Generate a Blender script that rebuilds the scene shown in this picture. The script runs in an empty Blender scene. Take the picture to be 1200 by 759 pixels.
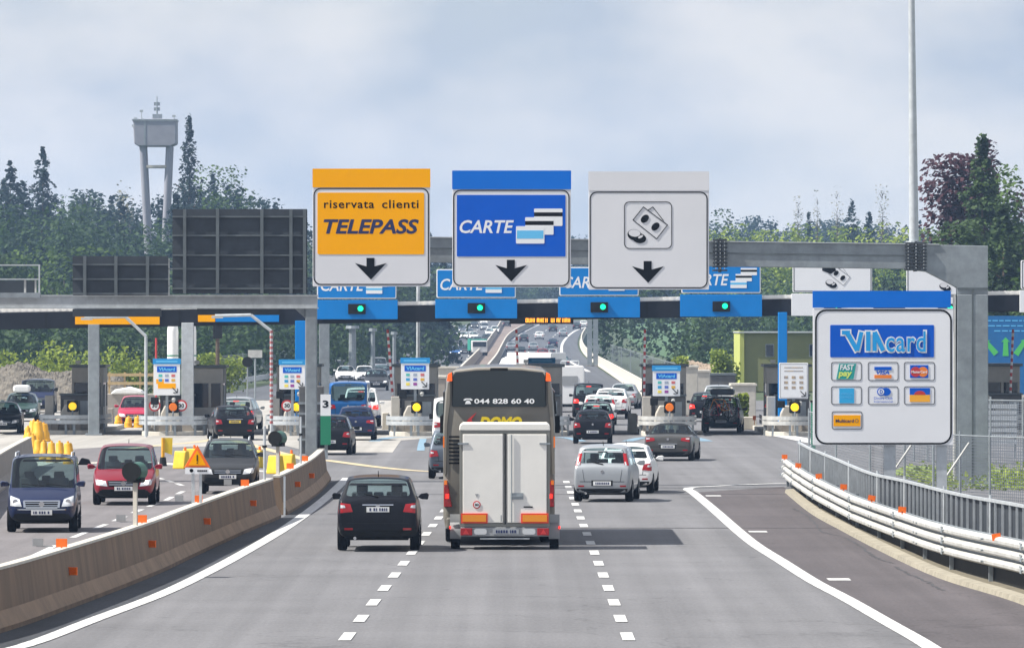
import bpy, bmesh, math, random
import numpy as np
from mathutils import Vector, Matrix
from mathutils.bvhtree import BVHTree
PI = math.pi
R = math.radians
random.seed(7)
rng = np.random.default_rng(11)
sc = bpy.context.scene
C = sc.collection

# ------------------------------------------------------------------ camera and measuring
# distances are written in units of K metres; F is the picture's focal length in pixels per such unit
F, CX, CY, CAMZ, K = 2400.0, 600.0, 379.5, 5.0, 3.4
cam = bpy.data.cameras.new('camera')
cam.lens = 72.0*K; cam.sensor_width = 36.0; cam.clip_end = 15000; cam.clip_start = 1
co = bpy.data.objects.new('camera', cam); C.objects.link(co)
co.location = (0, 0, CAMZ); co.rotation_euler = (PI/2, 0, 0)
sc.camera = co

PROF = [(-80, 0), (130, 0), (200, .05), (260, .2), (324, .8), (360, 1.9), (400, 3.7), (450, 6.0), (500, 7.4), (600, 8.2), (1600, 9)]
_px = np.array([p[0] for p in PROF], float); _pz = np.array([p[1] for p in PROF], float)
def base_z(y):
    a = 0; y = y/K
    for k in (-20, -10, 0, 10, 20):
        a += float(np.interp(y + k, _px, _pz))
    return a / 5
def ss(t):
    t = max(0.0, min(1.0, t)); return t*t*(3-2*t)
def terrain(x, y):
    z = base_z(y); y = y/K
    z += 13*ss((-x-24)/38)*ss((y-185)/130)
    z += 9*ss((x-27)/40)*ss((y-230)/120)
    z += 8*ss((y-475)/140)
    z += .35*math.sin(x*.06+1.3)*math.sin(y*.045)*ss((abs(x)-26)/20)*ss((y-60)/100)
    return z
def W(px, py, d):
    return Vector(((px-CX)/F*d, d*K, CAMZ-(py-CY)/F*d))
def G(px, py, dz=0.0):
    k = (py-CY)/F
    d = 20.0
    prev = None
    while d < 620:
        g = CAMZ-k*d-base_z(d*K)
        if g <= 0:
            break
        d += .5 if d < 130 else 1.0
    lo, hi = d-1.0, d
    for _ in range(18):
        m = (lo+hi)/2
        if CAMZ-k*m-base_z(m*K) > 0: lo = m
        else: hi = m
    d = (lo+hi)/2
    return Vector(((px-CX)/F*d, d*K, base_z(d*K)+dz))
def PX(p): return p.x/p.y*K*F+CX
def X(px, d): return (px-CX)/F*d
def Z(py, d): return CAMZ-(py-CY)/F*d

# ------------------------------------------------------------------ materials
MATS = {}
def mat(name, col, rough=.6, metal=0., noise=0., nscale=3., bump=0., bscale=40., coat=0., emit=0., spec=.5, col2=None, streak=False):
    if name in MATS: return MATS[name]
    m = bpy.data.materials.new(name); m.use_nodes = True
    nt = m.node_tree; N = nt.nodes; L = nt.links
    b = N['Principled BSDF']
    b.inputs['Base Color'].default_value = (*col, 1)
    b.inputs['Roughness'].default_value = rough
    b.inputs['Metallic'].default_value = metal
    b.inputs['Specular IOR Level'].default_value = spec
    if coat: b.inputs['Coat Weight'].default_value = coat; b.inputs['Coat Roughness'].default_value = .05
    if emit:
        b.inputs['Emission Color'].default_value = (*col, 1); b.inputs['Emission Strength'].default_value = emit
    tc = N.new('ShaderNodeTexCoord')
    if noise or col2:
        mp = N.new('ShaderNodeMapping'); L.new(tc.outputs['Object'], mp.inputs[0])
        if streak: mp.inputs['Scale'].default_value = (1, 1, .15)
        n = N.new('ShaderNodeTexNoise'); n.inputs['Scale'].default_value = nscale; n.inputs['Detail'].default_value = 8
        n.inputs['Roughness'].default_value = .65
        L.new(mp.outputs[0], n.inputs['Vector'])
        cr = N.new('ShaderNodeValToRGB')
        cr.color_ramp.elements[0].position = .3; cr.color_ramp.elements[1].position = .7
        c2 = col2 if col2 else tuple(min(1, c*(1+noise)) for c in col)
        c1 = tuple(c*(1-noise) for c in col) if not col2 else col
        cr.color_ramp.elements[0].color = (*c1, 1); cr.color_ramp.elements[1].color = (*c2, 1)
        L.new(n.outputs[0], cr.inputs[0]); L.new(cr.outputs[0], b.inputs['Base Color'])
        mr = N.new('ShaderNodeMapRange'); mr.inputs[3].default_value = max(0, rough-.08); mr.inputs[4].default_value = min(1, rough+.1)
        L.new(n.outputs[0], mr.inputs[0]); L.new(mr.outputs[0], b.inputs['Roughness'])
    if bump:
        n2 = N.new('ShaderNodeTexNoise'); n2.inputs['Scale'].default_value = bscale; n2.inputs['Detail'].default_value = 4
        L.new(tc.outputs['Object'], n2.inputs['Vector'])
        bp = N.new('ShaderNodeBump'); bp.inputs['Strength'].default_value = bump; bp.inputs['Distance'].default_value = .02
        L.new(n2.outputs[0], bp.inputs['Height']); L.new(bp.outputs[0], b.inputs['Normal'])
    MATS[name] = m
    return m

def asphalt(name, col, amt=.12, warm=(1, 1, 1), cracks=True):
    m = bpy.data.materials.new(name); m.use_nodes = True
    nt = m.node_tree; N = nt.nodes; L = nt.links; b = N['Principled BSDF']
    tc = N.new('ShaderNodeTexCoord')
    mp = N.new('ShaderNodeMapping'); mp.inputs['Scale'].default_value = (1, .035, 1); L.new(tc.outputs['Object'], mp.inputs[0])
    n1 = N.new('ShaderNodeTexNoise'); n1.inputs['Scale'].default_value = .9; n1.inputs['Detail'].default_value = 6; L.new(mp.outputs[0], n1.inputs['Vector'])
    n2 = N.new('ShaderNodeTexNoise'); n2.inputs['Scale'].default_value = .22; n2.inputs['Detail'].default_value = 7; L.new(tc.outputs['Object'], n2.inputs['Vector'])
    n3 = N.new('ShaderNodeTexNoise'); n3.inputs['Scale'].default_value = 18; n3.inputs['Detail'].default_value = 4; mp3 = N.new('ShaderNodeMapping'); mp3.inputs['Scale'].default_value = (1, .14, 1); L.new(tc.outputs['Object'], mp3.inputs[0]); L.new(mp3.outputs[0], n3.inputs['Vector'])
    a = N.new('ShaderNodeMath'); a.operation = 'ADD'; L.new(n1.outputs[0], a.inputs[0]); L.new(n2.outputs[0], a.inputs[1])
    a2 = N.new('ShaderNodeMath'); a2.operation = 'MULTIPLY_ADD'; a2.inputs[1].default_value = .9; L.new(n3.outputs[0], a2.inputs[0]); L.new(a.outputs[0], a2.inputs[2])
    cr = N.new('ShaderNodeMapRange'); cr.inputs[1].default_value = 1.0; cr.inputs[2].default_value = 1.9
    cr.inputs[3].default_value = 1-amt*1.6; cr.inputs[4].default_value = 1+amt*1.6
    L.new(a2.outputs[0], cr.inputs[0])
    last = cr.outputs[0]
    mp4 = N.new('ShaderNodeMapping'); mp4.inputs['Scale'].default_value = (1.5, .005, 1); L.new(tc.outputs['Object'], mp4.inputs[0])
    n4 = N.new('ShaderNodeTexNoise'); n4.inputs['Scale'].default_value = 1; n4.inputs['Detail'].default_value = 3; L.new(mp4.outputs[0], n4.inputs['Vector'])
    r4 = N.new('ShaderNodeMapRange'); r4.inputs[1].default_value = .3; r4.inputs[2].default_value = .7; r4.inputs[3].default_value = .86; r4.inputs[4].default_value = 1.12; L.new(n4.outputs[0], r4.inputs[0])
    m4 = N.new('ShaderNodeMath'); m4.operation = 'MULTIPLY'; L.new(last, m4.inputs[0]); L.new(r4.outputs[0], m4.inputs[1]); last = m4.outputs[0]
    n5 = N.new('ShaderNodeTexNoise'); n5.inputs['Scale'].default_value = 1.3; n5.inputs['Detail'].default_value = 2
    mp5 = N.new('ShaderNodeMapping'); mp5.inputs['Scale'].default_value = (1, .25, 1); L.new(tc.outputs['Object'], mp5.inputs[0]); L.new(mp5.outputs[0], n5.inputs['Vector'])
    r5 = N.new('ShaderNodeMapRange'); r5.inputs[1].default_value = .70; r5.inputs[2].default_value = .76; r5.inputs[3].default_value = 1; r5.inputs[4].default_value = .80; L.new(n5.outputs[0], r5.inputs[0])
    m5 = N.new('ShaderNodeMath'); m5.operation = 'MULTIPLY'; L.new(last, m5.inputs[0]); L.new(r5.outputs[0], m5.inputs[1]); last = m5.outputs[0]
    if cracks:
        vo = N.new('ShaderNodeTexVoronoi'); vo.feature = 'DISTANCE_TO_EDGE'; vo.inputs['Scale'].default_value = .11
        nw = N.new('ShaderNodeTexNoise'); nw.inputs['Scale'].default_value = .6; nw.inputs['Detail'].default_value = 5
        L.new(tc.outputs['Object'], nw.inputs['Vector'])
        vm = N.new('ShaderNodeVectorMath'); vm.operation = 'MULTIPLY_ADD'; vm.inputs[1].default_value = (3, 3, 3)
        L.new(nw.outputs[1], vm.inputs[0]); L.new(tc.outputs['Object'], vm.inputs[2]); L.new(vm.outputs[0], vo.inputs['Vector'])
        c2 = N.new('ShaderNodeMapRange'); c2.inputs[1].default_value = 0; c2.inputs[2].default_value = .006; c2.inputs[3].default_value = .72; c2.inputs[4].default_value = 1
        L.new(vo.outputs['Distance'], c2.inputs[0])
        mm = N.new('ShaderNodeMath'); mm.operation = 'MULTIPLY'; L.new(last, mm.inputs[0]); L.new(c2.outputs[0], mm.inputs[1]); last = mm.outputs[0]
    mx = N.new('ShaderNodeVectorMath'); mx.operation = 'SCALE'; mx.inputs[0].default_value = col
    L.new(last, mx.inputs['Scale']); L.new(mx.outputs[0], b.inputs['Base Color'])
    b.inputs['Roughness'].default_value = .85; b.inputs['Specular IOR Level'].default_value = .3
    bp = N.new('ShaderNodeBump'); bp.inputs['Strength'].default_value = .35; bp.inputs['Distance'].default_value = .01
    L.new(n3.outputs[0], bp.inputs['Height']); L.new(bp.outputs[0], b.inputs['Normal'])
    MATS[name] = m
    return m

def leafmat(name, dark, light, rough=.7):
    m = bpy.data.materials.new(name); m.use_nodes = True
    nt = m.node_tree; N = nt.nodes; L = nt.links; b = N['Principled BSDF']
    g = N.new('ShaderNodeNewGeometry'); tc = N.new('ShaderNodeTexCoord')
    n = N.new('ShaderNodeTexNoise'); n.inputs['Scale'].default_value = .22; n.inputs['Detail'].default_value = 4; L.new(tc.outputs['Object'], n.inputs['Vector'])
    a = N.new('ShaderNodeMath'); a.operation = 'MULTIPLY_ADD'; a.inputs[1].default_value = .22
    L.new(g.outputs['Random Per Island'], a.inputs[0]); L.new(n.outputs[0], a.inputs[2])
    cr = N.new('ShaderNodeValToRGB'); cr.color_ramp.elements[0].position = .42; cr.color_ramp.elements[1].position = .80
    cr.color_ramp.elements[0].color = (*dark, 1); cr.color_ramp.elements[1].color = (*light, 1)
    L.new(a.outputs[0], cr.inputs[0]); L.new(cr.outputs[0], b.inputs['Base Color'])
    b.inputs['Roughness'].default_value = rough; b.inputs['Specular IOR Level'].default_value = .25
    tr = N.new('ShaderNodeBsdfTranslucent'); L.new(cr.outputs[0], tr.inputs[0])
    mx = N.new('ShaderNodeMixShader'); mx.inputs[0].default_value = .35
    L.new(b.outputs[0], mx.inputs[1]); L.new(tr.outputs[0], mx.inputs[2]); L.new(mx.outputs[0], N['Material Output'].inputs[0])
    MATS[name] = m
    return m

def glassmat(name, tint, refl=.12):
    m = bpy.data.materials.new(name); m.use_nodes = True
    nt = m.node_tree; N = nt.nodes; L = nt.links; N.remove(N['Principled BSDF'])
    t = N.new('ShaderNodeBsdfTransparent'); t.inputs[0].default_value = (*tint, 1)
    g = N.new('ShaderNodeBsdfGlossy'); g.inputs['Roughness'].default_value = .04; g.inputs[0].default_value = (.9, .95, 1, 1)
    f = N.new('ShaderNodeLayerWeight'); f.inputs[0].default_value = .5
    pw = N.new('ShaderNodeMath'); pw.operation = 'POWER'; pw.inputs[1].default_value = 3.5; L.new(f.outputs['Facing'], pw.inputs[0])
    a = N.new('ShaderNodeMath'); a.operation = 'MULTIPLY_ADD'; a.inputs[1].default_value = .7; a.inputs[2].default_value = .05+refl; a.use_clamp = True
    L.new(pw.outputs[0], a.inputs[0])
    mx = N.new('ShaderNodeMixShader'); L.new(a.outputs[0], mx.inputs[0]); L.new(t.outputs[0], mx.inputs[1]); L.new(g.outputs[0], mx.inputs[2])
    L.new(mx.outputs[0], N['Material Output'].inputs[0])
    MATS[name] = m
    return m

def meshfence(name, col, sx=12., sz=12., thick=.28):
    """fine wire mesh: real wires far below a pixel, drawn as alternating wire and gap"""
    m = bpy.data.materials.new(name); m.use_nodes = True
    nt = m.node_tree; N = nt.nodes; L = nt.links; b = N['Principled BSDF']
    b.inputs['Base Color'].default_value = (*col, 1); b.inputs['Metallic'].default_value = .5; b.inputs['Roughness'].default_value = .5
    tc = N.new('ShaderNodeTexCoord'); sp = N.new('ShaderNodeSeparateXYZ'); L.new(tc.outputs['Object'], sp.inputs[0])
    def wave(sock, s):
        a = N.new('ShaderNodeMath'); a.operation = 'MULTIPLY'; a.inputs[1].default_value = s; L.new(sock, a.inputs[0])
        fr = N.new('ShaderNodeMath'); fr.operation = 'FRACT'; L.new(a.outputs[0], fr.inputs[0])
        lt = N.new('ShaderNodeMath'); lt.operation = 'LESS_THAN'; lt.inputs[1].default_value = thick; L.new(fr.outputs[0], lt.inputs[0]); return lt.outputs[0]
    ad = N.new('ShaderNodeMath'); ad.operation = 'ADD'; L.new(sp.outputs[0], ad.inputs[0]); L.new(sp.outputs[1], ad.inputs[1])
    w1 = wave(ad.outputs[0], sx); w2 = wave(sp.outputs[2], sz)
    mxm = N.new('ShaderNodeMath'); mxm.operation = 'MAXIMUM'; L.new(w1, mxm.inputs[0]); L.new(w2, mxm.inputs[1])
    t = N.new('ShaderNodeBsdfTransparent'); mx = N.new('ShaderNodeMixShader')
    L.new(mxm.outputs[0], mx.inputs[0]); L.new(t.outputs[0], mx.inputs[1]); L.new(b.outputs[0], mx.inputs[2]); L.new(mx.outputs[0], N['Material Output'].inputs[0])
    MATS[name] = m
    return m

M = dict(
    galv=mat('galvanised_steel', (.27, .30, .32), .5, .35, noise=.22, nscale=2.2, bump=.1, bscale=6),
    galv_lt=mat('light_steel', (.50, .53, .55), .45, .35, noise=.15, nscale=4),
    railw=mat('rail_steel', (.47, .47, .45), .5, .1, noise=.22, nscale=2.2),
    darksteel=mat('dark_panel_back', (.045, .055, .068), .55, .2, noise=.2, nscale=1.5),
    darkrib=mat('dark_rib', (.12, .14, .15), .5, .3, noise=.2, nscale=2),
    concrete=mat('concrete', (.30, .27, .235), .85, 0, noise=.2, nscale=1.6, bump=.3, bscale=14),
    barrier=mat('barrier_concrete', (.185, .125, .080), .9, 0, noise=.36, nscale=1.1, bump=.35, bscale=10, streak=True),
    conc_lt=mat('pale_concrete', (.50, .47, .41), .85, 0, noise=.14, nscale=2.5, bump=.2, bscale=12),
    signwhite=mat('sign_white', (.80, .81, .83), .45, 0, noise=.03, nscale=.8),
    signgrey=mat('sign_pale_grey', (.70, .70, .72), .45, 0, noise=.03, nscale=.8),
    coachyel=mat('coach_yellow', (.85, .62, .01), .45),
    yellow=mat('sign_yellow', (.98, .42, .0), .7, 0, spec=.0, noise=.03, nscale=.9),
    blue=mat('sign_blue', (.002, .15, .62), .5, 0, spec=.15, noise=.05, nscale=.9),
    deepblue=mat('sign_deep_blue', (.001, .10, .56), .5, 0, spec=.15, noise=.05, nscale=.9),
    skyblue=mat('sign_sky_blue', (.003, .20, .58), .5, 0, spec=.15, noise=.06, nscale=1.2),
    cyan=mat('light_blue_print', (.12, .50, .82), .5),
    black=mat('sign_black', (.006, .007, .009), .6, spec=.1),
    navy=mat('navy_print', (.01, .018, .09), .5),
    white=mat('white_print', (.82, .83, .84), .5),
    dark=mat('dark_plastic', (.010, .011, .012), .6, noise=.2, nscale=6, spec=.2),
    tyre=mat('tyre_rubber', (.007, .007, .008), .85, spec=.1, noise=.2, nscale=8),
    rim=mat('wheel_alloy', (.35, .36, .38), .35, .8),
    seat=mat('seat_cloth', (.05, .052, .058), .85, noise=.2, nscale=10),
    red=mat('red_lens', (.34, .004, .008), .22, coat=.3),
    redlit=mat('lit_brake_lens', (.9, .02, .01), .2, emit=1.4),
    clear=mat('clear_lens', (.62, .64, .66), .12, .2, coat=.8),
    headlit=mat('lit_headlamp', (1, .97, .85), .2, emit=1.8),
    amber=mat('amber_lens', (.80, .18, .01), .25, emit=.1),
    amberlit=mat('lit_amber', (1, .55, .02), .3, emit=1.3),
    orange=mat('orange_reflector', (.95, .16, .005), .4, noise=.1, nscale=5),
    plate=mat('number_plate', (.72, .73, .72), .4),
    plateyel=mat('yellow_number_plate', (.8, .6, .08), .4),
    chrome=mat('chrome', (.6, .61, .63), .15, 1.),
    green=mat('green_lit', (.0, .72, .26), .3, emit=1.2),
    greenpaint=mat('green_paint', (.004, .09, .05), .45, coat=.3),
    signgreen=mat('sign_green', (.005, .2, .1), .5),
    plastyel=mat('yellow_plastic', (.72, .36, .015), .5, noise=.18, nscale=3),
    plastyel2=mat('bright_yellow_plastic', (.66, .46, .02), .5, noise=.18, nscale=3),
    roadwhite=mat('road_paint', (.52, .52, .51), .7, noise=.38, nscale=3.2, bump=.1),
    roadyellow=mat('yellow_road_paint', (.46, .38, .24), .75, noise=.2, nscale=1.5),
    roadblue=mat('blue_road_paint', (.17, .27, .35), .75, noise=.15, nscale=1.5),
    joint=mat('road_joint', (.05, .05, .055), .9),
    redpaint=mat('red_paint', (.55, .03, .03), .5),
    bark=mat('bark', (.09, .065, .045), .9, noise=.3, nscale=4),
    bin=mat('booth_grey', (.44, .42, .38), .6, .1, noise=.12, nscale=2),
    booththic=mat('booth_dark', (.10, .10, .10), .5, noise=.2),
    roofwhite=mat('roof_edge_white', (.78, .76, .72), .6, noise=.1, nscale=1.2),
    fascia=mat('dark_fascia', (.016, .018, .024), .6, spec=.15, noise=.25, nscale=.8),
    led=mat('led_orange', (1, .30, .02), .5, emit=1.6),
    pinkhouse=mat('tower_concrete', (.27, .27, .31), .8, noise=.1, nscale=.7),
    tank=mat('white_tank', (.80, .80, .78), .45, noise=.05),
    ochre=mat('olive_wall', (.22, .23, .10), .8, noise=.12, nscale=.5),
    ochre2=mat('lime_wall', (.42, .46, .12), .8, noise=.1, nscale=.5),
    wood=mat('timber', (.45, .33, .17), .8, noise=.2, nscale=5),
    rubble=mat('rubble', (.05, .044, .036), .95, noise=.5, nscale=3.2, bump=.8, bscale=9, col2=(.20, .18, .15)),
    tarp=mat('pale_tarpaulin', (.78, .77, .74), .6, noise=.08),
    greybox=mat('grey_box', (.30, .31, .32), .6, noise=.1),
    roadmat=asphalt('asphalt', (.140, .139, .145), .13),
    road2=asphalt('asphalt_opposite', (.155, .145, .148), .14),
    shoulder=asphalt('dark_asphalt', (.085, .075, .078), .16),
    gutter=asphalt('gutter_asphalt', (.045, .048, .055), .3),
    plaza=asphalt('plaza_concrete', (.33, .315, .29), .10),
    farroad=asphalt('far_asphalt', (.085, .09, .10), .08, cracks=False),
    wood_dark=leafmat('wood_leaf_dark', (.016, .038, .018), (.058, .105, .030)),
    wood_blue=leafmat('conifer_needles', (.006, .018, .016), (.020, .042, .032)),
    wood_mid=leafmat('wood_leaf_mid', (.028, .06, .018), (.09, .15, .03)),
    wood_light=leafmat('spring_leaf', (.10, .16, .022), (.30, .36, .05)),
    leaf_shrub=leafmat('shrub_leaf', (.09, .15, .02), (.36, .42, .07)),
    leaf_purple=leafmat('copper_leaf', (.03, .012, .02), (.10, .035, .045)),
    leaf_con=leafmat('near_conifer', (.018, .04, .018), (.08, .13, .04)),
    leaf_grey=leafmat('bare_twigs', (.12, .12, .09), (.26, .25, .17)),
    glass=glassmat('car_glass', (.74, .86, .86), .0),
    glassdark=glassmat('tinted_glass', (.42, .52, .52), .0),
    glassblue=mat('dark_window', (.012, .018, .028), .08, .0, coat=.6),
    wiremesh=meshfence('wire_mesh', (.15, .17, .20), thick=.22),
)
def paint(name, col, metal=.25):
    return mat('paint_'+name, col, .42, metal, coat=.5 if max(col) > .05 else .28, noise=.04, nscale=1.5, spec=.15)

# ------------------------------------------------------------------ mesh building
class MB:
    def __init__(s): s.v = []; s.f = []; s.m = []
    def add(s, vs, fs, m=0):
        o = len(s.v); s.v += [tuple(v) for v in vs]
        for f in fs: s.f.append(tuple(i+o for i in f)); s.m.append(m)
        return s
    def box(s, cx, cy, cz, sx, sy, sz, m=0, rz=0., rx=0., ry=0.):
        M4 = Matrix.Translation((cx, cy, cz)) @ Matrix.Rotation(rz, 4, 'Z') @ Matrix.Rotation(ry, 4, 'Y') @ Matrix.Rotation(rx, 4, 'X')
        vs = [M4 @ Vector((a*sx/2, b*sy/2, c*sz/2)) for a in (-1, 1) for b in (-1, 1) for c in (-1, 1)]
        return s.add(vs, [(0, 1, 3, 2), (4, 6, 7, 5), (0, 4, 5, 1), (2, 3, 7, 6), (0, 2, 6, 4), (1, 5, 7, 3)], m)
    def bb(s, x0, x1, y0, y1, z0, z1, m=0):
        return s.box((x0+x1)/2, (y0+y1)/2, (z0+z1)/2, abs(x1-x0), abs(y1-y0), abs(z1-z0), m)
    def cyl(s, p0, p1, r0, r1=None, n=12, m=0, caps=True):
        if r1 is None: r1 = r0
        p0 = Vector(p0); p1 = Vector(p1); d = (p1-p0).normalized()
        u = d.orthogonal().normalized(); w = d.cross(u)
        vs = []
        for p, r in ((p0, r0), (p1, r1)):
            for k in range(n):
                a = 2*PI*k/n; vs.append(p+u*math.cos(a)*r+w*math.sin(a)*r)
        fs = [(k, (k+1) % n, n+(k+1) % n, n+k) for k in range(n)]
        if caps: fs += [tuple(range(n-1, -1, -1)), tuple(range(n, 2*n))]
        return s.add(vs, fs, m)
    def tube(s, pts, r, n=8, m=0):
        for a, b in zip(pts[:-1], pts[1:]): s.cyl(a, b, r, r, n, m)
        return s
    def prism(s, poly, y0, y1, m=0):
        """polygon in x,z extruded along y"""
        n = len(poly)
        vs = [(x, y0, z) for x, z in poly]+[(x, y1, z) for x, z in poly]
        fs = [tuple(range(n)), tuple(range(2*n-1, n-1, -1))]+[(k, n+k, n+(k+1) % n, (k+1) % n) for k in range(n)]
        return s.add(vs, fs, m)
    def lathe_x(s, prof, cx, cy, cz, n=28, m=0):
        """profile (x, r) turned about the x axis"""
        vs = []; k0 = len(prof)
        for k in range(n):
            a = 2*PI*k/n
            for x, r in prof: vs.append((cx+x, cy+r*math.cos(a), cz+r*math.sin(a)))
        fs = [(k*k0+j, k*k0+j+1, ((k+1) % n)*k0+j+1, ((k+1) % n)*k0+j) for k in range(n) for j in range(k0-1)]
        return s.add(vs, fs, m)
    def sweep(s, path, prof, m=0, closed=True, z0=0.):
        """profile (offset to the right, height) carried along a ground path of Vectors"""
        n = len(prof); vs = []
        for i, p in enumerate(path):
            a = path[max(0, i-1)]; b = path[min(len(path)-1, i+1)]
            t = Vector((b.x-a.x, b.y-a.y, 0)).normalized(); r = Vector((t.y, -t.x, 0))
            for o, h in prof: vs.append((p.x+r.x*o, p.y+r.y*o, p.z+h+z0))
        fs = []
        for i in range(len(path)-1):
            for j in range(n if closed else n-1):
                j2 = (j+1) % n
                fs.append((i*n+j, i*n+j2, (i+1)*n+j2, (i+1)*n+j))
        if closed: fs += [tuple(range(n-1, -1, -1)), tuple((len(path)-1)*n+j for j in range(n))]
        return s.add(vs, fs, m)
    def build(s, name, mats, parent=None, smooth=False, bevel=0., loc=None, rz=0.):
        me = bpy.data.meshes.new(name); me.from_pydata(s.v, [], s.f)
        if not isinstance(mats, (list, tuple)): mats = [mats]
        for m in mats: me.materials.append(m)
        me.polygons.foreach_set('material_index', s.m)
        bm = bmesh.new(); bm.from_mesh(me); bmesh.ops.recalc_face_normals(bm, faces=bm.faces); bm.to_mesh(me); bm.free()
        if smooth: me.shade_smooth()
        o = bpy.data.objects.new(name, me); C.objects.link(o)
        if parent: o.parent = parent
        if loc is not None: o.location = loc
        o.rotation_euler.z = rz
        if smooth:
            try: me.set_sharp_from_angle(angle=R(40))
            except Exception: pass
        if bevel:
            b = o.modifiers.new('bevel', 'BEVEL'); b.width = bevel; b.segments = 2; b.limit_method = 'ANGLE'; b.angle_limit = R(40)
        return o

def tag(o, label, cat, group=None, kind=None):
    if label: o['label'] = label
    if cat: o['category'] = cat
    if group: o['group'] = group
    if kind: o['kind'] = kind
    return o
def empty(name, loc=(0, 0, 0), rz=0., label=None, cat=None, group=None):
    o = bpy.data.objects.new(name, None); C.objects.link(o); o.location = loc; o.rotation_euler = (0, 0, rz)
    o.empty_display_size = .3
    return tag(o, label, cat, group)
def structure(o): o['kind'] = 'structure'; return o
def children(o): return [c for c in C.objects if c.parent == o]
KIDS = {}
def copy_tree(o, parent=None):
    c = o.copy(); C.objects.link(c); c.parent = parent
    for ch in KIDS.get(o.name) or children(o):
        copy_tree(ch, c)
    return c

def rrect(x0, x1, z0, z1, r, n=5):
    pts = []
    for cx, cz, a0 in ((x1-r, z1-r, 0), (x0+r, z1-r, 90), (x0+r, z0+r, 180), (x1-r, z0+r, 270)):
        for k in range(n+1):
            a = R(a0+90*k/n); pts.append((cx+r*math.cos(a), cz+r*math.sin(a)))
    return pts
def ring(mb, outer, inner, y0, y1, m=0):
    n = len(outer)
    vs = [(x, y0, z) for x, z in outer]+[(x, y0, z) for x, z in inner]+[(x, y1, z) for x, z in outer]+[(x, y1, z) for x, z in inner]
    fs = []
    for k in range(n):
        j = (k+1) % n
        fs += [(k, j, n+j, n+k), (2*n+k, 3*n+k, 3*n+j, 2*n+j), (k, 2*n+k, 2*n+j, j), (n+k, n+j, 3*n+j, 3*n+k)]
    mb.add(vs, fs, m)

TXT = {}
def text_geo(s, shear=0., offset=0., spacing=1.):
    key = (s, shear, offset, spacing)
    if key in TXT: return TXT[key]
    cu = bpy.data.curves.new('t', 'FONT'); cu.body = s; cu.shear = shear; cu.offset = offset; cu.space_character = spacing
    cu.resolution_u = 3
    o = bpy.data.objects.new('t', cu); C.objects.link(o)
    bpy.context.view_layer.update()
    me = o.evaluated_get(bpy.context.evaluated_depsgraph_get()).to_mesh()
    vs = [tuple(v.co) for v in me.vertices]; fs = [tuple(p.vertices) for p in me.polygons]
    o.to_mesh_clear() if False else None
    xs = [v[0] for v in vs] or [0, 1]; ys = [v[1] for v in vs] or [0, 1]
    bpy.data.objects.remove(o)
    TXT[key] = (vs, fs, min(xs), max(xs), min(ys), max(ys))
    return TXT[key]
def put_text(mb, s, x0, x1, z0, z1, y, m=0, shear=0., offset=0., spacing=1., rot=0.):
    vs, fs, a, b, c, d = text_geo(s, shear, offset, spacing)
    sx = (x1-x0)/(b-a); sz = (z1-z0)/(d-c)
    out = []
    cx, cz = (x0+x1)/2, (z0+z1)/2
    for v in vs:
        xx = x0+(v[0]-a)*sx; zz = z0+(v[1]-c)*sz
        if rot:
            dx, dz = xx-cx, zz-cz; xx = cx+dx*math.cos(rot)-dz*math.sin(rot); zz = cz+dx*math.sin(rot)+dz*math.cos(rot)
        out.append((xx, y, zz))
    mb.add(out, fs, m)

def ribbon(name, pts, width, material, dz=.012, smoothn=4, y_dir=None, widths=None):
    p = catmull(pts, smoothn) if smoothn else pts
    mb = MB(); w = width/2
    vs = []
    for i, q in enumerate(p):
        a = p[max(0, i-1)]; b = p[min(len(p)-1, i+1)]
        t = Vector((b.x-a.x, b.y-a.y, 0)).normalized(); r = Vector((t.y, -t.x, 0))
        vs += [(q.x-r.x*w, q.y-r.y*w, q.z+dz), (q.x+r.x*w, q.y+r.y*w, q.z+dz)]
    mb.add(vs, [(2*i, 2*i+1, 2*i+3, 2*i+2) for i in range(len(p)-1)])
    return structure(mb.build(name, material))
def catmull(p, n=4):
    out = []
    for i in range(len(p)-1):
        p0 = p[max(0, i-1)]; p1 = p[i]; p2 = p[i+1]; p3 = p[min(len(p)-1, i+2)]
        for k in range(n):
            t = k/n
            out.append(.5*((2*p1)+(p2-p0)*t+(2*p0-5*p1+4*p2-p3)*t*t+(-p0+3*p1-3*p2+p3)*t**3))
    out.append(p[-1]); return out
def sheet(name, leftpts, rightpts, material, dz, n=6, sub=6):
    """surface between two edge polylines given as pixel points on the ground"""
    a = catmull([G(*q) for q in leftpts], n); b = catmull([G(*q) for q in rightpts], n)
    k = max(len(a), len(b))
    def res(p, k):
        out = []
        for i in range(k):
            t = i*(len(p)-1)/(k-1); j = min(int(t), len(p)-2); out.append(p[j].lerp(p[j+1], t-j))
        return out
    a = res(a, k); b = res(b, k)
    mb = MB(); vs = []
    for i in range(k):
        for s_ in range(sub+1):
            q = a[i].lerp(b[i], s_/sub); vs.append((q.x, q.y, base_z(q.y)+dz))
    fs = [(i*(sub+1)+j, i*(sub+1)+j+1, (i+1)*(sub+1)+j+1, (i+1)*(sub+1)+j) for i in range(k-1) for j in range(sub)]
    mb.add(vs, fs)
    o = structure(mb.build(name, material)); return o

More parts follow.
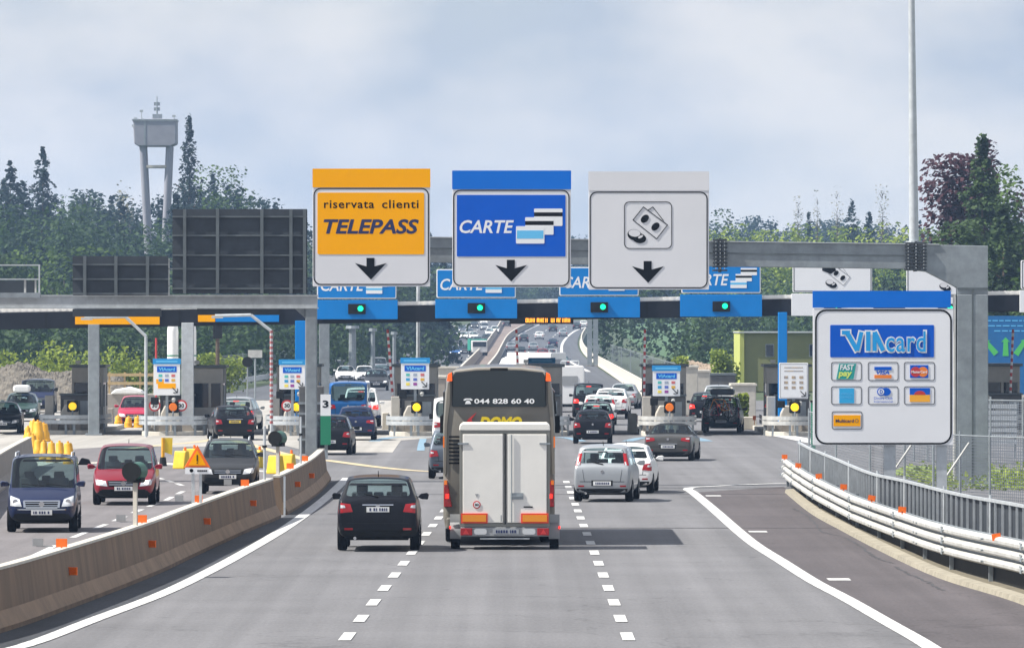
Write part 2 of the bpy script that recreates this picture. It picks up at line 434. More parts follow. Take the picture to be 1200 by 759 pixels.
# ------------------------------------------------------------------ world, sun, air
sc.view_settings.view_transform = 'Standard'; sc.view_settings.look = 'None'
sc.view_settings.gamma = 1; sc.view_settings.use_curve_mapping = False
sc.view_settings.exposure = 1.0
sc.render.engine = 'CYCLES'
sc.cycles.use_denoising = True
sc.cycles.max_bounces = 6; sc.cycles.transparent_max_bounces = 24; sc.cycles.volume_bounces = 1
sc.cycles.sample_clamp_indirect = 4
SUN_EL, SUN_ROT = R(51), R(259)
w = bpy.data.worlds.new('World'); sc.world = w; w.use_nodes = True
nt = w.node_tree; N = nt.nodes; L = nt.links
bg = N['Background']; bg.inputs['Strength'].default_value = .11
sky = N.new('ShaderNodeTexSky'); sky.sky_type = 'NISHITA'; sky.sun_disc = False
sky.sun_elevation = SUN_EL; sky.sun_rotation = SUN_ROT; sky.air_density = 1.2; sky.dust_density = 1.6
tc = N.new('ShaderNodeTexCoord'); mp = N.new('ShaderNodeMapping'); mp.inputs['Scale'].default_value = (1, 1, 1.9); mp.inputs['Location'].default_value = (.35, .2, 1.13)
L.new(tc.outputs['Generated'], mp.inputs[0])
n1 = N.new('ShaderNodeTexNoise'); n1.inputs['Scale'].default_value = 15; n1.inputs['Detail'].default_value = 6; n1.inputs['Roughness'].default_value = .5; n1.inputs['Distortion'].default_value = .25
L.new(mp.outputs[0], n1.inputs['Vector'])
cr = N.new('ShaderNodeValToRGB'); cr.color_ramp.elements[0].position = .30; cr.color_ramp.elements[0].color = (.80, .80, .80, 1)
cr.color_ramp.elements[1].position = .66; cr.color_ramp.elements[1].color = (.97, .97, .97, 1)
L.new(n1.outputs[0], cr.inputs[0])
n2 = N.new('ShaderNodeTexNoise'); n2.inputs['Scale'].default_value = 26; n2.inputs['Detail'].default_value = 7; n2.inputs['Roughness'].default_value = .5
L.new(mp.outputs[0], n2.inputs['Vector'])
cc = N.new('ShaderNodeValToRGB'); cc.color_ramp.elements[0].position = .35; cc.color_ramp.elements[0].color = (.41, .465, .57, 1)
cc.color_ramp.elements[1].position = .62; cc.color_ramp.elements[1].color = (.655, .655, .69, 1)
L.new(n2.outputs[0], cc.inputs[0])
sca = N.new('ShaderNodeVectorMath'); sca.operation = 'SCALE'; sca.inputs['Scale'].default_value = 6.1; L.new(cc.outputs[0], sca.inputs[0])
sxyz = N.new('ShaderNodeSeparateXYZ'); L.new(tc.outputs['Generated'], sxyz.inputs[0])
grd = N.new('ShaderNodeMapRange'); grd.inputs[1].default_value = .0; grd.inputs[2].default_value = .05; grd.inputs[3].default_value = 6.7; grd.inputs[4].default_value = 5.5; L.new(sxyz.outputs['Z'], grd.inputs[0]); L.new(grd.outputs[0], sca.inputs['Scale'])
mx = N.new('ShaderNodeMixRGB'); L.new(cr.outputs[0], mx.inputs[0]); L.new(sky.outputs[0], mx.inputs[1]); L.new(sca.outputs[0], mx.inputs[2])
L.new(mx.outputs[0], bg.inputs[0])
sl = bpy.data.lights.new('sun', 'SUN'); sl.energy = 4.2; sl.angle = R(.5); sl.color = (1, .955, .88)
so = bpy.data.objects.new('sun', sl); C.objects.link(so)
to_sun = Vector((math.cos(SUN_EL)*math.sin(SUN_ROT), math.cos(SUN_EL)*math.cos(SUN_ROT), math.sin(SUN_EL)))
so.rotation_euler = to_sun.to_track_quat('Z', 'Y').to_euler(); so.location = (0, 0, 80)

def add_haze(dens):
    mb = MB(); mb.bb(-340, 340, -25, 3100, -2.3, 70)
    m = bpy.data.materials.new('haze_air'); m.use_nodes = True
    nt = m.node_tree; nt.nodes.remove(nt.nodes['Principled BSDF'])
    v = nt.nodes.new('ShaderNodeVolumePrincipled'); v.inputs['Color'].default_value = (.42, .62, .95, 1)
    v.inputs['Density'].default_value = dens; v.inputs['Anisotropy'].default_value = .2
    nt.links.new(v.outputs[0], nt.nodes['Material Output'].inputs['Volume'])
    o = mb.build('haze', m); tag(o, 'thin bluish haze filling the air over the motorway', 'haze', kind='stuff')
add_haze(.00014)

# ------------------------------------------------------------------ ground
def ground():
    xs = list(range(-320, 321, 8)); ys = list(range(-20, 130, 10))+list(range(130, 640, 8))+list(range(640, 891, 50))
    vs = []
    for y in ys:
        for x in xs:
            vs.append((x, y*K, terrain(x, y*K)-.09))
    nx = len(xs)
    fs = [(j*nx+i, j*nx+i+1, (j+1)*nx+i+1, (j+1)*nx+i) for j in range(len(ys)-1) for i in range(nx-1)]
    mb = MB(); mb.add(vs, fs)
    gm = mat('grass_earth', (.030, .055, .018), .95, noise=.3, nscale=.12, bump=.5, bscale=2, col2=(.06, .08, .03))
    structure(mb.build('ground', gm, smooth=True))
    # far plain reaching the horizon, below the ground sheet
    mb = MB(); mb.add([(-5000, -200, -1.2), (5000, -200, -1.2), (5000, 9000, -1.2), (-5000, 9000, -1.2)], [(0, 1, 2, 3)])
    structure(mb.build('plain', gm))
ground()
def flat(name, poly, m, dz):
    mb = MB(); mb.add([(p.x, p.y, base_z(p.y)+dz) for p in poly], [tuple(range(len(poly)))]); return structure(mb.build(name, m))
V = Vector
GF = lambda pts: [G(*p) for p in pts]
mb = MB(); mb.add([(-70, -15*K, 0), (40, -15*K, 0), (40, 134*K, 0), (-70, 134*K, 0)], [(0, 1, 2, 3)]); structure(mb.build('road', M['roadmat']))
LINE_L = [(-60, 775), (27, 757), (110, 726), (187, 697), (240, 672), (290, 645), (340, 615), (380, 585), (407, 560)]
BASE_L = [(-130, 775), (0, 742), (83, 713), (180, 675), (233, 650), (287, 625), (337, 603), (372, 580), (388, 563)]
LINE_R = [(1130, 790), (1090, 758), (1040, 729), (991, 701), (953, 681), (915, 657), (878, 633), (834, 595), (812, 577)]
FOOT_R = [(1330, 752), (1260, 722), (1200, 698), (1107, 670), (1050, 645), (998, 620), (955, 597), (930, 580), (918, 570)]
sheet('opposite_road', [(-500, 800), (-500, 600), (-300, 545), (-100, 520), (60, 512)], [(-200, 800), (60, 716), (233, 645), (337, 598), (385, 560)], M['road2'], .005, sub=3)
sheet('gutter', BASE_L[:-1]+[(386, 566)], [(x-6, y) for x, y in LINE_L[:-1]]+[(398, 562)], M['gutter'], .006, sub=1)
sheet('hard_shoulder', LINE_R, FOOT_R, M['shoulder'], .006, sub=2)
flat('toll_apron', GF([(-340, 545), (-100, 530), (60, 528), (150, 522), (205, 524), (330, 521), (366, 530), (460, 530), (470, 516), (520, 512), (520, 468), (-520, 468)]), M['plaza'], .008)
# transverse joints
for y_, x0, x1 in ((50.2, -1.2, 8.6), (60.1, -7.2, 9.4)):
    mb = MB(); mb.bb(x0, x1, y_*K-.10, y_*K+.10, .009, .011); structure(mb.build('road_joint', M['joint']))
# markings
LN = [G(*p) for p in LINE_L]
ribbon('edge_marking', LN, .30, M['roadwhite'], .012)
ribbon('edge_marking', [G(*p) for p in LINE_R]+[G(806, 573.5), G(812, 571), G(830, 570), G(870, 568), G(923, 566)], .30, M['roadwhite'], .012)
for k in range(48):
    d = 24.8+2.0*k
    for (xf, lim) in ((lambda d: -2.65+.0373*(d-32.8), 66), (lambda d: 1.85-.004*(d-32.8), 66)):
        if d > lim: continue
        x = xf(d); mb = MB(); sl_ = xf(d+1)-x
        mb.add([(x-.10, (d-.44)*K, .012), (x+.10, (d-.44)*K, .012), (x+.10+sl_*.82, (d+.38)*K, .012), (x-.10+sl_*.82, (d+.38)*K, .012)], [(0, 1, 2, 3)])
        structure(mb.build('lane_marking', M['roadwhite']))
op = [(40, 651), (85, 630), (112, 619), (134, 610.6), (156, 601), (174, 593.6), (194, 586.5), (208, 579), (220, 573)]
op2 = [(185, 560), (196, 563), (207, 566.5), (219.5, 571)]
for lst in (op, op2):
    for (a, b) in zip(lst[:-1], lst[1:]):
        p = G(*a); q = G(*b); q = p.lerp(q, .55)
        ribbon('lane_marking', [p, q], .16, M['roadwhite'], .012, smoothn=0)
for (x, y) in ((836, 581), (888, 623), (983, 679)):
    p = G(x, y); ribbon('shoulder_marking', [p+V((-.22, 0, 0)), p+V((.22, 0, 0))], 1.1, M['roadwhite'], .013, smoothn=0)
ribbon('yellow_marking', [G(380, 539), G(410, 543), G(440, 547), G(480, 551), G(515, 553)], .5, M['roadyellow'], .013)
ribbon('yellow_marking', [G(140, 527), G(185, 522), G(230, 518), G(262, 513)], .5, M['roadyellow'], .013)
ribbon('yellow_marking', [G(262, 513), G(285, 519), G(330, 531), G(375, 543)], .45, M['roadyellow'], .013)
ribbon('white_marking', [G(34, 546), G(60, 541), G(100, 543), G(150, 541), G(230, 546), G(300, 552), G(345, 553)], .9, M['conc_lt'], .014)
for xc in (486, 635, 783):
    ribbon('blue_marking', [G(xc-48, 517), G(xc-25, 512.5), G(xc+25, 512.5), G(xc+46, 517)], .5, M['roadblue'], .013)
ribbon('blue_marking', [G(496, 514), G(494, 521), G(493, 528)], .30, M['roadblue'], .014)
ribbon('white_marking', [G(885, 505), G(925, 512), G(965, 520)], 1.0, M['roadwhite'], .014)
# tar seams and cracks
def tar_seam(pts, w_):
    r_ = random.Random(len(pts)*31+int(pts[0][0])); p = catmull([G(*q) for q in pts], 14)
    p = [q+V((r_.uniform(-.05, .05), 0, 0)) for q in p]
    ribbon('tar_seam', p, w_, M['joint'], .0105, 0)
for s_ in (0, 1, 2):
    tar_seam([(930+s_*60, 596+s_*34), (948+s_*58, 606+s_*33), (962+s_*62, 622+s_*30), (985+s_*60, 628+s_*32)], .05)
# kerb before the right guardrail
kp = catmull([G(1290, 745), G(1200, 706), G(1107, 677), G(1039, 646), G(991, 621), (G(955, 601)), G(925, 577)], 5)
mb = MB(); mb.sweep(kp, [(-.14, -.02), (-.11, .10), (.12, .12), (.14, -.02)]); structure(mb.build('kerb', mat('old_kerb', (.27, .245, .19), .9, noise=.3, nscale=2.5, bump=.4, bscale=9)))
mb = MB(); mb.add([(p.x+o, p.y, .02+h) for p in kp for o, h in ((.14, .02), (1.0, .05))], [(2*i, 2*i+1, 2*i+3, 2*i+2) for i in range(len(kp)-1)])
structure(mb.build('verge', mat('verge_dirt', (.10, .085, .06), .95, noise=.3, nscale=5, col2=(.19, .17, .12))))

def field():
    vs = []; nx, ny = 10, 24
    for j in range(ny+1):
        for i in range(nx+1):
            y = (240+190*j/ny)*K; x = 21+max(0, (y/K-330)*.0)+44*i/nx; vs.append((x, y, terrain(x, y)+.06))
    mb = MB(); mb.add(vs, [(j*(nx+1)+i, j*(nx+1)+i+1, (j+1)*(nx+1)+i+1, (j+1)*(nx+1)+i) for j in range(ny) for i in range(nx)])
    structure(mb.build('meadow', mat('meadow_green', (.035, .085, .03), .95, noise=.25, nscale=.15, col2=(.07, .13, .045)), smooth=True))
field()
# far carriageways
sheet('far_road', [(225, 469), (330, 448), (400, 434), (450, 419), (480, 409), (503, 399), (526, 389), (545, 380.5), (560, 375.5)],
      [(520, 469), (535, 448), (545, 436), (557, 422), (567, 411), (575, 400), (582, 390), (587, 381), (591, 375.5)], M['farroad'], .03, n=10, sub=3)
sheet('far_road', [(556, 469), (566, 448), (574, 436), (583, 422), (588, 411), (594, 400), (605, 391), (624, 381), (640, 375.5)],
      [(772, 469), (724, 446), (708, 436), (691, 424), (679, 411), (677, 400), (681, 391), (694, 381), (705, 375.5)], M['farroad'], .03, n=10, sub=3)
sheet('median', [(520, 469), (535, 448), (545, 436), (557, 422), (567, 411), (575, 400), (582, 390), (587, 381), (591, 375.5)],
      [(556, 469), (566, 448), (574, 436), (583, 422), (588, 411), (594, 400), (605, 391), (624, 381), (640, 375.5)],
      mat('median_earth', (.13, .10, .09), .9, noise=.2, nscale=.3, col2=(.24, .19, .16)), .04, n=10, sub=1)
FRL = dict(n=6)
ribbon('far_marking', [G(478, 432), G(499, 416), G(507.5, 402), G(526, 391), G(550, 381), G(575, 376)], .35, M['roadwhite'], .05, 8)
ribbon('far_marking', [G(575, 432), G(586, 418), G(593, 406), G(607, 393.5), G(627, 382.5), G(645, 376.5)], .35, M['roadwhite'], .05, 8)
ribbon('far_marking', [G(690, 436), G(662, 420), G(658, 411), G(660.6, 400), (G(672, 389)), G(687, 383), G(700, 378)], .45, M['roadwhite'], .05, 8)
ribbon('far_marking', [G(437, 425), G(470, 410), G(490, 398), G(520, 386), (G(540, 379.5))], .3, M['roadwhite'], .05, 8)
for lst in ([(530, 418), (537, 405), (551, 392), (568, 381.5)], [(545, 424), (555, 408), (566, 395), (578, 382)], [(618, 418), (622, 405), (632, 393), (648, 382)], [(640, 418), (642, 404), (650, 393), (665, 382)]):
    p = catmull(GF(lst), 10)
    for i in range(0, len(p)-1, 2): ribbon('far_lane_marking', [p[i], p[i+1]], .16, M['roadwhite'], .05, 0)

# ------------------------------------------------------------------ barriers, rails, fences
NJ = [(-.30, 0), (-.30, .08), (-.17, .33), (-.085, .98), (.085, .98), (.17, .33), (.30, .08), (.30, 0)]
base = catmull([G(*p)+V((-.3, 0, 0)) for p in BASE_L], 6)
def concrete_barrier(path, label, group=None, mtl='barrier'):
    r = empty('concrete_barrier', path[0], 0, label, 'barrier', group)
    q = [p-path[0] for p in path]
    mb = MB(); mb.sweep(q, NJ); mb.build('wall_body', M[mtl], r)
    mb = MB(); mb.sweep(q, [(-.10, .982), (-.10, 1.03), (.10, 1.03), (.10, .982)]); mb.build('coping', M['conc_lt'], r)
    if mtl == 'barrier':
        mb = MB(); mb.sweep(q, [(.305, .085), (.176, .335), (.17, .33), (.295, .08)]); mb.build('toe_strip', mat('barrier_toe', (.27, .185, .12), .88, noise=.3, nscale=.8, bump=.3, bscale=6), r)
    return r
k = 30
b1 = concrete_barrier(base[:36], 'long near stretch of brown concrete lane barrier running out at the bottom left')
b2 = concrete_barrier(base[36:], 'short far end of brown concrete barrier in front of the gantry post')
mb = MB()
j = base[36]; mb.box(j.x+.22, j.y, .5, .05, .12, 1.02, rz=0); tag(mb.build('joint_bracket', M['galv_lt']), 'thin steel joint bracket between the two brown concrete barrier stretches', 'bracket')
def reflector(px, py, label, up=True, kindw=.17):
    """orange marker plate fixed on the barrier; px,py where it shows"""
    p = min(base, key=lambda q: abs(PX(q)-px)); 
    return p
def on_barrier(px, off=0.0):
    for a, b in zip(base[:-1], base[1:]):
        for t in np.linspace(0, 1, 12):
            q = a.lerp(b, float(t))
            if (q.x+off)/q.y*K*F+CX >= px: return V((q.x+off, q.y, 0))
    return V((base[-1].x+off, base[-1].y, 0))
names = ['first at the bottom left', 'second, below the near black beacon', 'third, below the triangular warning sign', 'fourth, between warning sign and far beacon', 'fifth, under the far beacon', 'sixth, near the gantry post']
for i, px in enumerate((71, 166, 232, 287, 340, 357)):
    p = on_barrier(px)
    t = empty('reflector', p, 0, 'orange reflector pair on the brown barrier, '+names[i], 'reflector', 'orange reflectors along the brown concrete barrier')
    mb = MB(); mb.box(0, 0, 1.12, .20, .03, .15); mb.box(0, 0, 1.04, .03, .02, .06, rz=0); mb.build('plate', M['orange'], t)
    mb = MB(); mb.box(.13+.06, -.02, .62, .20, .03, .14, rz=-.5); mb.build('plate', M['orange'], t)
    if i < 4:
        mb = MB(); mb.box(-.42, 0, 1.13, .19, .03, .14); mb.box(-.3, 0, 1.06, .3, .02, .02); mb.build('backing', M['greybox'], t)
# opposite edge barrier at far left
pts = catmull([G(-70, 640), G(-20, 585), G(12, 560), G(34, 546)], 4)
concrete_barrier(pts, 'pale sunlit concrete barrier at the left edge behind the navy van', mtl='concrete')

# right triple guardrail
foot = catmull([G(*p) for p in FOOT_R], 6)
foot = [p for p in foot]
g = empty('guardrail', foot[0], 0, 'white triple-beam guardrail curving along the right roadside', 'guardrail')
q = [p-foot[0] for p in foot]
for a_, p_ in zip(q, foot): a_.z = float(np.interp(PX(p_), [918, 998, 1107, 1200, 1260], [0, -.06, .06, .11, .12]))
def wbeam(z, o=0.): return [(o-.01, z-.085), (o-.07, z-.07), (o-.115, z-.035), (o-.12, z+.02), (o-.10, z+.06), (o-.03, z+.082), (o-.0, z+.08), (o-.0, z-.08)]
for z in (.80, .585, .37):
    mb = MB(); mb.sweep(q, wbeam(z, .05)); mb.build('rail_beam', M['railw'], g)
acc = 0
mb = MB()
for i in range(0, len(q), 3):
    for z in (.80, .585, .37):
        for dx in (-.06, .06): mb.cyl((q[i].x-.09, q[i].y+dx*8, z+q[i].z), (q[i].x-.03, q[i].y+dx*8, z+q[i].z), .022, .022, 6)
    if i % 6 == 0:
        for z in (.80, .585, .37): mb.box(q[i].x-.066, q[i].y, z+q[i].z, .012, .5, .13)
mb.build('splice_plates', M['galv'], g)
for i in range(0, len(q), 3):
    mb = MB(); mb.box(q[i].x+.14, q[i].y, .44, .08, .12, .88); mb.build('post', M['galv'], g)
mb = MB(); mb.sweep(q, [(.075, .30), (.075, .90), (.10, .90), (.10, .30)]); mb.build('back_rail', M['galv'], g)
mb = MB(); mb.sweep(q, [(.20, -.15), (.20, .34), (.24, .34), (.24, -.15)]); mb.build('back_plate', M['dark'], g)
rn = ['nearest the bottom right', 'second from the right edge', 'below the card sign corner', 'between sign post and bend', 'at the rail bend', 'near the rail tip', 'on the rail tip']
for i, (px, py) in enumerate(((1170, 624), (1062, 596), (1023, 583), (991, 566), (963, 556), (937, 544), (921, 535))):
    best = min(foot, key=lambda p: abs(PX(p)-px))
    mb = MB(); mb.box(0, 0, .97, .17, .02, .13, rx=.0, ry=(-.15, .1, .2, .05, -.1, .1, 0)[i]); mb.box(0, 0, .90, .03, .02, .06)
    o = mb.build('reflector', M['orange'], loc=(best.x-.03, best.y, 0)); tag(o, 'orange reflector on the white guardrail, '+rn[i], 'reflector', 'orange reflectors on the right guardrail')
# slatted steel fence behind it
fl = catmull([G(1290, 703), G(1200, 675), G(1124, 656), G(1060, 634), G(1018, 620.5), G(975, 596), G(950, 582), G(935, 571)], 8)
g = empty('railing_fence', fl[0], 0, 'grey steel bar fence with curved top rail behind the white guardrail', 'fence')
q = [p-fl[0] for p in fl]
mb = MB(); mb.sweep(q, [(-.03, 1.36), (-.03, 1.42), (.03, 1.42), (.03, 1.36)]); mb.build('top_rail', M['galv_lt'], g)
mb = MB(); mb.sweep(q, [(.03, .1), (.03, .16), (.06, .16), (.06, .1)]); mb.build('bottom_rail', M['galv'], g)
tot = 0; mbs = MB(); mbp = MB(); last = q[0]; nb = 0
L_ = [q[0]]
for a, b in zip(q[:-1], q[1:]):
    seg = (b-a).length; t = 0
    while tot+seg-t > 1.0*(nb+1)-0 and 1.0*(nb+1) <= tot+seg:
        u = (1.0*(nb+1)-tot)/seg; p = a.lerp(b, u); nb += 1
        mbs.box(p.x, p.y, .75, .045, .045, 1.25)
    tot += seg
mbs.build('bars', M['galv_lt'], g)
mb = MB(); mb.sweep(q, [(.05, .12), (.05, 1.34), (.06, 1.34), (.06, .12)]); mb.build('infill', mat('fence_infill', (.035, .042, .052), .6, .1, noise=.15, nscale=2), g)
for i in range(0, len(q), 6):
    mb = MB(); mb.cyl((q[i].x, q[i].y, 0), (q[i].x, q[i].y, 1.5), .03); mb.build('post', M['galv_lt'], g)

# ------------------------------------------------------------------ cars
def lerp_tab(tab, y):
    return float(np.interp(y, [t[0] for t in tab], [t[1] for t in tab]))
TYPES = dict(
    #        L    W    H    zb   belt  hood  tail(y from rear,z)  roof rear y  roof front(y from front) cowl(y from front) rw tophalf
    suv=dict(L=4.55, W=1.86, H=1.66, zb=.27, belt=1.05, hood=1.02, tail=(.10, 1.16), yrr=.52, yrf=1.95, ycw=1.28, top=.68, r=.35, overr=.92, overf=.88, trim=True),
    hatch=dict(L=3.9, W=1.66, H=1.46, zb=.20, belt=.90, hood=.90, tail=(.10, .98), yrr=.48, yrf=1.75, ycw=1.0, top=.66, r=.30, overr=.66, overf=.78, trim=False),
    mpv=dict(L=4.1, W=1.70, H=1.62, zb=.22, belt=.96, hood=.96, tail=(.09, 1.02), yrr=.36, yrf=1.65, ycw=.85, top=.72, r=.31, overr=.66, overf=.80, trim=False),
    wagon=dict(L=4.7, W=1.80, H=1.48, zb=.20, belt=.93, hood=.92, tail=(.11, 1.0), yrr=.62, yrf=2.0, ycw=1.28, top=.67, r=.32, overr=.95, overf=.88, trim=False),
    sedan=dict(L=4.6, W=1.80, H=1.42, zb=.20, belt=.93, hood=.90, tail=(.78, .99), yrr=1.45, yrf=2.05, ycw=1.28, top=.62, r=.32, overr=.98, overf=.86, trim=False, deck=True),
    cabrio=dict(L=4.4, W=1.82, H=1.36, zb=.17, belt=.90, hood=.86, tail=(.80, .96), yrr=1.30, yrf=1.95, ycw=1.38, top=.60, r=.33, overr=.92, overf=.85, trim=False, deck=True),
    van=dict(L=4.3, W=1.74, H=1.84, zb=.24, belt=1.06, hood=1.04, tail=(.08, 1.08), yrr=.22, yrf=1.42, ycw=.72, top=.80, r=.31, overr=.72, overf=.76, trim=True),
    bigvan=dict(L=5.2, W=1.95, H=2.30, zb=.26, belt=1.22, hood=1.15, tail=(.07, 1.25), yrr=.16, yrf=1.25, ycw=.62, top=.86, r=.34, overr=.95, overf=.85, trim=False),
)
SHELLS = {}
def shell(typ, opts):
    """body cage -> smooth shell, split into body and panes; also returns a surface for fitting lamps onto"""
    key = (typ, tuple(sorted(opts.items())))
    if key in SHELLS: return SHELLS[key]
    T = dict(TYPES[typ]); T.update(opts)
    Lc, Wc, H = T['L'], T['W'], T['H']; hw = Wc/2
    y0, y1 = -Lc/2, Lc/2
    ytail, ztail = y0+T['tail'][0], T['tail'][1]
    yrr, yrf, ycw = y0+T['yrr'], y1-T['yrf'], y1-T['ycw']
    deck = T.get('deck')
    top = [(y0, ztail-.06)]+([(y0+.12, ztail-.02)] if deck else [])+[(ytail, ztail), (yrr, H-.05), ((yrr+yrf)/2, H), (yrf, H-.05), (ycw, T['hood']+.02), (y1-.25, T['hood']-.16), (y1-.05, T['hood']-.27), (y1, T['hood']-.32)]
    tw = T['top']*hw/.93
    wtab = [(y0, hw*.86)]+([(y0+.12, hw*.90)] if deck else [])+[(ytail, hw*.90 if not deck else hw*.86), (yrr, tw), (yrf, tw), (ycw, hw*.88), (y1-.25, hw*.82), (y1, hw*.72)]
    belt = [(y0, ztail-.10), (ytail, min(T['belt']+.05, ztail-.03)), (ycw, T['belt']-.04), (y1-.25, T['hood']-.22), (y1, T['hood']-.38)]
    width = [(y0, .90), (y0+.10, .975), (y0+.8, 1.0), (y1-.9, 1.0), (y1-.3, .95), (y1-.08, .86), (y1, .78)]
    ya, yf = y0+T['overr'], y1-T['overf']; r = T['r']
    ymid = (yrf+ya)/2*.5+(yrr+yrf)/2*.5
    ks = [y0, y0+.10, ytail, ya-r-.12, ya-r*.75, ya, ya+r*.75, ya+r+.12, yrr, ymid-.04, ymid+.04, yrf, ycw, yf-r-.12, yf-r*.75, yf, yf+r*.75, yf+r+.12, y1-.10, y1]
    ks = sorted(ks); st = [ks[0]]
    for k in ks[1:]:
        if k-st[-1] > .035 or k in (ytail, yrr, yrf, ycw, y1):
            if k-st[-1] <= .035 and st[-1] not in (ytail, yrr, yrf, ycw, y0): st[-1] = k
            elif k-st[-1] > .012: st.append(k)
    def sill(y):
        for a in (ya, yf):
            if abs(y-a) <= r*.8: return r*2.02+.02 if abs(y-a) < .1 else r*1.72
        return T['zb']
    bm = bmesh.new(); rings = []
    for y in st:
        zt = lerp_tab(top, y); zl = min(lerp_tab(belt, y), zt-.04); wt = min(lerp_tab(wtab, y), hw*.97); wf = hw*lerp_tab(width, y)
        zs = sill(y); zb = T['zb']
        e = .10 if y in (st[0], st[-1]) else 0
        zs2 = max(zs, zb+e)
        zm = zb+(zl-zb)*.55
        half = [(0, zb+e), (wf*.80, zb+e+(.0 if zs <= zb else .25)), (wf*.97, max(zs2+.05, zb+.10+e)), (wf, max(zm, zs2+.12)), (wf*.955, max(zl, zs2+.2)), (wt, max(zt-.035, zl+.03)), (wt*.62, zt), (0, zt+.015)]
        vs = [bm.verts.new((x, y, z)) for x, z in half]+[bm.verts.new((-x, y, z)) for x, z in half[-2:0:-1]]
        rings.append(vs)
    n = len(rings[0])
    cr = bm.edges.layers.float.new('crease_edge')
    faces = {}
    for i in range(len(rings)-1):
        for j in range(n):
            f = bm.faces.new((rings[i][j], rings[i][(j+1) % n], rings[i+1][(j+1) % n], rings[i+1][j])); faces[(i, j)] = f
            if T['trim'] and j in (0, 1, n-1, n-2): f.material_index = 6
    for rg, sg in ((rings[0], 1), (rings[-1], -1)):
        # caps: rows 0/1-7/6, 1-2/5-6 ...
        for (a, b, c, d) in ((0, 1, 6, 7), (1, 2, 5, 6), (2, 3, 4, 5)):
            bm.faces.new((rg[a], rg[b], rg[c], rg[d]))
            m_ = lambda q: (n-q) % n
            bm.faces.new((rg[m_(d)], rg[m_(c)], rg[m_(b)], rg[m_(a)]))
    ix = {y: i for i, y in enumerate(st)}
    def near(y): return min(range(len(st)), key=lambda i: abs(st[i]-y))
    it, ir, iff, ic, im0, im1 = near(ytail), near(yrr), near(yrf), near(ycw), near(ymid-.04), near(ymid+.04)
    groups = [([faces[(i, j)] for i in range(iff, ic) for j in (5, 6, 7, 8)], 1), ([faces[(i, j)] for i in range(it, ir) for j in (5, 6, 7, 8)], 2)]
    for side, j in ((3, 4), (4, n-5)):
        a = [faces[(i, j)] for i in range(im1, ic)]; b = [faces[(i, j)] for i in range(ir if not deck else ir, im0)]
        groups.append((a, side)); groups.append((b, side))
        if not deck and not T.get('panel_van'):
            c_ = [faces[(i, j)] for i in range(it, ir)]
            if len(c_) and (yrr-ytail) > .3: groups.append((c_, side))
    if T.get('panel_van'): groups = groups[:2]+[g for g in groups[2:] if g[0] and g[0][0] in [faces[(i, j)] for i in range(im1, ic) for j in (4, n-5)]]
    if T.get('softtop'):
        for i in range(it, iff):
            for j in (4, 5, 6, 7, 8, n-5): faces[(i, j)].material_index = 5
    for e in bm.edges:   # shoulder and end lines a little crisper
        pass
    for j in (4, n-4):
        for i in range(len(rings)-1):
            e = bm.edges.get((rings[i][j], rings[i+1][j]))
            if e: e[cr] = .45
    for fs, mi in groups:
        if not fs: continue
        sid = mi in (3, 4)
        bmesh.ops.inset_region(bm, faces=fs, thickness=.045 if sid else .062, use_even_offset=True, depth=-.008)
        for f in fs: f.material_index = mi
        es = set(e for f in fs for e in f.edges if any(g.material_index != mi for g in e.link_faces))
        for e in es: e[cr] = .75
    bmesh.ops.recalc_face_normals(bm, faces=bm.faces)
    me = bpy.data.meshes.new('cage'); bm.to_mesh(me); bm.free()
    for k in range(7): me.materials.append(M['dark'])
    o = bpy.data.objects.new('cage', me); C.objects.link(o)
    sd = o.modifiers.new('s', 'SUBSURF'); sd.levels = 2; sd.render_levels = 2
    dg = bpy.context.evaluated_depsgraph_get(); dg.update()
    ev = o.evaluated_get(dg).to_mesh()
    V_ = [v.co.copy() for v in ev.vertices]
    out = {}
    for p in ev.polygons: out.setdefault(p.material_index, []).append(tuple(p.vertices))
    bvh = BVHTree.FromPolygons(V_, [tuple(p.vertices) for p in ev.polygons])
    bpy.data.objects.remove(o)
    meshes = {}
    for mi, fs in out.items():
        used = sorted(set(i for f in fs for i in f)); mp = {a: b for b, a in enumerate(used)}
        m2 = bpy.data.meshes.new('shell%d' % mi); m2.from_pydata([V_[i] for i in used], [], [tuple(mp[i] for i in f) for f in fs]); m2.shade_smooth()
        meshes[mi] = m2
    res = (meshes, bvh, T, dict(ya=ya, yf=yf, yrr=yrr, yrf=yrf, ycw=ycw, ytail=ytail, ztail=ztail))
    SHELLS[key] = res
    return res

def patch(mb, bvh, quad, side, yend, off=.006, n=6, m=0, skirt=.03):
    """a lamp, plate or trim piece lying on the body; quad = 4 corners (x,z); side -1 rear, +1 front"""
    a, b, c, d = [V((p[0], 0, p[1])) for p in quad]
    pts = []
    for i in range(n+1):
        for j in range(n+1):
            p = a.lerp(b, j/n).lerp(d.lerp(c, j/n), i/n)
            h = bvh.ray_cast(V((p.x, side*20, p.z)), V((0, -side, 0)))
            if h[0] is None:
                q, nn, _, _ = bvh.find_nearest(V((p.x, yend, p.z))); y = q.y
            else: y = h[0].y
            pts.append(V((p.x, y+side*off, p.z)))
    N_ = n+1; k = len(pts)
    fs = [(i*N_+j, i*N_+j+1, (i+1)*N_+j+1, (i+1)*N_+j) for i in range(n) for j in range(n)]
    loop = [j for j in range(N_)]+[i*N_+n for i in range(1, N_)]+[n*N_+j for j in range(n-1, -1, -1)]+[i*N_ for i in range(n-1, 0, -1)]
    back = [pts[i]+V((0, -side*skirt, 0)) for i in loop]
    for a_ in range(len(loop)):
        b_ = (a_+1) % len(loop); fs.append((loop[a_], loop[b_], k+b_, k+a_))
    mb.add(pts+back, fs, m)
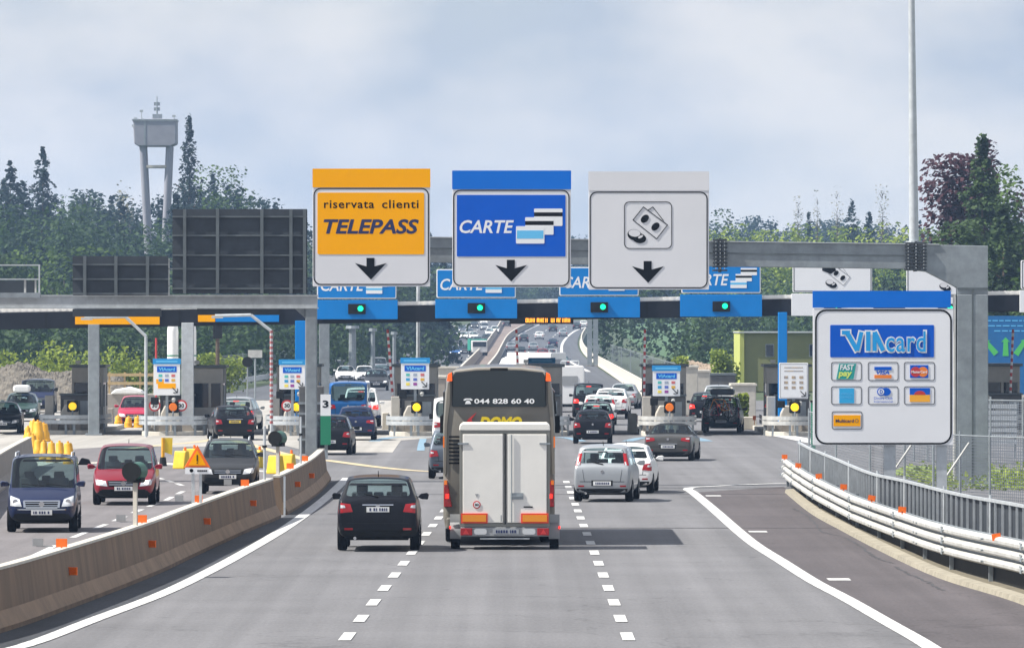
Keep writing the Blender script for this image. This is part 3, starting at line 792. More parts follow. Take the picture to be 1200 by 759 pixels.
def mirrorq(q): return [(-x, z) for x, z in q]
WHEELS = {}
def wheel_meshes(r, w):
    k = (round(r, 2), round(w, 2))
    if k in WHEELS: return WHEELS[k]
    mb = MB(); mb.lathe_x([(-w/2, r*.62), (-w/2, r*.93), (-w/2+.03, r), (w/2-.03, r), (w/2, r*.93), (w/2, r*.62)], 0, 0, 0, 32)
    t = mb.build('wheel', M['tyre'], smooth=True)
    mb = MB(); mb.lathe_x([(w*.30, 0.001), (w*.34, r*.14), (w*.22, r*.2), (w*.2, r*.5), (w*.44, r*.60), (w*.46, r*.64)], 0, 0, 0, 32)
    for i in range(5):
        a = 2*PI*i/5; mb.cyl((w*.33, 0, 0), (w*.42, math.cos(a)*r*.6, math.sin(a)*r*.6), r*.09, r*.07, 6)
    m = mb.build('rim', M['rim'], smooth=True)
    WHEELS[k] = (t.data, m.data)
    bpy.data.objects.remove(t); bpy.data.objects.remove(m)
    return WHEELS[k]
def add_wheels(root, specs, r, w):
    tm, rm = wheel_meshes(r, w)
    for (x, y) in specs:
        o = bpy.data.objects.new('wheel', tm); C.objects.link(o); o.parent = root; o.location = (x, y, r)
        o.rotation_euler.z = 0 if x > 0 else PI
        q = bpy.data.objects.new('rim', rm); C.objects.link(q); q.parent = o
def plate(mb, mb2, x, z, y, side, w=.5, h=.115):
    mb.box(x, y, z, w, .012, h)
    random.seed(int(x*100+z*77+w*31)); cx = x-w*.38
    while cx < x+w*.36:
        ww = random.uniform(.028, .05); mb2.box(cx+ww/2, y+side*.008, z, ww*.8, .004, h*.55); cx += ww+.012
        if random.random() < .2: cx += .03

def car(typ, pt, label, group=None, rear='std', cat='car', lit=False, brake=False, plates='plate', front='std', rails=False, glass='glassdark', seats=True, **opts):
    meshes, bvh, T, K = shell(typ, opts)
    Lc, Wc, H = T['L'], T['W'], T['H']; hw = Wc/2; y0, y1 = -Lc/2, Lc/2
    root = empty('parked_car' if 0 else {'van': 'van', 'bigvan': 'van'}.get(typ, 'car'), (0, 0, 0), 0, label, cat, group)
    kids = []
    def sub(mi, name, m):
        if mi in meshes:
            me = meshes[mi].copy(); me.materials.clear(); me.materials.append(m)
            o = bpy.data.objects.new(name, me); C.objects.link(o); o.parent = root; return o
    body = sub(0, 'body', pt)
    if 6 in meshes: sub(6, 'lower_trim', M['dark'])
    if 5 in meshes: sub(5, 'soft_top', M['dark'])
    sub(1, 'windscreen', M['glass']); sub(2, 'rear_window', M[glass]); sub(3, 'side_window', M[glass]); sub(4, 'side_window', M[glass])
    # cabin
    zt, zl = T['belt'], T['zb']+.12
    mb = MB(); mb.bb(-hw*.82, hw*.82, K['ytail']+.35, K['ycw']+.05, zl, zl+.08); mb.bb(-hw*.80, hw*.80, K['ycw']-.32, K['ycw']+.02, zl, zt-.06); mb.bb(-hw*.78, hw*.78, K['ytail']+.12, K['ytail']+.55, T['zb']+.2, zt-.10)
    mb.build('cabin_floor', M['dark'], root)
    if seats:
        for sx in (-1, 1):
            mb = MB(); x = sx*hw*.42; yf_ = K['ycw']-1.15
            mb.box(x, yf_, zt-.12, .46, .14, .66, rx=.2); mb.box(x, yf_-.08, zt+.28, .25, .09, .17); mb.box(x, yf_+.25, zl+.3, .48, .5, .14); mb.build('seat', M['seat'], root, bevel=.03)
        mb = MB()
        yr = max(K['ytail']+.85, K['yrr']+.35)
        mb.box(0, yr, zt-.18, hw*1.45, .14, .55, rx=.2)
        for x in (-.42*hw, 0, .42*hw): mb.box(x, yr-.07, zt+.17, .22, .08, .13)
        mb.build('rear_bench', M['seat'], root, bevel=.03)
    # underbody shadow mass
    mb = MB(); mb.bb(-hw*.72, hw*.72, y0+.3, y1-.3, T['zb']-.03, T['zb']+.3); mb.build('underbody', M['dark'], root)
    add_wheels(root, [(sx*(hw-.12), y) for sx in (-1, 1) for y in (K['ya'], K['yf'])], T['r'], .21)
    # mirrors
    for sx in (-1, 1):
        mb = MB(); s_ = 1.0 if typ != 'bigvan' else 1.5
        mb.add([V((sx*(hw*.90+a), K['ycw']-.22+b, T['belt']+.07+c*s_)) for a, b, c in ((0, 0, 0), (.10, 0, -.05), (.24, 0, -.06), (.26, 0, .06), (.22, 0, .10), (.08, 0, .08),
                (0, .06, 0), (.10, .12, -.04), (.22, .12, -.04), (.24, .12, .05), (.20, .12, .08), (.08, .12, .06))],
               [(0, 1, 2, 3, 4, 5), (11, 10, 9, 8, 7, 6)]+[(k, 6+k, 6+(k+1) % 6, (k+1) % 6) for k in range(6)])
        mb.build('wing_mirror', pt if typ != 'bigvan' else M['dark'], root, bevel=.02)
    zt2 = K['ztail']
    # ---- rear
    zr = zt2-.12
    if rear == 'tall':   # upright lamps beside the rear window (small MPV)
        q = [(hw*.80, zt2-.02), (hw*.93, zt2+.0), (hw*.80, H-.28), (hw*.68, H-.28)]
        q = [(hw*.74, zt2+.02), (hw*.90, zt2+.0), (hw*.80, H-.24), (hw*.68, H-.24)]
    elif rear == 'tallvan':
        q = [(hw*.84, zt2-.35), (hw*.95, zt2-.35), (hw*.93, zt2+.15), (hw*.82, zt2+.15)]
    elif rear == 'wide':
        q = [(hw*.52, zr-.10), (hw*.94, zr-.16), (hw*.95, zr+.02), (hw*.55, zr-.0)]
    else:
        q = [(hw*.60, zr-.17), (hw*.94, zr-.20), (hw*.94, zr+.03), (hw*.66, zr+.0)]
    for s_, qq in ((1, q), (-1, mirrorq(q))):
        mb = MB(); patch(mb, bvh, qq, -1, y0, .012); lamp = mb.build('tail_light', M['redlit'] if brake else M['red'], root, smooth=False)
        cx = sum(p[0] for p in qq)/4; cz = sum(p[1] for p in qq)/4
        mb = MB(); q3 = [(cx+(p[0]-cx)*.35+(s_*.05 if rear != 'tall' else 0), cz+(p[1]-cz)*.30+(.03 if rear != 'tall' else -.12)) for p in qq]; patch(mb, bvh, q3, -1, y0, .018, 2); mb.build('indicator', M['clear'], lamp)
    zpl = {'suv': .92, 'hatch': .50, 'mpv': .52, 'wagon': .80, 'sedan': .62, 'cabrio': .52, 'van': .60, 'bigvan': .62}[typ]
    h = bvh.ray_cast(V((0, -20, zpl)), V((0, 1, 0))); yy = h[0].y-.012
    mb = MB(); mb2 = MB(); plate(mb, mb2, 0, zpl, yy, -1); p_ = mb.build('number_plate', M[plates], root); mb2.build('characters', M['navy'], p_)
    mb = MB(); patch(mb, bvh, [(-hw*.80, T['zb']+.02), (hw*.80, T['zb']+.02), (hw*.86, T['zb']+.15), (-hw*.86, T['zb']+.15)], -1, y0, .012); mb.build('bumper_trim', M['dark'], root)
    if not T.get('deck'):
        mb = MB(); patch(mb, bvh, [(-hw*.70, H-.22), (hw*.70, H-.22), (hw*.66, H-.17), (-hw*.66, H-.17)], -1, y0, .02, 6); mb.build('spoiler', pt, root)
        mb = MB(); patch(mb, bvh, [(-.13, H-.21), (.13, H-.21), (.13, H-.185), (-.13, H-.185)], -1, y0, .04, 2); mb.build('high_brake_light', M['redlit'] if brake else M['dark'], root)
        mb = MB(); a = bvh.ray_cast(V((-.30, -20, zt2+.10)), V((0, 1, 0)))[0]; b = bvh.ray_cast(V((.02, -20, zt2+.035)), V((0, 1, 0)))[0]
        if a and b: mb.cyl(a+V((0, -.015, 0)), b+V((0, -.02, 0)), .010, .014, 6); mb.build('rear_wiper', M['dark'], root)
    h = bvh.ray_cast(V((0, -20, zr-.05)), V((0, 1, 0)))
    if h[0]: mb = MB(); mb.cyl((0, h[0].y+.01, zr-.05), (0, h[0].y-.014, zr-.05), .045, .045, 14); mb.build('badge', M['chrome'], root)
    mb = MB(); mb.cyl((-hw*.55, y0+.04, T['zb']+.02), (-hw*.55, y0+.3, T['zb']+.02), .035, .035, 10); mb.build('exhaust', M['chrome'], root)
    mb = MB(); zs = T['zb']+.34
    for q4 in ([(-hw*.90, zs), (hw*.90, zs), (hw*.90, zs+.014), (-hw*.90, zs+.014)],): patch(mb, bvh, q4, -1, y0, .003, 10, skirt=.01)
    if not T.get('deck'):
        for s_ in (-1, 1): patch(mb, bvh, [(s_*hw*.60, zs), (s_*hw*.60+.012, zs), (s_*hw*.66+.012, zt2-.12), (s_*hw*.66, zt2-.12)], -1, y0, .003, 4, skirt=.01)
    patch(mb, bvh, [(-.30, zpl-.075), (.30, zpl-.075), (.30, zpl+.085), (-.30, zpl+.085)], -1, y0, .002, 4, skirt=.01)
    mb.build('tailgate_seam', M['dark'], root)
    if typ in ('suv', 'wagon', 'sedan', 'cabrio'):
        mb = MB(); patch(mb, bvh, [(-.34, zpl+.09), (.34, zpl+.09), (.34, zpl+.115), (-.34, zpl+.115)], -1, y0, .012, 4); mb.build('handle_strip', M['chrome'], root)
    for s_ in (-1, 1):
        q = [(s_*hw*.60, T['zb']+.20), (s_*hw*.80, T['zb']+.20), (s_*hw*.80, T['zb']+.245), (s_*hw*.60, T['zb']+.245)]
        mb = MB(); patch(mb, bvh, q, -1, y0, .01, 2); mb.build('bumper_reflector', M['red'], root)
    # ---- front
    zh = T['hood']
    fl_ = [(hw*.50, zh-.44), (hw*.86, zh-.40), (hw*.90, zh-.24), (hw*.56, zh-.29)]
    if front == 'tall': fl_ = [(hw*.55, zh-.42), (hw*.88, zh-.40), (hw*.88, zh-.16), (hw*.62, zh-.24)]
    for qq in (fl_, mirrorq(fl_)):
        mb = MB(); patch(mb, bvh, qq, 1, y1, .010); lamp = mb.build('headlight', M['clear'], root)
        cx = sum(p[0] for p in qq)/4; cz = sum(p[1] for p in qq)/4
        h = bvh.ray_cast(V((cx, 20, cz)), V((0, -1, 0)))
        if h[0]: mb = MB(); mb.cyl((cx, h[0].y, cz), (cx, h[0].y+.022, cz), .065, .055, 14); mb.build('bulb', M['headlit'] if lit else M['chrome'], lamp)
    mb = MB(); patch(mb, bvh, [(-hw*.46, zh-.45), (hw*.46, zh-.45), (hw*.52, zh-.28), (-hw*.52, zh-.28)], 1, y1, .008); gr = mb.build('grille', M['dark'], root)
    mb = MB()
    for dz in (.05, .11):
        patch(mb, bvh, [(-hw*.45, zh-.45+dz), (hw*.45, zh-.45+dz), (hw*.45, zh-.432+dz), (-hw*.45, zh-.432+dz)], 1, y1, .018, 4)
    if front == 'tall':
        for q4 in ([(-hw*.44, zh-.46), (hw*.44, zh-.46), (hw*.44, zh-.425), (-hw*.44, zh-.425)], [(-hw*.50, zh-.30), (hw*.50, zh-.30), (hw*.50, zh-.265), (-hw*.50, zh-.265)], [(-hw*.50, zh-.44), (-hw*.44, zh-.44), (-hw*.46, zh-.28), (-hw*.52, zh-.28)], [(hw*.44, zh-.44), (hw*.50, zh-.44), (hw*.52, zh-.28), (hw*.46, zh-.28)]):
            patch(mb, bvh, q4, 1, y1, .022, 4)
        patch(mb, bvh, [(-hw*.86, zh-.50), (hw*.86, zh-.50), (hw*.86, zh-.475), (-hw*.86, zh-.475)], 1, y1, .02, 8)
    if front != 'dark': mb.build('grille_bars', M['chrome'], gr)
    mb = MB(); patch(mb, bvh, [(-hw*.66, T['zb']+.06), (hw*.66, T['zb']+.06), (hw*.70, T['zb']+.22), (-hw*.70, T['zb']+.22)], 1, y1, .008); mb.build('air_intake', M['dark'], root)
    h = bvh.ray_cast(V((0, 20, T['zb']+.22)), V((0, -1, 0)))
    mb = MB(); mb2 = MB(); plate(mb, mb2, 0, T['zb']+.24, h[0].y+.02, 1); p_ = mb.build('number_plate', M[plates], root); mb2.build('characters', M['navy'], p_)
    mb = MB(); mb.cyl((-.05, K['ycw']+.04, T['belt']+.04), (.5, K['ycw']-.03, T['belt']+.09), .012, .012, 6); mb.cyl((-.62, K['ycw']+.04, T['belt']+.04), (-.08, K['ycw']-.03, T['belt']+.09), .012, .012, 6); mb.build('wipers', M['dark'], root)
    h = bvh.ray_cast(V((0, 20, zh-.37)), V((0, -1, 0)))
    if h[0]: mb = MB(); mb.cyl((0, h[0].y, zh-.36), (0, h[0].y+.03, zh-.36), .07, .065, 16); mb.build('badge', M['chrome'], root)
    if rails:
        for s_ in (-1, 1):
            mb = MB(); x = s_*hw*T['top']*.98; mb.tube([V((x, K['yrr']+.1, H-.08)), V((x, K['yrr']+.25, H+.03)), V((x, K['yrf']-.3, H+.04)), V((x, K['yrf']-.1, H-.06))], .02, 8); mb.build('roof_rail', M['galv_lt'], root)
    mb = MB(); mb.cyl((0, K['yrr']+.15, H-.02), (0, K['yrr']-.02, H+.10), .012, .006, 6); mb.build('aerial', M['dark'], root)
    root['_L'] = Lc
    return root
def place(o, px, py, rz=0., front=False):
    """px, py: where the end nearest the viewer meets the road"""
    p = G(px, py); Lc = o.get('_L', 4.3)
    a = R(rz)
    fwd = V((-math.sin(a), math.cos(a), 0))
    sc_ = Lc/2*.92
    c = p+fwd*sc_
    o.location = (c.x, c.y, base_z(c.y)+.01)
    o.rotation_euler.z = a+(PI if front else 0)
    if c.y > 135*K:
        dz = base_z(c.y+1)-base_z(c.y-1)
        o.rotation_euler.x = math.atan(dz/2)*(-1 if front else 1)
    return o

P_black = paint('black', (.004, .005, .009), .0); P_dgrey = paint('dark_grey', (.035, .036, .038), .3); P_silver = paint('silver', (.33, .35, .37), .35)
P_white = paint('white', (.80, .80, .79), 0.); P_navy = paint('navy', (.014, .022, .065), .3); P_red = paint('dark_red', (.22, .012, .025), .3)
P_pink = paint('raspberry', (.42, .02, .06), .2); P_slate = paint('slate', (.10, .12, .15), .3); P_blue = paint('blue', (.01, .09, .28), .2); P_teal = paint('greenish_grey', (.13, .17, .17), .3)
P_green = paint('green_grey', (.03, .07, .06), .3)

c = place(car('suv', P_black, 'black SUV in the middle lane, nearest car, seen from behind', 'cars driving towards the toll gates' and None, rear='std', glass='glass', r=.35, W=1.84, H=1.66, L=4.55), 443, 646, 0)
c = place(car('mpv', P_silver, 'silver compact car with tall tail lamps beside its rear window', rear='tall', glass='glass', H=1.60, W=1.68, L=4.0), 706, 588, -5)
c = place(car('hatch', P_white, 'white car mostly hidden ahead of the silver compact car', glass='glassdark', L=4.1), 733, 578, -4)
c = place(car('cabrio', paint('warm_grey', (.085, .083, .080), .35), 'dark grey convertible with black soft top in front of a toll island', rear='wide', softtop=True), 783, 540, -6, )
c = place(car('hatch', P_black, 'black small hatchback last in the queue right of the coach', rear='std', W=1.66, H=1.42), 694.5, 520, -1)
c = place(car('hatch', P_silver, 'silver car just ahead of the black hatchback in the queue', brake=True, H=1.45), 699, 508, -1)
c = place(car('mpv', P_white, 'pale car with orange lamps second ahead of the black hatchback', rear='tall', H=1.5), 703, 498, 0)
c = place(car('suv', P_white, 'white SUV in the queue with dark rear window', rear='std', H=1.62), 716, 491, -3)
c = place(car('sedan', P_silver, 'silver-green saloon at the head of the queue beside the booth', H=1.5), 729, 479, -5)
c = place(car('van', P_black, 'tall black people carrier ahead in the queue with red high brake light', brake=True, H=1.85, cat='car') , 690, 489, 0)
c = place(car('mpv', P_slate, 'dark silver car half hidden left of the coach', rear='std', H=1.60, W=1.74), 533, 561, 0)
c = place(car('bigvan', P_white, 'white van mostly hidden behind the left side of the coach', cat='van', H=2.12, panel_van=True), 535, 529, 0)
bikecar = car('mpv', P_dgrey, 'dark people carrier with bicycles on its tailgate and a pale roof load', rear='tallvan', H=1.66, W=1.86, L=4.6, rails=True); place(bikecar, 845, 507, -4)
c = place(car('hatch', P_black, 'black car with red lamp hidden left of the bike-carrying car', brake=True, H=1.5), 826, 494, -3)
c = place(car('suv', P_silver, 'silver car ahead of the bike-carrying car', H=1.7), 842, 488, -3)
c = place(car('hatch', P_black, 'black hatchback half hidden behind the left gantry post', H=1.53, W=1.70), 386, 533, -2)
c = place(car('hatch', P_navy, 'dark blue-black hatchback behind the blue van', H=1.46, W=1.72, rear='wide'), 417, 516, 0)
c = place(car('bigvan', P_blue, 'tall blue van with pale roof edges in the lane left of the coach', cat='van', H=2.25, L=5.4), 408, 502, -1)
c = place(car('suv', P_white, 'white car with red tail light beside the blue van', brake=True, H=1.9), 423, 500, 0)
c = place(car('wagon', P_black, 'black estate car with a yellow rear plate entering a toll lane', plates='plateyel', H=1.50, W=1.80), 275, 516, 7)
c = place(car('wagon', P_silver, 'silver estate car with red brake lamps ahead of the black estate', brake=True, H=1.56), 276, 504, -4)
# oncoming, near
c = place(car('suv', P_dgrey, 'dark grey SUV with lit headlamps behind the warning sign', lit=True, H=1.60, W=1.74, L=4.4, rails=True, front='std'), 267, 579, 1, True)
c = place(car('mpv', P_red, 'dark red people carrier oncoming with lit headlamps', lit=True, trim=True, H=1.66, W=1.76, L=4.4), 145, 592, 1, True)
c = place(car('van', P_navy, 'navy blue van with chrome grille oncoming at the far left', front='tall', cat='van', rails=True, H=1.84, W=1.72), 49, 624, 2, True)
c = place(car('hatch', P_pink, 'raspberry red car stopped behind yellow barrels in a toll lane', lit=True, H=1.5, W=1.75), 158, 500, 1, True)
c = place(car('sedan', P_black, 'black car cut off by the left picture edge', H=1.45), 2, 508, 2, True)
sk = car('wagon', P_green, 'grey-green car with a white roof box near the left edge', H=1.46); place(sk, 24, 494, 2, True)
c = place(car('bigvan', P_navy, 'dark blue van parked behind the roof-box car at the left', cat='van', H=1.9, panel_van=True), 44, 484, 2, True)
c = place(car('suv', P_dgrey, 'dark SUV with lit headlamps oncoming beyond the gates', lit=True, H=1.62), 441, 458, 1, True)
for px, py, pt, ty, lb in ((448, 447, P_slate, 'wagon', 'grey car directly behind the oncoming dark SUV'), (444, 438, P_silver, 'mpv', 'silver car third in the oncoming line, behind the grey car'),
                           (405, 448, P_white, 'sedan', 'white low car oncoming above the blue van'), (399, 440, P_silver, 'wagon', 'silver car oncoming next to the fence above the blue van'),
                           (427, 449, P_white, 'hatch', 'white car between low white car and oncoming dark SUV'), (466, 434, P_navy, 'hatch', 'dark car behind the striped pole beyond the gates')):
    place(car(ty, pt, lb, lit=(pt in (P_white,)), seats=False), px, py, 1, True)
# far traffic: copies with their own paint
protoF = car('hatch', P_silver, 'x', seats=False, lit=True); protoR = car('hatch', P_silver, 'x', seats=False)
KIDS[protoF.name] = children(protoF); KIDS[protoR.name] = children(protoR)
far = [(511, 418, 1, P_white, 'white car with lit lamps at the far left line, lowest one'), (533, 418, 1, P_blue, 'blue car oncoming right of the lowest white far car'),
       (545, 416, 1, P_dgrey, 'dark car next to the far green truck'), (560, 404, 1, P_silver, 'small grey car above the far green truck'), (570, 401, 1, P_dgrey, 'dark small car near the median on the far hill'),
       (543, 398, 1, P_white, 'white car lowest of the far cluster on the left carriageway'), (550, 394, 1, P_silver, 'silver car close behind the white one of the far cluster'), (542, 390, 1, P_slate, 'slate car at the top of the far cluster'),
       (532, 394, 1, P_slate, 'dark car at the far hard shoulder line'), (580, 391, 1, P_white, 'white car highest beside the median'), (568, 387, 1, P_silver, 'silver car near the crest on the left carriageway'),
       (567, 380.5, 1, P_white, 'white car topmost on the crest'),
       (648, 389, 0, P_dgrey, 'dark car high on the right carriageway'), (648, 407, 0, P_navy, 'navy car midway up the right carriageway'), (625, 412, 0, P_silver, 'silver car above the white motorhome on the far road'),
       (614, 401, 0, P_dgrey, 'dark car left of the midway navy car'), (644, 416, 0, P_slate, 'slate car just above the blue card sign'), (599, 412, 0, P_silver, 'pale car close to the median on the right carriageway'),
       (594, 383, 0, P_dgrey, 'dark car near the crest beside the median'), (676, 386, 0, P_dgrey, 'dark boxy car near the crest at the right line'), (684, 384, 0, P_white, 'white car near the crest right of the dark boxy car')]
far += [(520, 408, 1, P_dgrey, 'dark car between the two lowest lit white and blue cars'), (555, 398, 1, P_white, 'white car right of the far cluster'), (574, 394, 1, P_white, 'pale car hugging the median on the far hill'), (556, 385, 1, P_dgrey, 'dark car left of the silver car near the crest'),
        (632, 398, 0, P_white, 'white car in the middle lane of the right carriageway'), (660, 395, 0, P_silver, 'silver car near the right line of the far road'), (637, 381, 0, P_navy, 'navy car on the crest in the middle'), (610, 418, 0, P_black, 'black car left of the pale car column on the right carriageway'), (636, 421, 0, P_red, 'dark red car low on the right carriageway')]
for i, (px, py, fr, pt, lb) in enumerate(far):
    src = protoF if fr else protoR
    o = copy_tree(src)
    o['label'] = lb; o['group'] = 'small cars on the far carriageways'
    for ch in children(o):
        if ch.name.startswith(('body', 'spoiler', 'wing_mirror')):
            ch.material_slots[0].link = 'OBJECT'; ch.material_slots[0].material = pt
    o['_L'] = 4.0
    place(o, px, py, 1 if fr else 0, bool(fr))
def drop(o):
    for ch in children(o): drop(ch)
    bpy.data.objects.remove(o)
for o in (protoF, protoR): drop(o)

# roof box, roof load, bicycles
mb = MB(); mb.prism(rrect(-.42, .42, 0, .38, .14), -.95, .95)
o = mb.build('roof_box', P_white, bevel=.08); o.parent = None
o.location = sk.location+V((0, 0, 1.47)); o.rotation_euler = sk.rotation_euler; tag(o, 'white roof box on the grey-green car at the left', 'roof box')
mb = MB(); mb.prism(rrect(-.55, .55, 0, .30, .1), -.7, .7); o = mb.build('roof_box', P_slate, bevel=.05); o.location = bikecar.location+V((0, .3, 1.70)); o.rotation_euler = bikecar.rotation_euler; tag(o, 'grey roof box on top of the bike-carrying car', 'roof box')
def bicycle(loc, rz, mtl, label, w=.55):
    t = empty('bicycle', loc, rz, label, 'bicycle')
    for x in (-w, w):
        mb = MB(); mb.v = []
        n = 24
        pts = [V((x+.33*math.cos(2*PI*k/n), 0, .33+.33*math.sin(2*PI*k/n))) for k in range(n+1)]
        mb.tube(pts, .02, 6); wh = mb.build('wheel', M['tyre'], t)
        mb = MB()
        for k in range(8): a = PI*k/8; mb.cyl((x-.31*math.cos(a), 0, .33-.31*math.sin(a)), (x+.31*math.cos(a), 0, .33+.31*math.sin(a)), .004, .004, 4)
        mb.build('spokes', M['chrome'], wh)
    mb = MB(); A, B, Cc, D, E = V((-w, 0, .33)), V((-.12, 0, .30)), V((-.22, 0, .80)), V((w-.18, 0, .82)), V((w, 0, .33))
    for a, b in ((A, B), (B, Cc), (Cc, A), (Cc, D), (B, D), (D, E)): mb.cyl(a, b, .022, .022, 8)
    mb.build('frame', mtl, t)
    mb = MB(); mb.box(-.24, 0, .88, .24, .13, .05); mb.cyl((-.22, 0, .8), (-.24, 0, .87), .015); mb.build('saddle', M['dark'], t)
    mb = MB(); mb.cyl((w-.18, 0, .82), (w-.22, 0, .98), .016); mb.cyl((w-.22, -.22, .98), (w-.22, .22, .98), .014); mb.build('handlebar', M['dark'], t)
bl = bikecar.location; a = bikecar.rotation_euler.z
def rel(x, y, z): return bl+V((x*math.cos(a)-y*math.sin(a), x*math.sin(a)+y*math.cos(a), z))
bicycle(rel(.02, -2.42, .50), a, mat('bike_red', (.5, .02, .05), .3), 'red bicycle hung on the tailgate of the dark people carrier', .50)
bicycle(rel(-.05, -2.60, .72), a+PI, mat('bike_orange', (.85, .3, .02), .3), 'orange bicycle hung outside the red one on the tailgate', .45)
mb = MB(); 
for s_ in (-.35, .35): mb.tube([rel(s_, -2.2, 1.2)-bl, rel(s_, -2.75, .95)-bl, rel(s_, -2.3, .55)-bl], .02)
o = mb.build('bike_rack', M['dark'], loc=bl); tag(o, 'black tubular bike rack behind the dark people carrier', 'bike rack')

# ------------------------------------------------------------------ coach
CW, CH, CL, CD = 2.53, 4.02, 12.0, 46.3
P_coach = paint('coach_taupe', (.19, .178, .155), .1)
def coach():
    t = empty('coach', (X(584.8, CD), CD*K+CL/2, .01), 0, 'tall taupe touring coach with yellow name and white phone number on its rear', 'coach')
    y0, y1 = -CL/2, CL/2; hw = CW/2
    # body: rounded section swept, with domed ends
    def sec(k, dz=0.):
        return [(-hw*.96*k, .36+dz), (-hw*k, .6+dz), (-hw*k, 1.3), (-hw*k, 2.7), (-hw*.965*k, 3.45), (-hw*.90*k, 3.84-dz*.3), (-hw*.78*k, 3.96-dz*.5), (-hw*.4*k, 4.01-dz*.5), (0, 4.02-dz*.5),
                (hw*.4*k, 4.01-dz*.5), (hw*.78*k, 3.96-dz*.5), (hw*.90*k, 3.84-dz*.3), (hw*.965*k, 3.45), (hw*k, 2.7), (hw*k, 1.3), (hw*k, .6+dz), (hw*.96*k, .36+dz)]
    ys = [(y0, .93, .10), (y0+.03, .96, .05), (y0+.10, .99, .02), (y0+.28, 1, 0)]+[(y0+.3+i*(CL-.7)/8, 1, 0) for i in range(1, 8)]+[(y1-.3, 1, 0), (y1-.12, .98, .05), (y1, .92, .16)]
    vs = []; n = 17
    for y, k, dz in ys: vs += [(x, y, z) for x, z in sec(k, dz)]
    fs = [(i*n+j, i*n+(j+1) % n, (i+1)*n+(j+1) % n, (i+1)*n+j) for i in range(len(ys)-1) for j in range(n)]
    fs += [tuple(range(n-1, -1, -1)), tuple((len(ys)-1)*n+j for j in range(n))]
    mb = MB(); mb.add(vs, fs); mb.build('body', P_coach, t, smooth=True)
    # pale roof edge band and central notch
    band = mat('coach_band', (.40, .36, .30), .45, coat=.2); pil = mat('coach_pillar', (.20, .18, .15), .45, coat=.2)
    mb = MB()
    mb.prism([(-hw*.90, 3.78), (-hw*.80, 3.93), (-hw*.4, 4.00), (0, 4.015), (hw*.4, 4.00), (hw*.80, 3.93), (hw*.90, 3.78), (hw*.86, 3.74), (hw*.78, 3.88), (hw*.4, 3.945), (0, 3.955), (-hw*.4, 3.945), (-hw*.78, 3.88), (-hw*.86, 3.74)], y0-.04, y0+.02); mb.build('roof_band', band, t, bevel=.012)
    for s_ in (-1, 1):
        mb = MB(); mb.prism([(s_*hw*.875, 3.70), (s_*hw*.915, 3.66), (s_*hw*.975, 2.7), (s_*hw*.995, 1.6), (s_*hw*.95, 1.6), (s_*hw*.93, 2.7), (s_*hw*.88, 3.2)], y0-.02, y0+.05); mb.build('corner_pillar', pil, t)
        mb = MB(); mb.prism([(s_*hw*.835, 3.70), (s_*hw*.935, 3.70), (s_*hw*.91, 3.86), (s_*hw*.845, 3.90)], y0-.06, y0+.03); mb.build('marker_light', mat('coach_marker', (.85, .10, .01), .25, emit=.4), t, bevel=.01)
        mb = MB(); mb.bb(s_*1.06-.012, s_*1.06+.012, y0-.05, y0, 3.14, 3.90); mb.build('window_seal', M['dark'], t)
    mb = MB(); mb.bb(-.20, .20, y0-.055, y0+.1, 3.935, 4.0); mb.build('roof_notch', M['dark'], t, bevel=.01)
    mb = MB(); mb.prism([(-1.05, 3.12), (1.05, 3.12), (1.03, 3.84), (.98, 3.90), (.4, 3.935), (-.4, 3.935), (-.98, 3.90), (-1.03, 3.84)], y0-.055, y0+.02); win = mb.build('rear_window', mat('coach_glass', (.013, .020, .024), .06, coat=.5, spec=.3), t)
    mb = MB(); put_text(mb, '044 828 60 40', -.56, .80, 3.19, 3.305, y0-.060, offset=.025); mb.build('lettering', M['white'], win)
    mb = MB(); cx_, cz_ = -.70, 3.245
    mb.prism([(cx_-.07, 3.185), (cx_+.07, 3.185), (cx_+.05, 3.235), (cx_+.03, 3.26), (cx_-.03, 3.26), (cx_-.05, 3.235)], y0-.063, y0-.057)
    mb.prism([(cx_-.10, 3.262), (cx_-.10, 3.285), (cx_-.06, 3.31), (cx_+.06, 3.31), (cx_+.10, 3.285), (cx_+.10, 3.262), (cx_+.055, 3.262), (cx_+.045, 3.28), (cx_-.045, 3.28), (cx_-.055, 3.262)], y0-.0645, y0-.0585)
    mb.build('telephone_symbol', M['white'], win)
    mb = MB(); put_text(mb, 'DOMO', -.46, .52, 2.62, 2.90, y0-.032, shear=.30, offset=.06); mb.build('lettering', M['coachyel'], t)
    mb = MB(); mb.prism([(-.82, 2.62), (-.70, 2.84), (-.50, 3.0), (-.62, 2.84), (-.58, 2.72), (-.68, 2.74)], y0-.035, y0-.028); mb.build('red_swoosh', M['redpaint'], t)
    for s_ in (-1, 1):
        mb = MB(); mb.prism([(s_*hw*.84, .86), (s_*hw*.985, .86), (s_*hw*.985, 1.40), (s_*hw*.92, 1.44)], y0-.03, y0+.14); l = mb.build('tail_light', M['red'], t, bevel=.01)
        mb = MB(); mb.bb(s_*hw*.93, s_*hw*.98, y0-.045, y0, 1.36, 1.46); mb.build('indicator', M['amber'], l)
        mb = MB(); mb.bb(s_*hw*.90, s_*hw*.95, y0-.045, y0, 1.05, 1.15); mb.build('fog_lamp', M['redlit'], l)
        mb = MB(); mb.bb(s_*hw*.975, s_*hw*1.0, y0-.022, y0+.1, 2.2, 2.45); mb.build('side_marker', M['amber'], t)
    for i in range(8):
        mb = MB(); mb.box(-hw*.80, y0-.025, 1.85+i*.085, .24, .02, .035, rx=.4)
        if i == 0: vt = mb.build('engine_vent', M['dark'], t)
        else: mb.build('louvre', M['dark'], vt)
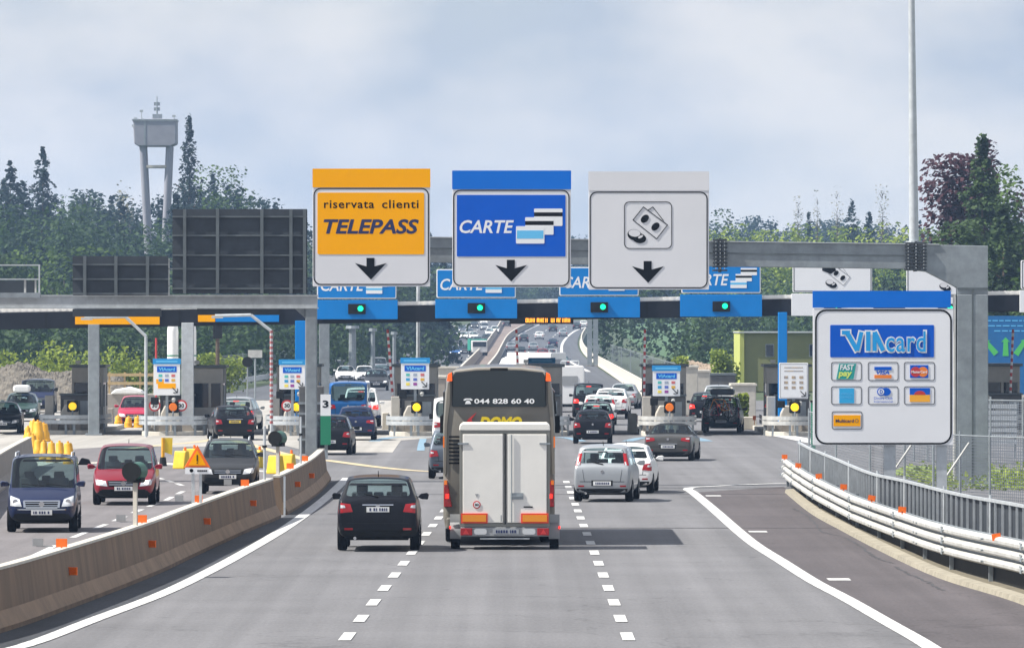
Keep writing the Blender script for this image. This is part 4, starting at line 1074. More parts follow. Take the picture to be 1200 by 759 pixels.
    mb = MB(); mb.bb(-.8, .8, y0-.022, y0+.01, .72, 2.45); mb.build('engine_hatch', P_coach, t, bevel=.02)
    mb = MB(); mb.bb(-hw*.94, hw*.94, y0-.06, y0+.15, .36, .62); mb.build('bumper', P_coach, t, bevel=.04)
    for s_ in (-1, 1):
        mb = MB(); mb.bb(s_*(hw+.004), s_*(hw-.01), y0+.5, y1-.6, 2.2, 3.45); mb.build('side_windows', M['glassblue'], t)
        mb = MB(); mb.tube([V((s_*1.15, y1-.1, 3.2)), V((s_*1.34, y1+.1, 3.1)), V((s_*1.36, y1+.1, 2.8))], .025); mb.box(s_*1.38, y1+.1, 2.55, .16, .12, .42); mb.build('mirror', M['dark'], t, bevel=.03)
    mb = MB(); mb.bb(-1.1, 1.1, y1-.02, y1+.02, 1.1, 3.2); mb.build('windscreen', M['glassblue'], t)
    add_wheels(t, [(s_*1.08, y) for s_ in (-1, 1) for y in (y0+2.4, y0+3.8, y1-2.4)], .50, .30)
    mb = MB(); mb.bb(-.9, .9, y0+.2, y1-.3, .28, .7); mb.build('underbody', M['dark'], t)
coach()
# ------------------------------------------------------------------ box trailer
def trailer():
    d0 = 45.4; s = F/d0
    t = empty('box_trailer', (X(591.5, d0), d0*K, -.03), 0, 'white box trailer with two rear doors towed by the coach', 'trailer')
    hw = 1.0; z0, z1 = .60, 2.80; L_ = 2.1
    P_tr = mat('trailer_panel', (.78, .76, .71), .45, noise=.06, nscale=1.3, bump=.05, bscale=3)
    mb = MB(); mb.bb(-hw+.02, hw-.02, .03, L_, z0, z1-.1); mb.build('box_body', P_tr, t)
    mb = MB(); mb.prism([(-hw-.01, z1-.13), (-hw, z1-.02), (-hw+.06, z1+.03), (hw-.06, z1+.03), (hw, z1-.02), (hw+.01, z1-.13)], -.03, L_+.02); mb.build('roof', mat('trailer_roof', (.80, .78, .72), .4), t, bevel=.02)
    fr = M['galv_lt']
    mb = MB(); mb.bb(-hw, -hw+.06, -.02, .04, z0, z1-.13); mb.bb(hw-.06, hw, -.02, .04, z0, z1-.13); mb.bb(-hw, hw, -.02, .04, z0-.06, z0+.02); mb.bb(-hw, hw, -.018, .04, z1-.20, z1-.13); mb.bb(-hw-.005, -hw+.03, .04, L_, z0, z0+.08); mb.bb(hw-.03, hw+.005, .04, L_, z0, z0+.08)
    mb.build('frame', mat('trailer_frame', (.22, .22, .20), .5, .3), t, bevel=.008)
    for a, b, nm in ((-hw+.07, -.04, 'L'), (.06, hw-.07, 'R')):
        mb = MB(); mb.bb(a, b, -.035, .02, z0+.03, z1-.21); dr = mb.build('door', P_tr, t, bevel=.012)
        for zz in (z1-.42,):
            mb = MB(); x = a if nm == 'L' else b; mb.bb(x-.11, x+.13 if nm == 'L' else x+.11, -.055, -.03, zz-.02, zz+.02) if nm == 'L' else mb.bb(x-.16, x+.08, -.055, -.03, zz-.02, zz+.02); mb.build('hinge', M['galv'], dr)
        if nm == 'R':
            mb = MB(); mb.cyl((a+.09, -.06, z0+.04), (a+.09, -.06, z1-.22), .014); mb.bb(a+.09, a+.33, -.075, -.05, 1.20, 1.235); mb.bb(a+.07, a+.35, -.052, -.034, 1.15, 1.29); mb.build('latch', M['galv'], dr)
            mb = MB(); mb.cyl((a-.14, -.055, z0+.06), (a-.14, -.055, z0+.20), .012); mb.build('bolt', M['galv'], dr)
            mb = MB(); mb.bb(.42, .62, -.041, -.034, .965, .995); mb.build('name_strip', M['black'], dr)
    mb = MB(); mb.bb(-.005, .025, -.04, .02, z0, z1-.2); mb.build('door_seal', M['dark'], t)
    mb = MB(); n = 24; mb.cyl((-.62, -.034, 1.03), (-.62, -.046, 1.03), .085, .085, n); st = mb.build('speed_sticker', M['redpaint'], t)
    mb = MB(); mb.cyl((-.62, -.044, 1.03), (-.62, -.050, 1.03), .062, .062, n); mb.build('disc', M['white'], st)
    mb = MB(); put_text(mb, '80', -.665, -.575, 1.0, 1.06, -.0525, offset=.03); mb.build('number', M['black'], st)
    mb = MB(); mb.prism([(-.66, 1.27), (-.58, 1.27), (-.62, 1.19)], -.042, -.034); mb.build('small_sticker', M['greybox'], t)
    for x0, x1 in ((-.97, -.38), (.36, .97)):
        mb = MB(); mb.bb(x0, x1, -.062, -.036, z0+.02, z0+.24); pl = mb.build('marker_plate', mat('marker_red', (.75, .05, .01), .4), t)
        mb = MB(); mb.bb(x0+.035, x1-.035, -.068, -.06, z0+.055, z0+.205); mb.build('reflective_field', mat('marker_orange', (.80, .28, .01), .4), pl)
    mb = MB(); mb.bb(-.98, .98, -.03, .12, .33, .53); mb.build('light_bar', M['greybox'], t, bevel=.01)
    for s_ in (-1, 1):
        mb = MB(); mb.bb(s_*.98, s_*.72, -.05, -.02, .35, .51); l = mb.build('tail_light', M['red'], t, bevel=.008)
        mb = MB(); mb.prism([(s_*.93, .375), (s_*.79, .375), (s_*.86, .49)], -.06, -.048); mb.build('triangle_reflector', M['redlit'] if 0 else M['redpaint'], l)
        mb = MB(); mb.prism(rrect(min(s_*.68, s_*.40), max(s_*.68, s_*.40), .37, .50, .05), -.045, -.02); mb.build('fog_light', M['clear'], t)
        # mudguard and wheel
        mb = MB(); pr = []
        vs = []
        for k in range(11):
            a = R(-15+k*21)
            for xx in (s_*.98, s_*1.22):
                vs.append((xx, 1.0-math.cos(a)*.40, .33+math.sin(a)*.40+.04))
        vs2 = [(x, y+(1.0-y)*.04, z-.015) for x, y, z in vs]
        fs = [(2*i, 2*i+1, 2*i+3, 2*i+2) for i in range(10)]
        mb.add(vs, fs); mb.add(vs2, [f[::-1] for f in fs]); mb.build('mudguard', M['greybox'], t, smooth=True)
        mb = MB(); mb.bb(s_*.99, s_*1.22, .60, .63, .62, .80); mb.build('mud_flap', M['greybox'], t)
        mb = MB(); mb.bb(s_*1.20, s_*1.235, .57, .61, .48, .54); mb.build('side_marker', M['redlit'], t)
    mb = MB(); mb2 = MB(); plate(mb, mb2, .02, .435, -.042, -1, .58, .12); p_ = mb.build('number_plate', mat('grey_plate', (.34, .36, .38), .4), t); mb2.build('characters', M['navy'], p_)
    mb = MB(); mb.bb(-.55, .55, -.03, .04, .265, .29); mb.build('step', M['galv_lt'], t)
    add_wheels(t, [(-1.10, 1.0), (1.10, 1.0)], .33, .20)
    mb = MB(); mb.bb(-.95, .95, .15, 2.0, .36, .62); mb.tube([V((-.5, 2.0, .45)), V((0, 3.1, .45)), V((.5, 2.0, .45))], .05); mb.build('chassis', M['dark'], t)
trailer()

# motorhomes and far trucks
def motorhome(px, py, rz, Wm, Hm, Lm, label, name='motorhome'):
    p = G(px, py); t = empty(name, (p.x, p.y+Lm/2, base_z(p.y)+.01), R(rz), label, 'motorhome' if name == 'motorhome' else 'truck')
    hw = Wm/2
    mb = MB(); mb.prism(rrect(-hw, hw, .45, Hm, .14), -Lm/2, Lm/2-1.6); mb.build('body', P_white, t, bevel=.05)
    mb = MB(); mb.add([(x*hw*.95, y, z) for x in (-1, 1) for y, z in ((Lm/2-1.6, .45), (Lm/2, .45), (Lm/2, 1.05), (Lm/2-.5, 1.3), (Lm/2-1.0, Hm-.5), (Lm/2-1.6, Hm-.3))], [tuple(range(6)), tuple(range(11, 5, -1))]+[(k, 6+k, 6+(k+1) % 6, (k+1) % 6) for k in range(6)]); mb.build('cab', P_white, t, bevel=.04)
    mb = MB(); mb.prism(rrect(-hw*.55, hw*.55, Hm*.62, Hm*.62+.02, .01), -Lm/2-.01, -Lm/2+.03); mb.build('trim_strip', M['greybox'], t)
    mb = MB(); mb.prism(rrect(-.45, .45, 1.5, 2.05, .08), -Lm/2-.02, -Lm/2+.03) if Hm < 2.7 else mb.prism(rrect(-.6, -.1, 1.1, 1.5, .06), -Lm/2-.02, -Lm/2+.03); mb.build('rear_window', M['greybox'], t)
    for s_ in (-1, 1):
        mb = MB(); mb.bb(s_*hw*.95, s_*hw*.83, -Lm/2-.03, -Lm/2+.02, .55, .95); mb.build('tail_light', M['red'], t)
        mb = MB(); mb.bb(s_*(hw+.004), s_*(hw-.02), -Lm/2+1.2, -Lm/2+2.4, 1.5, 2.1); mb.build('side_window', M['glassblue'], t)
    mb = MB(); mb.bb(-.8, .8, Lm/2-.86, Lm/2-.60, 1.35, 1.9); mb.build('windscreen', M['glassblue'], t)
    add_wheels(t, [(s_*(hw-.15), y) for s_ in (-1, 1) for y in (-Lm/2+1.5, Lm/2-1.0)], .34, .24)
    mb = MB(); mb.bb(-hw*.9, hw*.9, -Lm/2+.1, Lm/2-.4, .3, .6); mb.build('underbody', M['dark'], t)
    mb = MB(); mb.tube([V((-.5, -Lm/2+.6, Hm)), V((-.5, -Lm/2+.6, Hm+.28)), V((.5, -Lm/2+.6, Hm+.28)), V((.5, -Lm/2+.6, Hm))], .03); mb.build('roof_rail', M['galv_lt'], t)
motorhome(668, 483, 0, 1.55*1.05, 2.62, 5.8, 'boxy white motorhome seen from behind right of the small blue card sign')
motorhome(620, 450, 52, 2.1, 2.6, 6.2, 'long white motorhome turning above the coach roof')
place(car('mpv', P_dgrey, 'dark car just above the left of the coach roof', seats=False, H=1.7), 597, 446, 0)
place(car('hatch', P_slate, 'grey car above the boxy white motorhome', seats=False), 659, 432, 0)
p = G(561, 417); t = empty('truck', p, R(4), 'small green far truck on the left carriageway', 'truck')
mb = MB(); mb.bb(-1.2, 1.2, 0, 6, .8, 2.4); mb.build('tarpaulin', mat('truck_green', (.01, .25, .18), .6), t); mb = MB(); mb.bb(-1.1, 1.1, -1.8, -.1, .5, 2.2); mb.build('cab', P_white, t, bevel=.1); mb = MB(); mb.bb(-.95, .95, -1.84, -1.7, 1.3, 2.0); mb.build('windscreen', M['glassblue'], t)
add_wheels(t, [(s_*1.0, y) for s_ in (-1, 1) for y in (-1, 4.6)], .45, .3)

# ------------------------------------------------------------------ signs over the road
class Frame:
    """measures in picture units at one distance, local to a thing standing at that distance"""
    def __init__(s, name, pxc, pyb, d, label, cat, group=None):
        s.d = d; s.s = F/d; s.pxc = pxc; s.pyb = pyb; s.root = empty(name, W(pxc, pyb, d), 0, label, cat, group)
    def x(s, px): return (px-s.pxc)/s.s
    def z(s, py): return (s.pyb-py)/s.s
    def poly(s, pts): return [(s.x(a), s.z(b)) for a, b in pts]
    def rect(s, x0, y0, x1, y1, r=0.02): return rrect(s.x(x0), s.x(x1), s.z(y1), s.z(y0), r)
def plane_poly(mb, pts, y, m=0): mb.prism(pts, y-.003, y+.001, m)
def main_sign(zx, zy, zs, label, B, strip, stripm, border, boardm):
    U = lambda a, b: (zx+a/zs, zy+b/zs)
    x0, y0 = U(B[0], B[1]); x1, y1 = U(B[2], B[3])
    f = Frame('gantry_sign', (x0+x1)/2, y1, 62.2, label, 'sign')
    mb = MB(); mb.prism(f.rect(x0, y0, x1, y1, .03), 0, .07); mb.build('board', boardm, f.root, bevel=.008)
    a = U(B[0], strip)
    mb = MB(); mb.prism(f.rect(x0-.3, y0, x1+.3, a[1], .02), -.012, .0); mb.build('header_band', stripm, f.root)
    b0 = U(border[0], border[1]); b1 = U(border[2], border[3])
    o = f.rect(b0[0], b0[1], b1[0], b1[1], .22); i = f.rect(b0[0]+1.3, b0[1]+1.3, b1[0]-1.3, b1[1]-1.3, .19)
    mb = MB(); ring(mb, o, i, -.007, .0); mb.build('border', M['black'], f.root)
    mb = MB()
    for x in (x0+18, x1-18): mb.box(f.x(x), .14, f.z((y0+y1)/2), .10, .12, f.z(y0)*.96)
    mb.build('hanger', M['galv'], f.root)
    return f, U
f, U = main_sign(350, 190, 3.636, 'square yellow and white gantry sign marked TELEPASS with black arrow', (60, 28, 560, 530), 108, M['yellow'], (63, 110, 555, 523), M['signgrey'])
a, b = U(80, 130), U(535, 393)
mb = MB(); mb.prism(f.rect(*a, *b, .05), -.009, 0); mb.build('yellow_field', M['yellow'], f.root)
mb = MB(); a, b = U(108, 199), U(322, 163); put_text(mb, 'riservata', f.x(a[0]), f.x(b[0]), f.z(a[1]-.6), f.z(b[1]), -.012, offset=.014, spacing=1.1); mb.build('lettering', M['black'], f.root); mb = MB()
a, b = U(355, 199), U(511, 161); put_text(mb, 'clienti', f.x(a[0]), f.x(b[0]), f.z(a[1]-.6), f.z(b[1]), -.012, offset=.014, spacing=1.1); mb.build('lettering', M['black'], f.root)
mb = MB(); a, b = U(106, 306), U(512, 243); put_text(mb, 'TELEPASS', f.x(a[0]), f.x(b[0]), f.z(a[1]), f.z(b[1]), -.012, shear=.22, offset=.03); mb.build('lettering', M['navy'], f.root)
def arrow(f, U, cx, y0):
    pts = [(-17, 0), (17, 0), (17, 36), (68, 22), (2, 92), (-66, 22), (-17, 36)]
    mb = MB(); mb.prism([(f.x(U(cx+x, 0)[0]), f.z(U(0, y0+y)[1])) for x, y in pts], -.010, -.002); mb.build('arrow', M['black'], f.root)
arrow(f, U, 306, 408)
f, U = main_sign(350, 190, 3.636, 'square blue and white gantry sign marked CARTE with card symbols and black arrow', (655, 36, 1160, 533), 116, M['blue'], (658, 118, 1154, 528), M['signgrey'])
a, b = U(674, 140), U(1137, 402)
mb = MB(); mb.prism(f.rect(*a, *b, .03), -.009, 0); mb.build('blue_field', M['deepblue'], f.root)
mb = MB(); a, b = U(686, 303), U(917, 247); put_text(mb, 'CARTE', f.x(a[0]), f.x(b[0]), f.z(a[1]), f.z(b[1]), -.012, shear=.22, offset=.02); mb.build('lettering', M['white'], f.root)
def cards(f, U, sc_=1.0, ox=0, oy=0, yb=-.012):
    for k, (x0, y0) in enumerate(((1003, 198), (965, 235), (926, 273))):
        x0 = ox+x0*sc_; y0 = oy+y0*sc_
        a = U(x0, y0); b = U(x0+121*sc_, y0+74*sc_)
        mb = MB(); mb.prism(f.rect(*a, *b, .03*sc_ if sc_ < 1 else .03), yb-.003*k-.002, yb+.004); c = mb.build('card_symbol', M['white'], f.root)
        a = U(x0, y0+16*sc_); b = U(x0+121*sc_, y0+33*sc_)
        if k == 2: a = U(x0+4*sc_, y0+18*sc_); b = U(x0+117*sc_, y0+53*sc_)
        mb = MB(); mb.prism(f.rect(*a, *b, .004), yb-.003*k-.004, yb); mb.build('stripe', M['cyan'] if k == 2 else M['black'], c)
cards(f, U); arrow(f, U, 904, 416)
f, U = main_sign(640, 190, 3.615, 'square white gantry sign with banknote and coin symbol and black arrow', (180, 40, 690, 540), 121, M['signgrey'], (184, 125, 684, 534), M['signgrey'])
def cash(f, U, k=1.0, ox=0, oy=0, frame=True, tk=1.6):
    T = lambda x, y: (lambda p: (f.x(p[0]), f.z(p[1])))(U(ox+x*k, oy+y*k))
    if frame:
        a = T(330, 167); b = T(533, 367)
        mb = MB(); ring(mb, rrect(a[0], b[0], b[1], a[1], .16), rrect(a[0]+.02, b[0]-.02, b[1]+.02, a[1]-.02, .145), -.010, -.002); mb.build('symbol_frame', M['black'], f.root)
    mb = MB()
    def line(p, q, w=.022):
        a = V((*T(*p), 0)); b = V((*T(*q), 0)); t = (b-a).normalized(); n_ = V((-t.y, t.x, 0))*w/2*k**.5; e = t*w/2
        mb.prism([(v.x, v.y) for v in (a+n_-e, b+n_+e, b-n_+e, a-n_-e)], -.012, -.003)
    for p, q in (((412, 190), (514, 266)), ((514, 266), (468, 325)), ((468, 325), (368, 245)), ((368, 245), (412, 190)), ((430, 205), (452, 190)), ((452, 190), (497, 248))): line(p, q)
    def ell(cx, cy, rx, ry, rot, n=20): return [T(cx+rx*math.cos(a)*math.cos(rot)-ry*math.sin(a)*math.sin(rot), cy+rx*math.cos(a)*math.sin(rot)+ry*math.sin(a)*math.cos(rot)) for a in [2*PI*i/n for i in range(n)]]
    mb.prism(ell(418, 240, 20, 14, -.8), -.012, -.003); mb.prism(ell(463, 273, 20, 14, -.8), -.012, -.003)
    mb.prism(ell(394, 322, 30, 21, .2), -.012, -.003); mb.prism(ell(374, 308, 30, 23, .2), -.014, -.003); ink = mb.build('cash_symbol', M['black'], f.root)
    mb = MB(); mb.prism(ell(374, 301, 25, 15, .1), -.018, -.006); mb.prism(ell(400, 316, 12, 5, -.5), -.0165, -.006); mb.build('coin_face', M['signgrey'], ink)
cash(f, U); arrow(f, U, 430, 419)

# gantry on the right
d = 63.2; s = F/d
g = empty('sign_gantry', (X(1138, d), d*K, 0), 0, 'heavy grey steel cantilever gantry carrying the three square signs', 'gantry')
lx = lambda px: X(px, d)-X(1138, d)
def beam(mb, pxa, pxb, ya, yb, h, y0=-.3, y1=.3):
    xa, xb = lx(pxa), lx(pxb); za, zb = Z(ya, d), Z(yb, d)
    vs = [(xa, y0, za), (xb, y0, zb), (xb, y0, zb-h), (xa, y0, za-h), (xa, y1, za), (xb, y1, zb), (xb, y1, zb-h), (xa, y1, za-h)]
    mb.add(vs, [(0, 1, 2, 3), (7, 6, 5, 4), (0, 4, 5, 1), (3, 2, 6, 7), (0, 3, 7, 4), (1, 5, 6, 2)])
mb = MB(); beam(mb, 400, 843, 277, 283.5, .76); beam(mb, 843, 1072, 283.5, 286.5, .76); mb.build('crossbeam', M['galv'], g, bevel=.015)
mb = MB(); beam(mb, 400, 843, 288.5, 296, .035, -.33, .33); beam(mb, 843, 1072, 296, 299, .035, -.33, .33); mb.build('beam_seam', M['darkrib'], g)
mb = MB(); beam(mb, 400, 843, 275.9, 282.4, .03, -.36, .36); beam(mb, 843, 1100, 282.4, 285.9, .03, -.36, .36); mb.build('beam_flange', M['galv_lt'], g)
mb = MB()
xs = [(1072, 286.5), (1157, 288.2), (1157, 345), (1121, 345), (1121, 337), (1085, 318.5), (1072, 317)]
mb.prism([(lx(a), Z(b, d)) for a, b in xs], -.32, .32); mb.build('corner_gusset', M['galv'], g, bevel=.015)
mb = MB(); mb.prism([(lx(1121), Z(345, d)), (lx(1157), Z(345, d)), (lx(1157.5), 0), (lx(1119.5), 0)], -.34, .34); mb.build('post', M['galv'], g, bevel=.02)
mb = MB(); mb.prism([(lx(1138), Z(338, d)), (lx(1140), Z(338, d)), (lx(1140), .1), (lx(1138), .1)], -.352, -.33); mb.bb(lx(1121), lx(1157), -.35, -.3, Z(338.5, d)-.015, Z(337, d)); mb.build('post_seam', M['darkrib'], g)
mb = MB(); mb.bb(lx(1119.2)-.05, lx(1119.2), -.34, .34, .1, Z(345, d)); mb.build('lit_edge_strip', M['railw'], g)  # pale strip stands for sunlight caught on the post's left edge
mb = MB(); mb.bb(lx(1110), lx(1166), -.6, .6, 0, .06); mb.build('base_plate', M['galv_lt'], g)
for (pxa, pxb, y0_, y1_) in ((835, 852, 279, 319), (1060, 1085, 283, 318)):
    mb = MB()
    for i in range(9):
        z = Z(y0_+(y1_-y0_)*(i+.5)/9, d); mb.bb(lx(pxa), lx(pxb), -.44, .44, z-.022, z+.022)
    mb.bb(lx((pxa+pxb)/2)-.04, lx((pxa+pxb)/2)+.04, -.42, .42, Z(y1_, d), Z(y0_, d)); c = mb.build('bolted_joint', M['darksteel'], g, bevel=.004)
    mb = MB()
    for i in range(8):
        z = Z(y0_+(y1_-y0_)*(i+1)/9, d)
        for x in (lx(pxa)+.09, lx(pxb)-.09): mb.cyl((x, -.45, z), (x, -.38, z), .02, .02, 6)
        mb.cyl((lx((pxa+pxb)/2), -.46, z), (lx((pxa+pxb)/2), -.4, z), .02, .02, 6)
    mb.build('bolts', M['galv_lt'], c)
t = empty('lamp_mast', (X(1071, d), d*K, Z(286, d)+.03), 0, 'tall pale lamp mast rising out of frame from the gantry beam', 'lamp mast')
mb = MB(); mb.cyl((0, 0, 0), (-.09, 0, 9.2), .15, .085, 16); mb.build('mast', M['galv_lt'], t, smooth=True); mb = MB(); mb.cyl((0, 0, 0), (0, 0, .07), .27, .25, 16); mb.build('flange', M['galv'], t)
mb = MB(); mb.tube([V((-.09, 0, 9.2)), V((-.3, 0, 9.6)), V((-1.2, 0, 9.8))], .05); mb.box(-1.4, 0, 9.78, .6, .25, .12); mb.build('lamp_head', M['galv_lt'], t)

# left gantry with dark sign backs
d = 65.0
g = empty('sign_gantry', (X(365, d), d*K, 0), 0, 'pale grey gantry with thin post at the barrier end carrying dark sign backs', 'gantry')
lx = lambda px: X(px, d)-X(365, d)
mb = MB(); mb.bb(lx(-60), lx(372), -.2, .2, Z(361, d), Z(346.5, d)); mb.build('crossbeam', M['galv_lt'], g, bevel=.01)
mb = MB(); mb.bb(lx(-60), lx(373), -.24, .24, Z(347, d), Z(345.5, d)); mb.bb(lx(-60), lx(373), -.24, .24, Z(361.6, d), Z(360.2, d)); mb.build('beam_flange', M['galv_lt'], g)
mb = MB(); mb.bb(lx(358), lx(371.5), -.2, .2, 0, Z(361, d)); mb.prism([(lx(345), Z(361, d)), (lx(358), Z(361, d)), (lx(358), Z(373, d))], -.05, .05); mb.build('post', M['galv'], g, bevel=.03)
mb = MB(); mb.bb(lx(352), lx(377), -.35, .35, 0, .06); mb.build('base_plate', M['galv'], g)
def sign_back(x0, y0, x1, y1, vs_, hs, label):
    f = Frame('rear_facing_sign', (x0+x1)/2, y1, 64.6, label, 'sign')
    mb = MB(); mb.prism(f.rect(x0, y0, x1, y1, .03), .05, .12); mb.build('board', M['darksteel'], f.root)
    mb = MB()
    for y in hs: mb.bb(f.x(x0), f.x(x1), -.02, .05, f.z(y)-.025, f.z(y)+.025)
    mb.build('rails', M['darkrib'], f.root)
    for v in vs_:
        mb = MB(); mb.bb(f.x(v)-.05, f.x(v)+.05, -.12, -.02, f.z(y1), f.z(y0)); mb.build('upright', M['darkrib'], f.root)
sign_back(202, 245, 360, 344, (216.5, 255, 307, 341, 357), (254, 276, 299, 315, 338), 'large dark sign back with five uprights on the left gantry')
sign_back(85, 300, 197, 346, (99.5, 136, 173), (310, 327, 344), 'smaller dark sign back with three uprights on the left gantry')
f = Frame('shade_board', 136, 371, 64.9, 'dark horizontal board standing for the shadow under the left gantry', 'sign')
mb = MB(); mb.prism(f.rect(85, 362, 189, 371, .02), 0, .06); mb.build('board', M['darksteel'], f.root)  # dark board put in for the shadow above the yellow strip
f = Frame('catwalk', 20, 349, 64.8, 'catwalk railing on top of the left gantry at the picture edge', 'catwalk')
mb = MB(); mb.bb(f.x(-60), f.x(48), -.4, -.36, f.z(311.5), f.z(310)); mb.bb(f.x(-60), f.x(46), -.4, -.36, f.z(328), f.z(326.5))
for x in (47, -10): mb.bb(f.x(x)-.025, f.x(x)+.025, -.41, -.37, 0, f.z(310))
mb.build('railing', M['galv_lt'], f.root)
mb = MB(); mb.bb(f.x(-60), f.x(47), -.42, .3, f.z(349), f.z(343)); mb.build('toe_board', M['galv'], f.root)
mb = MB(); mb.bb(f.x(-60), f.x(43), -.05, .0, f.z(343), f.z(329)); mb.build('panel', M['darksteel'], f.root)
mb = MB(); mb.bb(f.x(29), f.x(31.5), -.36, -.3, f.z(350), f.z(328)); mb.bb(f.x(41.5), f.x(43.5), -.36, -.3, f.z(343), f.z(328)); mb.build('stanchions', M['railw'], f.root)
f = Frame('antenna_bracket', 198, 346, 64.7, 'small aerial rack standing between the two dark sign backs', 'bracket')
mb = MB(); mb.bb(-.02, .02, 0, .04, 0, f.z(303))
for y in (306, 315, 335): mb.bb(f.x(190), f.x(203), 0, .03, f.z(y)-.01, f.z(y)+.01)
mb.build('mast', M['galv_lt'], f.root)

# card sign at the right roadside
f = Frame('roadside_sign', 1034, 521, 55.2, 'big white sign headed VIAcard with seven payment card logos', 'sign')
U = lambda a, b: (880+a/2.531, 300+b/2.531)
def rct(a, b, c, e, r=.02): p = U(a, b); q = U(c, e); return f.rect(*p, *q, r)
mb = MB(); mb.prism(rct(184, 155, 600, 560, .03), 0, .07); mb.build('board', M['signwhite'], f.root, bevel=.006)
mb = MB(); mb.prism(rct(183, 103, 593, 153, .02), -.01, .06); mb.build('header_band', M['blue'], f.root)
mb = MB(); ring(mb, rct(190, 158, 596, 558, .30), rct(195, 163, 591, 553, .26), -.008, 0); mb.build('border', M['black'], f.root)
mb = MB(); mb.prism(rct(235, 204, 543, 300, .03), -.008, 0); bf = mb.build('blue_field', M['deepblue'], f.root)
mb = MB(); a, b = U(266, 284), U(518, 221)
def vt(mb, y, off):
    xa, xb, za, zb = f.x(a[0]), f.x(b[0]), f.z(a[1]), f.z(b[1]); w_ = xb-xa; h = zb-za; n_b = [0]
    def bar(x0, z0, x1, z1, w):
        aa = V((x0, z0, 0)); bb = V((x1, z1, 0)); tt = (bb-aa).normalized(); nn = V((-tt.y, tt.x, 0))*(w+off)/2; e = tt*off*.5; n_b[0] += 1; yy = y-.0006*n_b[0]
        mb.add([(v.x, yy, v.y) for v in (aa+nn-e, bb+nn+e, bb-nn+e, aa-nn-e)], [(0, 1, 2, 3)])
    tk = .052*w_
    bar(xa+.015*w_, zb-.09*h, xa+.11*w_, zb-.09*h, tk*.9)
    bar(xa+.07*w_, zb-.06*h, xa+.195*w_, za+.06*h, tk); bar(xa+.195*w_, za+.06*h, xa+.245*w_, zb-.06*h, tk*.9)
    bar(xa+.325*w_, za+.04*h, xa+.325*w_, zb-.04*h, tk)
    bar(xa+.40*w_, za+.04*h, xa+.40*w_, zb-.06*h, tk*.9); bar(xa+.40*w_, zb-.06*h, xa+.50*w_, za+.06*h, tk)
    put_text(mb, 'card', xa+.535*w_-off/2, xb+off/2, za-off/2, zb-.02*h+off/2, y-.008, offset=.045 if off else .01, spacing=1.08)
vt(mb, -.011, .075); mb.build('lettering_outline', M['white'], bf)
mb = MB(); vt(mb, -.024, 0.); mb.build('lettering', mat('emblem_blue', (.02, .33, .72), .5, spec=.2), bf)
cells = [(238, 314, 328, 369), (347, 314, 437, 369), (454, 314, 545, 369), (238, 386, 328, 440), (347, 386, 437, 440), (454, 386, 545, 440), (240, 460, 330, 513)]
def T3(mb, s_, x0, y0, x1, y1, y=-.016, **k):
    p = U(x0, y1); q = U(x1, y0); put_text(mb, s_, f.x(p[0]), f.x(q[0]), f.z(p[1]), f.z(q[1]), y, **k)
